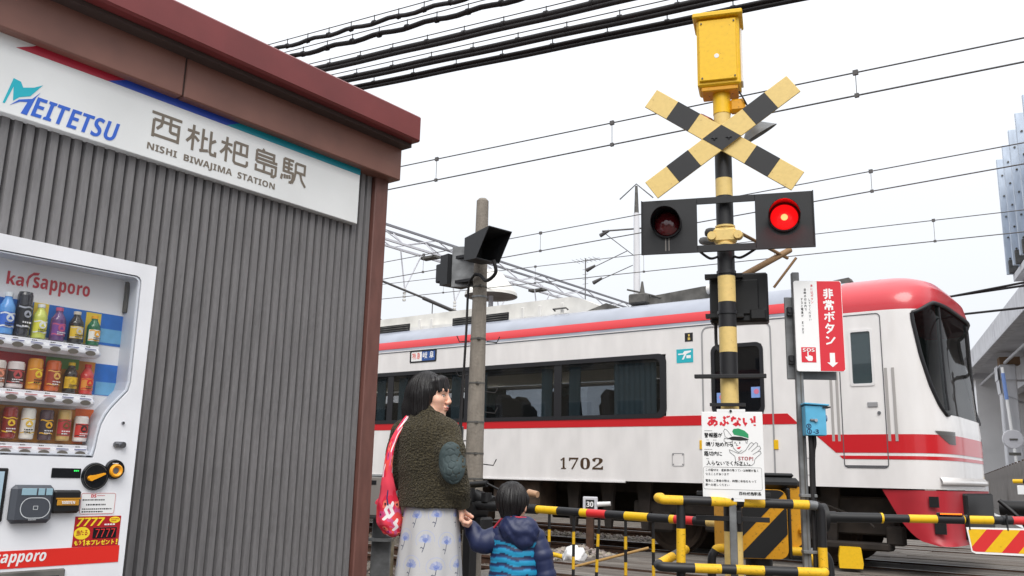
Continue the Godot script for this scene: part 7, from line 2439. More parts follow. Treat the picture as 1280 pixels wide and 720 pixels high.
	# prize sticker
	var pz: MeshInstance3D = p2.call("prize_sticker", Vector3(1.731, 0.796, 0.0003), Vector3(1.913, 0.908, 0.0012), 0.0, mat("prize_red", 176, 24, 34, 0.45))
	var f2 := vf(0.0008)
	latin(pz, "lettering", "7777", f2, 1.738, 0.872, 0.105, 0.031, mat("prize_yellow", 250, 220, 50, 0.45), true, "Droid Sans", 0.25)
	var pc2 := MB.new()
	pc2.X = f2
	pc2.prism(oval(1.763, 0.846, 0.031, 0.023, 22), 0.0006, 0.0012)
	pc2.prism(oval(1.888, 0.893, 0.022, 0.012, 18), 0.0006, 0.0012)
	part(pz, "prize_spot", pc2, M("prize_yellow"))
	var py := MB.new()
	py.X = f2
	write_chars(py, "も", Vector2(1.735, 0.82), Vector2(0.018, 0.018), Vector2(0.02, 0), 0.17)
	write_chars(py, "う", Vector2(1.752, 0.82), Vector2(0.014, 0.016), Vector2(0.02, 0), 0.17)
	write_chars(py, "本プレゼント", Vector2(1.782, 0.82), Vector2(0.018, 0.02), Vector2(0.0195, 0), 0.17)
	part(pz, "prize_lettering", py, M("prize_yellow"))
	latin(pz, "lettering", "1", f2, 1.769, 0.8, 0.009, 0.022, M("prize_yellow"), true)
	latin(pz, "lettering", "!", f2, 1.902, 0.8, 0.006, 0.02, M("prize_yellow"), true)
	var pk := MB.new()
	pk.X = f2
	write_chars(pk, "当たる", Vector2(1.74, 0.858), Vector2(0.015, 0.02), Vector2(0.0155, 0), 0.13, 0.0016)
	fine_print(pk, 1.872, 0.886, 1.904, 0.9, 2, 0.0018)
	part(pz, "prize_lettering", pk, M("prize_red"))
	var pd := MB.new()
	pd.X = f2
	pd.bx(Vector3(1.806, 0.825, 0.0), Vector3(1.9, 0.865, 0.0022), 0.001)
	var pdi := part(pz, "figure_window", pd, M("black_gloss"))
	latin(pdi, "lettering", "7777", vf(0.0028), 1.814, 0.829, 0.078, 0.031, mat("figure_red", 220, 50, 50, 0.5), false, "Droid Sans Mono")
	var pw := MB.new()
	pw.X = f2
	fine_print(pw, 1.848, 0.87, 1.908, 0.882, 1, 0.0018)
	part(pz, "prize_print", pw, M("white_print"))
	# red band with lettering, delivery flap, small left window
	var rb := MB.new()
	rb.X = F
	rb.prism(pv([0.76, 0.733, 1.921, 0.733, 1.919, 0.796, 0.76, 0.79]), 0.0003, 0.0016)
	var band := part(v, "red_band", rb, mat("band_red", 226, 44, 34, 0.4))
	latin(band, "lettering", "sapporo", vf(0.001), 1.46, 0.74, 0.178, 0.044, M("white_print"), true, "Droid Sans", 0.18)
	latin(band, "lettering", "ka", vf(0.001), 1.375, 0.751, 0.055, 0.034, M("white_print"), true, "Droid Sans", 0.18)
	var fl: MeshInstance3D = p2.call("delivery_hatch", Vector3(0.85, 0.4, 0.0), Vector3(1.714, 0.723, 0.012), 0.008, M("roof_gear"))
	var f3 := MB.new()
	f3.X = F
	f3.bx(Vector3(0.88, 0.42, 0.0125), Vector3(1.69, 0.7, 0.016), 0.002)
	part(fl, "hatch_flap", f3, M("black_gloss"))
	var lw: MeshInstance3D = p2.call("side_window_frame", Vector3(0.95, 0.895, 0.0), Vector3(1.466, 1.082, 0.008), 0.004, M("black"))
	var l2 := MB.new()
	l2.X = F
	l2.bx(Vector3(0.97, 0.91, 0.0083), Vector3(1.452, 1.07, 0.0095))
	part(lw, "side_window", l2, mat("window_pale", 176, 200, 216, 0.2))

# a sample bottle or can: its own object, standing on its shelf
func drink(nm: String, label: String, cat: String, u: float, y: float, h: float, r: float, kind: String, mc: Array, lc: Array, cc: Array) -> void:
	var d := 0.065
	var k := 1.0 + d / 3.4
	var o := thing(nm, label, cat, Vector3(-3.4 - d, 1.1 + (y - 1.1) * k, -u * k), rng.randf_range(80.0, 100.0), "sample drinks in the vending machine")
	h *= k
	var mb := MB.new()
	var prof: PackedVector2Array
	if kind == "can":
		prof = PackedVector2Array([Vector2(0.001, 0), Vector2(r * 0.85, 0), Vector2(r, h * 0.04), Vector2(r, h * 0.93), Vector2(r * 0.88, h * 0.985), Vector2(r * 0.88, h), Vector2(0.001, h)])
	else:
		prof = PackedVector2Array([Vector2(0.001, 0), Vector2(r * 0.9, 0), Vector2(r, h * 0.03), Vector2(r, h * 0.62), Vector2(r * 0.93, h * 0.68), Vector2(r * 0.5, h * 0.84), Vector2(r * 0.46, h * 0.9), Vector2(0.001, h * 0.9)])
	mb.lathe(prof, 22)
	part(o, "body", mb, mat("drink_%d_%d_%d" % mc, mc[0], mc[1], mc[2], 0.25, {"coat": 0.6}))
	if kind != "can":
		part(o, "cap", CY(Vector3(0, h * 0.9, 0), Vector3(0, h, 0), r * 0.52, -1, 16), mat("drink_%d_%d_%d" % cc, cc[0], cc[1], cc[2], 0.35))
	var lb := MB.new()
	var y0 := h * (0.16 if kind == "can" else 0.14)
	var y1 := h * (0.7 if kind == "can" else 0.52)
	var ra := []
	var rb := []
	for i in 15:
		var a := deg_to_rad(-75.0 + 150.0 * i / 14.0)
		ra.append(Vector3(sin(a) * (r + 0.0007), y0, cos(a) * (r + 0.0007)))
		rb.append(Vector3(sin(a) * (r + 0.0007), y1, cos(a) * (r + 0.0007)))
	lb.grid([ra, rb])
	var lab := part(o, "label_wrap", lb, mat("drink_%d_%d_%d" % lc, lc[0], lc[1], lc[2], 0.35))
	var em := MB.new()
	em.cyl(Vector3(0, lerpf(y0, y1, 0.62), r + 0.0005), Vector3(0, lerpf(y0, y1, 0.62), r + 0.002), r * 0.5, -1, 16)
	part(lab, "emblem", em, mat("drink_%d_%d_%d" % cc, cc[0], cc[1], cc[2], 0.35))
	var pr := MB.new()
	pr.X = Transform3D(Basis(), Vector3(0, 0, r + 0.001))
	fine_print(pr, -r * 0.6, y0 + 0.003, r * 0.6, lerpf(y0, y1, 0.35), 2, 0.002)
	var bn := MB.new()
	for q in [0.1, 0.9]:
		var r1 := []
		var r2 := []
		for i in 11:
			var a := deg_to_rad(-70.0 + 140.0 * i / 10.0)
			var yy := lerpf(y0, y1, q) + 0.002 * sin(i * 1.2 + u * 40.0)
			r1.append(Vector3(sin(a) * (r + 0.0013), yy - h * 0.018, cos(a) * (r + 0.0013)))
			r2.append(Vector3(sin(a) * (r + 0.0013), yy + h * 0.018, cos(a) * (r + 0.0013)))
		bn.grid([r1, r2])
	part(lab, "band", bn, mat("drink_%d_%d_%d" % cc, cc[0], cc[1], cc[2], 0.35))
	var mk := MB.new()
	mk.X = Transform3D(Basis(), Vector3(0, lerpf(y0, y1, 0.62), r + 0.0022))
	mk.prism(pv([-r * 0.3, -r * 0.2, r * 0.3, -r * 0.2, 0.0, r * 0.3]), 0.0, 0.0008)
	part(lab, "emblem_mark", mk, mat("drink_%d_%d_%d" % lc, lc[0], lc[1], lc[2], 0.35))
	part(lab, "print", pr, M("black_print") if lc[0] + lc[1] + lc[2] > 360 else M("white_print"))

func build_drinks() -> void:
	var y1 := 1.556
	drink("drink_bottle", "light blue water bottle, leftmost in the top row", "bottle", 1.385, y1, 0.155, 0.028, "bottle", [96, 160, 226], [60, 110, 206], [230, 236, 240])
	drink("drink_can", "tall black can with silver base in the top row", "can", 1.443, y1, 0.165, 0.027, "can", [44, 44, 52], [26, 26, 30], [176, 180, 190])
	drink("drink_bottle", "yellow-green bottle with white cap in the top row", "bottle", 1.505, y1, 0.13, 0.026, "bottle", [206, 214, 96], [226, 222, 70], [236, 240, 240])
	drink("drink_bottle", "purple grape bottle with pink cap in the top row", "bottle", 1.573, y1, 0.128, 0.027, "bottle", [96, 60, 120], [120, 70, 150], [196, 90, 130])
	drink("drink_bottle", "dark tea bottle with yellow label in the top row", "bottle", 1.642, y1, 0.124, 0.027, "bottle", [40, 36, 34], [226, 190, 50], [214, 206, 190])
	drink("drink_bottle", "green bottle with white label and orange spot, end of the top row", "bottle", 1.712, y1, 0.118, 0.025, "bottle", [30, 104, 66], [236, 236, 230], [240, 176, 40])
	var y2 := 1.366
	drink("drink_can", "short white can with brown foot, left in the middle row", "can", 1.382, y2, 0.095, 0.027, "can", [224, 214, 206], [150, 100, 76], [230, 150, 120])
	drink("drink_can", "short white can with dark brown label in the middle row", "can", 1.444, y2, 0.096, 0.03, "can", [226, 216, 214], [70, 44, 40], [190, 80, 80])
	drink("drink_can", "orange-yellow soup can with lemon in the middle row", "can", 1.511, y2, 0.115, 0.027, "can", [226, 150, 40], [206, 120, 36], [244, 214, 60])
	drink("drink_can", "orange-red soup can with dark foot in the middle row", "can", 1.578, y2, 0.115, 0.027, "can", [204, 96, 40], [160, 60, 34], [236, 190, 100])
	drink("drink_bottle", "black and gold bottle with yellow cap in the middle row", "bottle", 1.646, y2, 0.116, 0.025, "bottle", [44, 34, 24], [212, 170, 40], [236, 196, 40])
	drink("drink_bottle", "red bottle with gold label, end of the middle row", "bottle", 1.709, y2, 0.116, 0.025, "bottle", [206, 60, 54], [230, 150, 60], [222, 44, 40])
	var y3 := 1.186
	drink("drink_can", "dark orange coffee can, leftmost in the bottom row", "can", 1.384, y3, 0.11, 0.025, "can", [196, 104, 36], [150, 70, 30], [236, 190, 60])
	drink("drink_can", "dark red coffee can with yellow disc in the bottom row", "can", 1.447, y3, 0.112, 0.025, "can", [150, 44, 34], [130, 36, 30], [236, 196, 50])
	drink("drink_can", "white coffee can with yellow disc in the bottom row", "can", 1.511, y3, 0.112, 0.025, "can", [236, 232, 222], [240, 236, 226], [226, 186, 60])
	drink("drink_can", "brown and blue coffee can in the bottom row", "can", 1.577, y3, 0.11, 0.025, "can", [84, 60, 66], [60, 44, 50], [236, 180, 50])
	drink("drink_can", "tall gold can with red foot in the bottom row", "can", 1.643, y3, 0.114, 0.025, "can", [206, 170, 100], [190, 60, 60], [120, 84, 44])
	drink("drink_cup", "white dessert cup with dark lid before the orange card", "can", 1.709, y3, 0.096, 0.026, "can", [240, 232, 226], [214, 60, 50], [60, 36, 30])
# ------------------------------------------------------------------ people
class Sdf:
	var A := PackedVector3Array()
	var B := PackedVector3Array()
	var R0 := PackedFloat32Array()
	var R1 := PackedFloat32Array()
	var K := PackedFloat32Array()
	var S := PackedVector3Array()
	var Q := PackedFloat32Array()
	var ymin := -1e9
	var X := Transform3D()

	func add(a: Vector3, b: Vector3, r0: float, r1: float, k := 0.02, s := Vector3.ONE) -> void:
		A.append(X * a); B.append(X * b); R0.append(r0); R1.append(r1); K.append(k); S.append(s)
		Q.append(maxf(s.x, maxf(s.y, s.z)))

	func chain(pts: Array, radii: Array, k := 0.02) -> void:
		for i in pts.size() - 1:
			add(pts[i], pts[i + 1], radii[i], radii[i + 1], k)

	func d(p: Vector3) -> float:
		var r := 1e3
		for i in A.size():
			var s := S[i]
			var q := (p - A[i]) * s
			var w := (B[i] - A[i]) * s
			var t := clampf(q.dot(w) / maxf(w.dot(w), 1e-9), 0.0, 1.0)
			var e := ((q - w * t).length() - (R0[i] + (R1[i] - R0[i]) * t)) / Q[i]
			var k := K[i]
			var h := clampf(0.5 + 0.5 * (r - e) / k, 0.0, 1.0)
			r = r + (e - r) * h - k * h * (1.0 - h)
		return maxf(r, ymin - p.y)

	func grad(p: Vector3) -> Vector3:
		var e := 0.003
		return Vector3(d(p + Vector3(e, 0, 0)) - d(p - Vector3(e, 0, 0)), d(p + Vector3(0, e, 0)) - d(p - Vector3(0, e, 0)), d(p + Vector3(0, 0, e)) - d(p - Vector3(0, 0, e))).normalized()

# surface nets over the field, added to the builder
func nets(f: Sdf, lo: Vector3, hi: Vector3, cell: float, b: MB, disp = null, color = null) -> void:
	var n := Vector3i(((hi - lo) / cell).ceil()) + Vector3i(2, 2, 2)
	# whole blocks of four cells
	var nb := Vector3i((n.x + 3) / 4, (n.y + 3) / 4, (n.z + 3) / 4)
	var nx := nb.x * 4 + 1
	var ny := nb.y * 4 + 1
	var nz := nb.z * 4 + 1
	var val := PackedFloat32Array()
	val.resize(nx * ny * nz)
	val.fill(999.0)
	var active := []
	var reach := cell * 4.0 * 0.87 + cell
	for bz in nb.z:
		for by in nb.y:
			for bx in nb.x:
				var c := lo + Vector3(bx * 4 + 2, by * 4 + 2, bz * 4 + 2) * cell
				if absf(f.d(c)) > reach * 1.6:
					continue
				active.append(Vector3i(bx * 4, by * 4, bz * 4))
				for k in 5:
					for j in 5:
						for i in 5:
							var id := ((bz * 4 + k) * ny + by * 4 + j) * nx + bx * 4 + i
							if val[id] == 999.0:
								val[id] = f.d(lo + Vector3(bx * 4 + i, by * 4 + j, bz * 4 + k) * cell)
	var at := {}
	var nor := {}
	var cells := []
	for blk in active:
		for k in 4:
			for j in 4:
				for i in 4:
					var x: int = blk.x + i
					var y: int = blk.y + j
					var z: int = blk.z + k
					var id := (z * ny + y) * nx + x
					var v := [val[id], val[id + 1], val[id + nx], val[id + nx + 1], val[id + nx * ny], val[id + nx * ny + 1], val[id + nx * ny + nx], val[id + nx * ny + nx + 1]]
					var m := 0
					for q in 8:
						if v[q] < 0.0:
							m |= 1 << q
					if m == 0 or m == 255:
						continue
					var sum := Vector3.ZERO
					var cnt := 0
					for e in [[0, 1], [2, 3], [4, 5], [6, 7], [0, 2], [1, 3], [4, 6], [5, 7], [0, 4], [1, 5], [2, 6], [3, 7]]:
						var va: float = v[e[0]]
						var vb: float = v[e[1]]
						if (va < 0.0) != (vb < 0.0):
							var t := va / (va - vb)
							var pa := Vector3(e[0] & 1, (e[0] >> 1) & 1, e[0] >> 2)
							var pb := Vector3(e[1] & 1, (e[1] >> 1) & 1, e[1] >> 2)
							sum += pa.lerp(pb, t)
							cnt += 1
					var l := sum / cnt
					var g := Vector3(
						lerpf(lerpf(v[1] - v[0], v[3] - v[2], l.y), lerpf(v[5] - v[4], v[7] - v[6], l.y), l.z),
						lerpf(lerpf(v[2] - v[0], v[3] - v[1], l.x), lerpf(v[6] - v[4], v[7] - v[5], l.x), l.z),
						lerpf(lerpf(v[4] - v[0], v[5] - v[1], l.x), lerpf(v[6] - v[2], v[7] - v[3], l.x), l.y)).normalized()
					var p := lo + (Vector3(x, y, z) + l) * cell
					if disp != null:
						p += g * float(disp.call(p))
					at[id] = p
					nor[id] = g
					cells.append([id, x, y, z])
	var acc := {}
	var emit := func(i0: int, i1: int, i2: int, i3: int) -> void:
		if not (at.has(i0) and at.has(i1) and at.has(i2) and at.has(i3)):
			return
		if acc.has(-1):
			var fn: Vector3 = (at[i2] - at[i0]).cross(at[i3] - at[i1])
			if fn.dot(nor[i0]) < 0.0:
				fn = -fn
			for q in [i0, i1, i2, i3]:
				acc[q] = acc.get(q, Vector3.ZERO) + fn
			return
		if color != null:
			b.colored = true
			for tr in [[i0, i1, i2], [i0, i2, i3]]:
				var s := b.P.size()
				b.col = color.call(at[tr[0]])
				b.sm(at[tr[0]], at[tr[1]], at[tr[2]], nor[tr[0]], nor[tr[1]], nor[tr[2]])
				for k in range(s, b.P.size()):
					b.C[k] = color.call(b.P[k])
		else:
			b.sm(at[i0], at[i1], at[i2], nor[i0], nor[i1], nor[i2])
			b.sm(at[i0], at[i2], at[i3], nor[i0], nor[i2], nor[i3])
	for step in ([0, 1] if disp != null else [1]):
		if step == 0:
			acc[-1] = true
		elif disp != null:
			acc.erase(-1)
			for q in acc:
				nor[q] = (acc[q] as Vector3).normalized()
		for c in cells:
			var id: int = c[0]
			var inside: bool = val[id] < 0.0
			if c[2] > 0 and c[3] > 0 and (val[id + 1] < 0.0) != inside:
				emit.call(id, id - nx, id - nx - nx * ny, id - nx * ny)
			if c[1] > 0 and c[3] > 0 and (val[id + nx] < 0.0) != inside:
				emit.call(id, id - 1, id - 1 - nx * ny, id - nx * ny)
			if c[1] > 0 and c[2] > 0 and (val[id + nx * ny] < 0.0) != inside:
				emit.call(id, id - 1, id - 1 - nx, id - nx)

# a patch laid on a field's surface: outline in the (du, dv) plane, pushed in along -out until it meets the field
func drape(f: Sdf, b: MB, c: Vector3, out: Vector3, upv: Vector3, ru: float, rv: float, lift: Callable, n := 28) -> void:
	var w := out.normalized()
	var u := upv.cross(w).normalized()
	var v := w.cross(u)
	var rows := []
	for i in n + 1:
		var row := []
		var rad := float(i) / n
		for j in 40:
			var a := TAU * j / 40.0
			var q := Vector2(cos(a) * ru, sin(a) * rv) * rad
			var p := c + u * q.x + v * q.y + w * 0.09
			for k in 26:
				var e := f.d(p)
				if e < 0.0008:
					break
				p -= w * minf(e * 0.8, 0.02)
			row.append(p + w * (float(lift.call(q)) if i < n else -0.003))
		rows.append(row)
	b.grid(rows, true)
	var flip := false
	if b.N.size() and b.N[b.N.size() / 2].dot(w) < 0.0:
		flip = true
	if flip:
		b.P.clear(); b.N.clear(); b.U.clear(); b.C.clear()
		b.grid(rows, true, true)

func hash2(x: int, y: int) -> float:
	var h := (x * 374761393 + y * 668265263) & 0x7fffffff
	h = ((h ^ (h >> 13)) * 1274126177) & 0x7fffffff
	return float(h % 10007) / 10007.0

# distance-to-border of an irregular honeycomb: 0 on the stitching, up to about half a cell inside
func honeycomb(q: Vector2, cell: float) -> float:
	var g := q / cell
	var cy := int(floor(g.y / 0.87))
	var best := [9.0, 9.0]
	for dy in range(-1, 3):
		for dx in range(-1, 3):
			var yy := cy + dy - 1
			var xx := int(floor(g.x)) + dx - 1
			var p := Vector2(xx + 0.5 + (0.5 if posmod(yy, 2) == 1 else 0.0), yy * 0.87 + 0.5) + Vector2(hash2(xx, yy) - 0.5, hash2(yy + 7, xx) - 0.5) * 0.3
			var e := g.distance_to(p)
			if e < best[0]:
				best[1] = best[0]
				best[0] = e
			elif e < best[1]:
				best[1] = e
	return (best[1] - best[0]) * cell * 0.5

func head_field(f: Sdf, X: Transform3D, s: float) -> void:
	var old := f.X
	f.X = X * Transform3D(Basis().scaled(Vector3(s, s, s)), Vector3.ZERO)
	f.add(Vector3(0, 0.03, 0.015), Vector3(0, 0.03, 0.016), 0.088 * s, 0.088 * s, 0.01, Vector3(1.12, 1, 1))
	f.add(Vector3(0, 0.02, -0.035), Vector3(0, -0.05, -0.04), 0.058 * s, 0.046 * s, 0.03)
	f.add(Vector3(0, -0.083, -0.058), Vector3(0, -0.085, -0.062), 0.022 * s, 0.021 * s, 0.03)
	for q in [-1.0, 1.0]:
		f.add(Vector3(q * 0.036, -0.018, -0.058), Vector3(q * 0.03, -0.04, -0.055), 0.03 * s, 0.028 * s, 0.02)
		f.add(Vector3(q * 0.012, 0.034, -0.087), Vector3(q * 0.05, 0.03, -0.068), 0.013 * s, 0.013 * s, 0.015)
		f.add(Vector3(q * 0.076, 0.012, 0.012), Vector3(q * 0.078, -0.012, 0.006), 0.014 * s, 0.01 * s, 0.006, Vector3(1.9, 1, 1))
		f.add(Vector3(q * 0.009, -0.028, -0.1), Vector3(q * 0.01, -0.028, -0.1), 0.0085 * s, 0.0085 * s, 0.006)
	f.add(Vector3(0, 0.02, -0.09), Vector3(0, -0.022, -0.109), 0.0085 * s, 0.0105 * s, 0.012)
	f.add(Vector3(-0.014, -0.051, -0.091), Vector3(0.014, -0.051, -0.091), 0.0085 * s, 0.0085 * s, 0.008)
	f.add(Vector3(-0.012, -0.061, -0.089), Vector3(0.012, -0.061, -0.089), 0.0085 * s, 0.0085 * s, 0.006)
	f.add(Vector3(0, -0.06, 0.012), Vector3(0, -0.15, 0.025), 0.048 * s, 0.046 * s, 0.03)
	f.X = old

# loose locks combed down over the hair's surface, with ragged ends
func locks(b: MB, f: Sdf, X: Transform3D, s: float, n: int, low: float) -> void:
	for i in n:
		var a := deg_to_rad(-128.0 + 256.0 * (i + rng.randf()) / n)   # 0 = back of the head
		var twist := rng.randf_range(-0.12, 0.12)
		var end := low + rng.randf_range(-0.012, 0.02)
		var fringe := absf(a) > 2.0
		if fringe:
			end = 0.032 * s + rng.randf_range(-0.008, 0.006)
		var pts := PackedVector3Array()
		var steps := 13
		for k in steps:
			var t := float(k) / (steps - 1)
			var aa := a + twist * t
			var y := lerpf(0.115 * s, end, t * t * 0.35 + t * 0.65)
			var dir := Vector3(sin(aa), 0, cos(aa))
			var p := X * (Vector3(0, y, 0.012) + dir * 0.15)
			var w := (X.basis * dir).normalized()
			for q in 22:
				var e := f.d(p)
				if e < 0.001:
					break
				p -= w * minf(e * 0.85, 0.02)
				if (X.affine_inverse() * p - Vector3(0, y, 0.012)).length() < 0.03:
					break
			pts.append(p + w * 0.0012)
		b.tube(pts, rng.randf_range(0.0014, 0.0026), 5)

# eyes, brows and lips laid on the face
func face_marks(o: Node3D, X: Transform3D, s: float) -> void:
	var eye := MB.new()
	var dark := MB.new()
	var lip := MB.new()
	for q in [-1.0, 1.0]:
		eye.X = X * Transform3D(Basis().scaled(Vector3(s, s, s)), Vector3(q * 0.031, 0.006, -0.083) * s)
		eye.X = eye.X * Transform3D(Basis(Vector3.UP, q * -0.45), Vector3.ZERO)
		dark.X = eye.X
		for ring in [[0.0125, 0.0058, 0.006, eye], [0.0056, 0.0056, 0.0072, dark]]:
			var m: MB = ring[3]
			var rows := []
			for i in 5:
				var row := []
				var a := PI * 0.5 * i / 4.0
				for j in 16:
					var c := TAU * j / 16.0
					row.append(Vector3(cos(c) * cos(a) * ring[0], sin(c) * cos(a) * ring[1], -sin(a) * ring[2]))
				rows.append(row)
			m.grid(rows, true)
		dark.tube(curve([Vector3(-0.0145, 0.003, -0.003), Vector3(0, 0.0075, -0.007), Vector3(0.0145, 0.002, -0.003)], 4), 0.0014, 6)
		dark.tube(curve([Vector3(-0.016, 0.021, -0.004), Vector3(0, 0.025, -0.009), Vector3(0.017, 0.02, -0.003)], 4), 0.0022, 6)
	lip.X = X * Transform3D(Basis().scaled(Vector3(s, s, s)), Vector3.ZERO)
	lip.tube(curve([Vector3(-0.022, -0.055, -0.09), Vector3(-0.009, -0.0515, -0.0985), Vector3(0, -0.0525, -0.0995), Vector3(0.009, -0.0515, -0.0985), Vector3(0.022, -0.055, -0.09)], 4), 0.0042, 6)
	lip.tube(curve([Vector3(-0.019, -0.0575, -0.09), Vector3(0, -0.062, -0.0975), Vector3(0.019, -0.0575, -0.09)], 4), 0.0045, 6)
	part(o, "eye", eye, mat("eye_white", 226, 220, 214, 0.3))
	part(o, "iris_and_lash", dark, mat("eye_dark", 30, 22, 20, 0.3))
	part(o, "lips", lip, mat("lips", 190, 110, 104, 0.45))

# ------ printed cloth
func blob(im: Image, cx: float, cy: float, rx: float, ry: float, col: Color, rot := 0.0, wob := 0.0, ph := 0.0) -> void:
	var w := im.get_width()
	var h := im.get_height()
	var R := int(maxf(rx, ry) * (1.0 + wob)) + 2
	var cr := cos(rot)
	var sr := sin(rot)
	for y in range(int(cy) - R, int(cy) + R + 1):
		for x in range(int(cx) - R, int(cx) + R + 1):
			var dx := x - cx
			var dy := y - cy
			var u := (dx * cr + dy * sr) / rx
			var v := (-dx * sr + dy * cr) / ry
			var e := u * u + v * v
			if e > (1.0 + wob) * (1.0 + wob):
				continue
			var lim := 1.0
			if wob > 0.0:
				var a := atan2(v, u)
				lim = 1.0 + wob * sin(a * 3.0 + ph) * 0.6 + wob * sin(a * 5.0 + ph * 2.0) * 0.4
			if e <= lim * lim:
				im.set_pixel(posmod(x, w), clampi(y, 0, h - 1), col)

func stroke(im: Image, pts: PackedVector2Array, r: float, col: Color) -> void:
	for i in pts.size() - 1:
		var n := int(pts[i].distance_to(pts[i + 1]) / maxf(0.7, r * 0.6)) + 1
		for k in n + 1:
			var p := pts[i].lerp(pts[i + 1], float(k) / n)
			blob(im, p.x, p.y, r, r, col)

func skirt_texture() -> ImageTexture:
	var W := 1024
	var im := Image.create(W, 640, false, Image.FORMAT_RGBA8)
	im.fill(Color8(184, 183, 184))
	# woven fleck
	for i in 26000:
		var t := rng.randi_range(158, 204)
		im.set_pixel(rng.randi() % W, rng.randi() % 640, Color8(t, t, t + 2))
	var k := 0
	for row in 6:
		for c in 8:
			var x := (c + 0.5 * (row % 2)) * 128.0 + rng.randf_range(-8, 8)
			var y := row * 108.0 + 50.0 + rng.randf_range(-6, 6)
			# faint ring, stem, leaves, blue head of petals
			var ring := PackedVector2Array()
			for a in 26:
				var t := PI * 0.95 + TAU * 0.62 * a / 25.0
				ring.append(Vector2(x + cos(t) * 50.0, y - 4 + sin(t) * 40.0))
			stroke(im, ring, 1.0, Color8(158, 168, 206))
			stroke(im, PackedVector2Array([Vector2(x, y + 6), Vector2(x + 3, y + 24), Vector2(x + 12, y + 48)]), 1.8, Color8(74, 78, 96))
			stroke(im, PackedVector2Array([Vector2(x + 6, y + 34), Vector2(x + 17, y + 28), Vector2(x + 22, y + 31)]), 1.8, Color8(74, 78, 96))
			for p in 7:
				var a := -PI * 0.95 + PI * 0.9 * p / 6.0
				var tone: float = rng.randf()
				blob(im, x + cos(a) * 19.0, y + sin(a) * 15.0, 14.0, 10.0, Color8(int(lerpf(146, 178, tone)), int(lerpf(154, 182, tone)), int(lerpf(188, 202, tone))), a, 0.15, p)
			blob(im, x, y - 2, 14.0, 10.0, Color8(128, 142, 192), 0.0, 0.2, k)
			for p in 5:
				stroke(im, PackedVector2Array([Vector2(x, y + 4), Vector2(x + (p - 2) * 8.0, y - 14.0 + absf(p - 2) * 3.0)]), 0.8, Color8(100, 114, 170))
			k += 1
	return ImageTexture.create_from_image(im)

func bag_texture() -> ImageTexture:
	var im := Image.create(512, 512, false, Image.FORMAT_RGBA8)
	im.fill(Color8(232, 66, 88))
	var cols := [Color8(226, 36, 66), Color8(232, 60, 84), Color8(214, 30, 58), Color8(222, 92, 140), Color8(236, 74, 72)]
	for i in 34:
		var x := hash2(i, 3) * 512.0
		var y := hash2(i, 9) * 512.0
		var r := 52.0 + 34.0 * hash2(i, 21)
		blob(im, x, y, r, r * 0.85, cols[i % 5], hash2(i, 5) * 3.0, 0.22, i * 1.7)
	for i in 12:
		var x := hash2(i, 103) * 512.0
		var y := hash2(i, 109) * 512.0
		blob(im, x, y, 27, 22, Color8(240, 116, 96) if i % 2 == 0 else Color8(206, 60, 120), hash2(i, 50) * 3.0, 0.2, i)
		blob(im, x + 4, y, 10, 7, Color8(44, 26, 40), hash2(i, 51) * 3.0, 0.2, i)
	for i in 9:
		var x := hash2(i, 303) * 512.0
		var y := hash2(i, 309) * 512.0
		stroke(im, PackedVector2Array([Vector2(x, y), Vector2(x + 22, y + 30), Vector2(x + 8, y + 70), Vector2(x + 36, y + 104)]), 9.0 + 4.0 * hash2(i, 311), Color8(248, 238, 238))
	for i in 5:
		var x := hash2(i, 203) * 512.0
		var y := hash2(i, 209) * 512.0
		stroke(im, PackedVector2Array([Vector2(x, y), Vector2(x + 10, y + 40), Vector2(x + 4, y + 84)]), 6.0, Color8(44, 50, 100))
	return ImageTexture.create_from_image(im)

func print_mat(key: String, t: Texture2D, rough := 0.9) -> StandardMaterial3D:
	var m := StandardMaterial3D.new()
	m.resource_name = key
	m.albedo_texture = t
	m.roughness = rough
	m.cull_mode = BaseMaterial3D.CULL_DISABLED
	return m

func build_people() -> void:
	mat("skin", 226, 176, 152, 0.5, {"sss": 0.15})
	mat("hair", 24, 21, 22, 0.42)
	mat("fleece_green", 104, 94, 68, 1.0, {"tex": "fleece", "scale": 2.6, "bump": "fleece_n", "bumpk": 1.6, "rim": 0.5})
	mat("patch_green", 66, 80, 82, 0.75, {"tex": "blotch", "scale": 4.0})
	mat("navy", 27, 37, 74, 0.5, {"bump": "wave_n", "bumpk": 0.5, "scale": 5.0})
	mat("jacket_vc", 255, 255, 255, 0.5, {"vc": true, "bump": "wave_n", "bumpk": 0.5, "scale": 5.0})
	mat("shoe", 40, 36, 36, 0.6)
	build_woman()
	build_child()

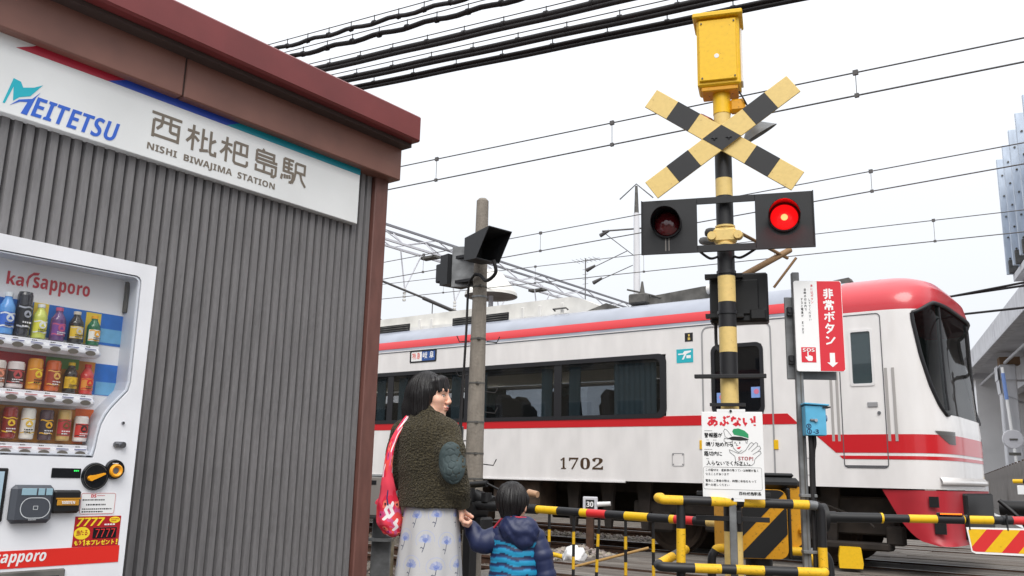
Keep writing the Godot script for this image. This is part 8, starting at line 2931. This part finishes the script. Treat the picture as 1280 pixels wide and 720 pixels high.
func build_woman() -> void:
	var at := Vector3(-3.09, 0, -3.324)
	var root := thing("person", "adult in an olive fleece jacket and pale floral skirt, holding the child's hand", "person", at, 8)
	# head frame: turned to the right of the body, looking along the train
	var HX := Transform3D(Basis(Vector3.UP, deg_to_rad(-74.0)), Vector3(0.0, 1.478, 0.0))
	# ---- one continuous body
	var bf := Sdf.new()
	bf.chain([Vector3(0, 1.36, 0.02), Vector3(0, 1.15, 0.01), Vector3(0, 0.95, 0)], [0.085, 0.08, 0.06], 0.05)
	bf.chain([Vector3(-0.13, 1.3, 0.01), Vector3(0.13, 1.3, 0.01)], [0.042, 0.042], 0.05)
	for q in [-1.0, 1.0]:
		bf.chain([Vector3(0.025 + q * 0.055, 0.9, -0.01), Vector3(0.01 + q * 0.08, 0.5, -0.005), Vector3(q * 0.085, 0.32, 0.01), Vector3(q * 0.085, 0.08, 0.015)], [0.06, 0.055, 0.05, 0.035], 0.03)
		bf.add(Vector3(q * 0.085, 0.05, 0.03), Vector3(q * 0.095, 0.035, -0.13), 0.036, 0.028, 0.02)
	bf.chain([Vector3(0.14, 1.3, 0.01), Vector3(0.195, 1.12, 0.05), Vector3(0.2, 0.965, -0.03), Vector3(0.198, 0.94, -0.037)], [0.045, 0.036, 0.025, 0.022], 0.02)
	bf.chain([Vector3(-0.13, 1.29, 0.01), Vector3(-0.172, 1.1, 0.0), Vector3(-0.115, 1.015, -0.145), Vector3(-0.1, 1.0, -0.17)], [0.045, 0.036, 0.025, 0.022], 0.02)
	head_field(bf, HX, 1.0)
	# right hand: palm with separate fingers closing on the child's hand
	var hf := Sdf.new()
	var W := Vector3(0.55, 0.0, 0.83)     # across the palm, little finger side towards the camera
	var Nn := Vector3(0.83, 0.1, -0.55)   # towards the child's hand
	var hc := Vector3(0.19, 0.91, -0.045)
	hf.add(Vector3(0.2, 0.965, -0.03), hc + Vector3(0, 0.025, 0), 0.025, 0.021, 0.012)
	for i in 4:
		var o := W * (-0.026 + 0.0175 * i)
		var len: float = [0.95, 1.05, 1.0, 0.8][i]
		hf.add(hc + Vector3(0, 0.02, 0) + o * 0.7, hc + Vector3(0, -0.025, 0) + o, 0.0125, 0.0115, 0.012)
		hf.chain([hc + Vector3(0, -0.025, 0) + o, hc + Vector3(0, -0.05, 0) * len + o + Nn * 0.014, hc + Vector3(0, -0.058, 0) * len + o + Nn * 0.034, hc + Vector3(0, -0.046, 0) * len + o + Nn * 0.047], [0.0105, 0.0092, 0.0085, 0.0075], 0.004)
	hf.chain([hc + Vector3(0, 0.018, 0) - W * 0.02, hc + Vector3(0, 0.0, 0) - W * 0.035 + Nn * 0.018, hc + Vector3(0, -0.012, 0) - W * 0.03 + Nn * 0.04, hc + Vector3(0, -0.02, 0) - W * 0.018 + Nn * 0.054], [0.014, 0.0115, 0.01, 0.0085], 0.006)
	var lf := Sdf.new()
	var lc := Vector3(-0.08, 0.985, -0.19)
	lf.add(Vector3(-0.1, 1.0, -0.17), lc, 0.022, 0.02, 0.012)
	for i in 4:
		var o := Vector3(0, 0, 1) * (-0.026 + 0.0175 * i)
		lf.add(lc + o * 0.6, lc + Vector3(0, -0.035, 0) + o, 0.0125, 0.0115, 0.012)
		lf.chain([lc + Vector3(0, -0.035, 0) + o, lc + Vector3(0.004, -0.065, 0) + o, lc + Vector3(0.014, -0.088, 0) + o, lc + Vector3(0.026, -0.1, 0) + o], [0.0105, 0.0092, 0.0085, 0.0075], 0.004)
	lf.chain([lc + Vector3(0, 0, -0.02), lc + Vector3(0.008, -0.03, -0.042), lc + Vector3(0.014, -0.055, -0.045)], [0.013, 0.011, 0.009], 0.006)
	var body := MB.new()
	nets(bf, Vector3(-0.3, 0.0, -0.2), Vector3(0.3, 1.33, 0.2), 0.013, body)
	nets(bf, Vector3(-0.14, 1.28, -0.16), Vector3(0.16, 1.61, 0.16), 0.0048, body)
	nets(hf, hc - Vector3(0.08, 0.09, 0.09), hc + Vector3(0.1, 0.07, 0.09), 0.0036, body)
	nets(lf, lc - Vector3(0.06, 0.13, 0.08), lc + Vector3(0.07, 0.06, 0.06), 0.0045, body)
	part(root, "body", body, M("skin"))
	face_marks(root, HX, 1.0)
	# ---- bobbed hair with a fringe
	var hr := Sdf.new()
	hr.X = HX
	hr.add(Vector3(0, 0.033, 0.016), Vector3(0, 0.034, 0.016), 0.1, 0.1, 0.01, Vector3(1.08, 1, 1))
	hr.add(Vector3(0, 0.0, 0.045), Vector3(0, -0.085, 0.062), 0.082, 0.064, 0.03)
	hr.add(Vector3(0.0, -0.06, 0.07), Vector3(0.0, -0.125, 0.075), 0.072, 0.055, 0.02)
	hr.add(Vector3(-0.03, -0.09, 0.05), Vector3(-0.04, -0.13, 0.05), 0.05, 0.03, 0.02)
	for q in [-1.0, 1.0]:
		hr.add(Vector3(q * 0.07, 0.02, -0.004), Vector3(q * 0.072, -0.085, 0.0), 0.028, 0.018, 0.02)
		hr.add(Vector3(q * 0.068, 0.0, 0.03), Vector3(q * 0.072, -0.1, 0.035), 0.036, 0.026, 0.02)
		hr.add(Vector3(q * 0.05, 0.075, -0.055), Vector3(q * 0.055, 0.032, -0.072), 0.026, 0.012, 0.02)
		hr.add(Vector3(q * 0.02, 0.085, -0.065), Vector3(q * 0.022, 0.034, -0.094), 0.026, 0.01, 0.02)
	var strand := func(p: Vector3) -> float:
		var l := HX.affine_inverse() * p
		var a := atan2(l.x, l.z)
		return 0.0016 * sin(a * 34.0 + sin(l.y * 30.0) * 0.8) + 0.0014 * sin(a * 61.0 + l.y * 26.0)
	var hm := MB.new()
	nets(hr, Vector3(-0.17, 1.27, -0.17), Vector3(0.17, 1.63, 0.17), 0.0046, hm, strand)
	locks(hm, hr, HX, 1.0, 150, -0.125)
	part(root, "hair", hm, M("hair"))
	# ---- jacket
	var jf := Sdf.new()
	jf.ymin = 0.936
	jf.add(Vector3(0.005, 1.25, 0.01), Vector3(0.022, 0.96, -0.008), 0.152, 0.162, 0.04, Vector3(1, 1, 1.32))
	jf.add(Vector3(0.022, 1.0, -0.008), Vector3(0.022, 0.9, -0.008), 0.164, 0.164, 0.03, Vector3(1, 1, 1.3))
	jf.add(Vector3(-0.11, 1.305, 0.015), Vector3(0.11, 1.3, 0.015), 0.064, 0.064, 0.05)
	jf.add(Vector3(0, 1.33, 0.025), Vector3(0, 1.385, 0.022), 0.088, 0.072, 0.05, Vector3(1, 1, 1.05))
	jf.add(Vector3(0, 1.25, 0.06), Vector3(0, 1.15, 0.055), 0.095, 0.09, 0.06, Vector3(1, 1, 1.3))
	jf.chain([Vector3(0.13, 1.295, 0.015), Vector3(0.17, 1.21, 0.045), Vector3(0.196, 1.12, 0.055), Vector3(0.2, 1.03, 0.012), Vector3(0.2, 0.975, -0.022)], [0.068, 0.068, 0.063, 0.056, 0.043], 0.025)
	jf.chain([Vector3(-0.13, 1.295, 0.015), Vector3(-0.16, 1.2, 0.01), Vector3(-0.172, 1.1, 0.0), Vector3(-0.15, 1.05, -0.07), Vector3(-0.12, 1.02, -0.135)], [0.072, 0.07, 0.064, 0.056, 0.043], 0.025)
	var nz := FastNoiseLite.new()
	nz.seed = 3
	nz.frequency = 60.0
	nz.fractal_octaves = 2
	var nw := FastNoiseLite.new()
	nw.seed = 8
	nw.frequency = 9.0
	var fleece := func(p: Vector3) -> float:
		return 0.0028 * nz.get_noise_3dv(p) + 0.007 * nw.get_noise_3dv(p * Vector3(1, 0.5, 1))
	var jm := MB.new()
	nets(jf, Vector3(-0.33, 0.9, -0.2), Vector3(0.34, 1.5, 0.22), 0.0075, jm, fleece)
	var jacket := part(root, "jacket", jm, M("fleece_green"))
	var pm := MB.new()
	drape(jf, pm, Vector3(0.192, 1.15, 0.055), Vector3(0.5, 0.05, 0.86), Vector3(-0.22, 1, -0.1), 0.066, 0.102, func(q: Vector2) -> float: return 0.0008 + minf(0.0034, honeycomb(q, 0.034) * 0.8), 44)
	part(jacket, "elbow_patch", pm, M("patch_green"), "quilted blue-green elbow patch")
	var cuff := MB.new()
	cuff.cyl(Vector3(0.204, 0.985, -0.018), Vector3(0.199, 0.945, -0.036), 0.045, 0.038, 20, false)
	part(jacket, "cuff", cuff, mat("cuff_dark", 58, 54, 42, 0.95))
	# ---- skirt with soft folds
	var rows := []
	for i in 31:
		var t := i / 30.0
		var y := lerpf(0.955, 0.26, t)
		var row := []
		for j in 96:
			var a := TAU * j / 96.0
			var fold := 1.0 + (0.012 + 0.045 * t) * sin(a * 9.0 + 1.2 * sin(t * 3.0)) + 0.02 * t * sin(a * 5.0 + 2.0)
			var rx := lerpf(0.138, 0.19, pow(t, 0.8)) * fold
			var rz := lerpf(0.112, 0.185, pow(t, 0.8)) * fold
			row.append(Vector3(cos(a) * rx + 0.03, y, sin(a) * rz - 0.014))
		rows.append(row)
	var sk := MB.new()
	sk.grid(rows, true, true)
	part(root, "skirt", sk, print_mat("skirt_print", skirt_texture()))
	# ---- shoes
	for q in [-1.0, 1.0]:
		var sf := Sdf.new()
		sf.ymin = 0.0
		sf.add(Vector3(q * 0.085, 0.045, 0.035), Vector3(q * 0.098, 0.03, -0.14), 0.048, 0.042, 0.02)
		sf.add(Vector3(q * 0.085, 0.05, 0.025), Vector3(q * 0.085, 0.11, 0.02), 0.046, 0.045, 0.02)
		var sm := MB.new()
		nets(sf, Vector3(q * 0.09 - 0.08, -0.02, -0.21), Vector3(q * 0.09 + 0.08, 0.18, 0.11), 0.01, sm)
		part(root, "shoe", sm, M("shoe"))
	# ---- cloth bag slung from the left shoulder: its own thing
	var bag := thing("tote_bag", "red and pink flower printed cloth bag slung from the adult's shoulder", "bag", at, 8)
	var path := [Vector3(-0.052, 1.41, -0.02), Vector3(-0.056, 1.415, 0.04), Vector3(-0.075, 1.35, 0.105), Vector3(-0.11, 1.24, 0.145), Vector3(-0.125, 1.12, 0.15), Vector3(-0.135, 1.02, 0.128), Vector3(-0.146, 0.93, 0.1), Vector3(-0.146, 0.86, 0.085), Vector3(-0.137, 0.81, 0.075), Vector3(-0.132, 0.785, 0.07)]
	var wide := [0.012, 0.013, 0.014, 0.017, 0.022, 0.038, 0.058, 0.064, 0.046, 0.006]
	var thick := [0.003, 0.003, 0.0035, 0.006, 0.016, 0.034, 0.05, 0.054, 0.04, 0.005]
	var U := Vector3(0.867, 0, -0.494)
	var D := Vector3(0.494, 0, 0.867)
	var brow := []
	for i in path.size() - 1:
		for k in 6:
			var t := k / 6.0
			var c: Vector3 = path[i].cubic_interpolate(path[i + 1], path[maxi(i - 1, 0)], path[mini(i + 2, path.size() - 1)], t)
			var a0 := lerpf(wide[i], wide[i + 1], smoothstep(0, 1, t))
			var b0 := lerpf(thick[i], thick[i + 1], smoothstep(0, 1, t))
			var row := []
			for j in 40:
				var a := TAU * j / 40.0
				var cre := 1.0 + 0.05 * sin(a * 6.0 + i * 1.3) * smoothstep(0.02, 0.05, a0)
				row.append(c + U * cos(a) * a0 * cre + (D if i > 1 else Vector3(0, 1, 0).lerp(D, 0.5 * i + 0.08 * k)) * sin(a) * b0 * cre)
			brow.append(row)
	var bm := MB.new()
	bm.grid(brow, true, true, 1.0, 2.0)
	part(bag, "bag_body", bm, print_mat("bag_print", bag_texture(), 0.8))
	var s2 := MB.new()
	var fr := curve([Vector3(-0.052, 1.41, -0.02), Vector3(-0.07, 1.37, -0.075), Vector3(-0.12, 1.25, -0.13), Vector3(-0.2, 1.06, -0.1), Vector3(-0.255, 0.97, 0.02), Vector3(-0.22, 0.95, 0.1)], 6)
	s2.tube(fr, 0.01, 8)
	part(bag, "strap", s2, mat("bag_red", 226, 60, 84, 0.8))

func build_child() -> void:
	var at := Vector3(-2.747, 0, -3.592)
	var root := thing("person", "small child in a navy hooded jacket with bright blue stripes, seen from behind", "person", at, 33)
	var HX := Transform3D(Basis(Vector3.UP, deg_to_rad(-12.0)), Vector3(0.0, 0.955, -0.01))
	var s := 0.86
	var bf := Sdf.new()
	head_field(bf, HX, s)
	bf.chain([Vector3(0.02, 0.8, 0), Vector3(0.02, 0.64, 0), Vector3(0.02, 0.5, 0)], [0.07, 0.07, 0.08], 0.04)
	bf.chain([Vector3(-0.08, 0.79, 0), Vector3(0.12, 0.79, 0)], [0.035, 0.035], 0.03)
	bf.chain([Vector3(-0.09, 0.79, 0), Vector3(-0.15, 0.765, 0.015), Vector3(-0.2, 0.84, 0.005), Vector3(-0.213, 0.862, 0.003)], [0.035, 0.028, 0.02, 0.016], 0.02)
	bf.chain([Vector3(0.13, 0.79, 0), Vector3(0.165, 0.65, 0.01), Vector3(0.17, 0.53, -0.03), Vector3(0.17, 0.5, -0.04)], [0.035, 0.028, 0.02, 0.016], 0.02)
	for q in [-1.0, 1.0]:
		bf.chain([Vector3(0.02 + q * 0.05, 0.48, 0), Vector3(0.02 + q * 0.055, 0.27, 0), Vector3(0.02 + q * 0.055, 0.06, 0.01)], [0.055, 0.04, 0.03], 0.02)
	# left hand inside the adult's, right hand hanging
	var hf := Sdf.new()
	var hc := Vector3(-0.218, 0.872, 0.0)
	var dir := Vector3(-0.5, 0.75, 0.1).normalized()
	var W := Vector3(0.15, -0.1, 1.0).normalized()
	hf.add(Vector3(-0.2, 0.845, 0.004), hc, 0.017, 0.016, 0.01)
	for i in 4:
		var o := W * (-0.015 + 0.0105 * i)
		hf.add(hc, hc + dir * 0.018 + o, 0.009, 0.008, 0.008)
		hf.chain([hc + dir * 0.018 + o, hc + dir * 0.033 + o + Vector3(-0.006, -0.004, 0), hc + dir * 0.034 + o + Vector3(-0.016, -0.014, 0)], [0.007, 0.0062, 0.0056], 0.003)
	hf.chain([hc - W * 0.01, hc + dir * 0.012 - W * 0.022, hc + dir * 0.024 - W * 0.024 + Vector3(-0.006, 0, 0)], [0.009, 0.0075, 0.0062], 0.004)
	var rf := Sdf.new()
	var rc := Vector3(0.17, 0.478, -0.045)
	rf.add(Vector3(0.17, 0.505, -0.04), rc, 0.016, 0.016, 0.01)
	for i in 4:
		var o := Vector3(0, 0, 1) * (-0.016 + 0.0108 * i)
		rf.add(rc + o * 0.6, rc + Vector3(0, -0.02, 0) + o, 0.009, 0.008, 0.008)
		rf.chain([rc + Vector3(0, -0.02, 0) + o, rc + Vector3(-0.004, -0.036, 0) + o, rc + Vector3(-0.013, -0.048, 0) + o], [0.007, 0.0062, 0.0056], 0.003)
	rf.chain([rc + Vector3(0, 0, -0.012), rc + Vector3(-0.005, -0.015, -0.026), rc + Vector3(-0.01, -0.03, -0.028)], [0.009, 0.0075, 0.0062], 0.004)
	var body := MB.new()
	nets(bf, Vector3(-0.26, 0.0, -0.14), Vector3(0.26, 0.84, 0.14), 0.013, body)
	nets(bf, Vector3(-0.11, 0.82, -0.14), Vector3(0.11, 1.06, 0.12), 0.0048, body)
	nets(hf, hc - Vector3(0.07, 0.06, 0.05), hc + Vector3(0.06, 0.07, 0.05), 0.0034, body)
	nets(rf, rc - Vector3(0.05, 0.08, 0.05), rc + Vector3(0.05, 0.06, 0.05), 0.0038, body)
	part(root, "body", body, M("skin"))
	face_marks(root, HX, s)
	var hr := Sdf.new()
	hr.X = HX
	hr.add(Vector3(0, 0.034, 0.012), Vector3(0, 0.035, 0.012), 0.082, 0.082, 0.01, Vector3(1.1, 1, 1))
	hr.add(Vector3(0, 0.0, 0.032), Vector3(0, -0.045, 0.04), 0.064, 0.044, 0.03)
	for q in [-1.0, 1.0]:
		hr.add(Vector3(q * 0.062, 0.03, 0.0), Vector3(q * 0.064, 0.0, -0.005), 0.022, 0.012, 0.02)
		hr.add(Vector3(q * 0.025, 0.07, -0.05), Vector3(q * 0.028, 0.03, -0.072), 0.024, 0.01, 0.02)
	var ear := MB.new()
	for q in [-1.0, 1.0]:
		ear.tube(curve([HX * Vector3(q * 0.066, -0.02, 0.0), HX * Vector3(q * 0.069, -0.026, 0.01), HX * Vector3(q * 0.073, -0.006, 0.014), HX * Vector3(q * 0.072, 0.012, 0.01), HX * Vector3(q * 0.068, 0.014, 0.0)], 4), 0.0055, 8)
	part(root, "ear", ear, M("skin"))
	var strand := func(p: Vector3) -> float:
		var l := HX.affine_inverse() * p
		var a := atan2(l.x, l.z)
		return 0.0018 * sin(a * 31.0 + l.y * 22.0) + 0.0014 * sin(a * 53.0 - l.y * 30.0)
	var hm := MB.new()
	nets(hr, Vector3(-0.13, 0.83, -0.14), Vector3(0.13, 1.08, 0.14), 0.0044, hm, strand)
	locks(hm, hr, HX, 0.9, 110, -0.07)
	part(root, "hair", hm, M("hair"))
	# ---- quilted jacket: striped body, navy sleeves and hood
	var jf := Sdf.new()
	jf.ymin = 0.45
	jf.add(Vector3(0.02, 0.76, 0.0), Vector3(0.02, 0.5, 0.0), 0.116, 0.13, 0.03, Vector3(1, 1, 1.32))
	jf.add(Vector3(-0.06, 0.8, 0.0), Vector3(0.105, 0.8, 0.0), 0.05, 0.05, 0.04)
	var puff := func(p: Vector3) -> float: return 0.0042 * absf(sin(p.y * 74.0 + sin(p.x * 16.0) * 0.7)) + 0.002 * nwave(p)
	var lin := func(c: Color) -> Color: return c.srgb_to_linear()
	var navy: Color = lin.call(Color8(27, 37, 74))
	var cyan: Color = lin.call(Color8(38, 146, 190))
	var deep: Color = lin.call(Color8(28, 78, 128))
	var tint := func(p: Vector3) -> Color:
		if p.y > 0.772 + 0.02 * absf(p.x - 0.02) / 0.1:
			return navy
		var t := fposmod((p.y + 0.007 * sin(p.x * 21.0) + 0.004 * sin(p.x * 57.0)) / 0.0425, 1.0)
		return cyan if t < 0.56 else (deep if t < 0.68 else navy)
	var jm := MB.new()
	nets(jf, Vector3(-0.14, 0.43, -0.13), Vector3(0.18, 0.88, 0.13), 0.0056, jm, puff, tint)
	var jk := part(root, "jacket", jm, M("jacket_vc"))
	for q in [0, 1]:
		var sf := Sdf.new()
		if q == 0:
			sf.chain([Vector3(-0.07, 0.8, 0.0), Vector3(-0.12, 0.775, 0.015), Vector3(-0.155, 0.775, 0.018), Vector3(-0.185, 0.815, 0.01), Vector3(-0.203, 0.845, 0.005)], [0.054, 0.05, 0.046, 0.038, 0.03], 0.02)
		else:
			sf.chain([Vector3(0.115, 0.8, 0.0), Vector3(0.15, 0.72, 0.01), Vector3(0.17, 0.63, 0.01), Vector3(0.172, 0.545, -0.025), Vector3(0.171, 0.515, -0.035)], [0.054, 0.05, 0.046, 0.04, 0.033], 0.02)
		var axis := Vector3(-0.8, 0.1, 0) if q == 0 else Vector3(0.25, -1, 0)
		var pf := func(p: Vector3) -> float: return 0.0036 * absf(sin(p.dot(axis) * 62.0)) + 0.002 * nwave(p)
		var sm := MB.new()
		var lo := Vector3(-0.26, 0.7, -0.08) if q == 0 else Vector3(0.04, 0.46, -0.1)
		var hi := Vector3(-0.01, 0.9, 0.09) if q == 0 else Vector3(0.24, 0.88, 0.08)
		nets(sf, lo, hi, 0.0058, sm, pf)
		part(jk, "sleeve", sm, M("navy"))
	var of := Sdf.new()
	of.add(Vector3(0.0, 0.845, 0.062), Vector3(0.085, 0.835, 0.06), 0.052, 0.055, 0.03, Vector3(1, 1, 1.15))
	of.add(Vector3(0.035, 0.83, 0.07), Vector3(0.06, 0.785, 0.075), 0.062, 0.042, 0.04, Vector3(1, 1, 1.25))
	of.add(Vector3(-0.055, 0.865, 0.0), Vector3(-0.01, 0.865, 0.05), 0.022, 0.036, 0.03)
	of.add(Vector3(0.1, 0.865, 0.0), Vector3(0.08, 0.86, 0.05), 0.022, 0.036, 0.03)
	var fold := func(p: Vector3) -> float: return 0.0022 * sin(p.y * 110.0 + p.x * 60.0 + 2.0 * sin(p.x * 50.0)) + 0.003 * nwave(p * 1.7)
	var om := MB.new()
	nets(of, Vector3(-0.11, 0.71, -0.05), Vector3(0.18, 0.93, 0.17), 0.0056, om, fold)
	var hood := part(jk, "hood", om, M("navy"))
	part(hood, "red_lining", TB(curve([Vector3(-0.085, 0.845, 0.03), Vector3(-0.05, 0.886, 0.045), Vector3(-0.02, 0.897, 0.065), Vector3(0.03, 0.9, 0.085), Vector3(0.075, 0.898, 0.075), Vector3(0.115, 0.885, 0.04)], 6), 0.0055, 8), mat("lining_red", 176, 44, 60, 0.7))
	# ---- trousers and shoes
	var tf := Sdf.new()
	for q in [-1.0, 1.0]:
		tf.chain([Vector3(0.02 + q * 0.05, 0.5, 0), Vector3(0.02 + q * 0.056, 0.28, 0), Vector3(0.02 + q * 0.056, 0.1, 0.01)], [0.072, 0.06, 0.05], 0.02)
	var tm := MB.new()
	nets(tf, Vector3(-0.14, 0.02, -0.1), Vector3(0.18, 0.6, 0.1), 0.012, tm)
	part(root, "trousers", tm, mat("trousers", 60, 58, 62, 0.9))
	for q in [-1.0, 1.0]:
		var sf := Sdf.new()
		sf.ymin = 0.0
		sf.add(Vector3(0.02 + q * 0.056, 0.035, 0.03), Vector3(0.02 + q * 0.062, 0.025, -0.09), 0.038, 0.034, 0.02)
		var sm := MB.new()
		nets(sf, Vector3(0.02 + q * 0.058 - 0.06, -0.02, -0.15), Vector3(0.02 + q * 0.058 + 0.06, 0.09, 0.09), 0.009, sm)
		part(root, "shoe", sm, M("shoe"))

var wave_noise: FastNoiseLite
func nwave(p: Vector3) -> float:
	if wave_noise == null:
		wave_noise = FastNoiseLite.new()
		wave_noise.seed = 21
		wave_noise.frequency = 16.0
	return wave_noise.get_noise_3dv(p)
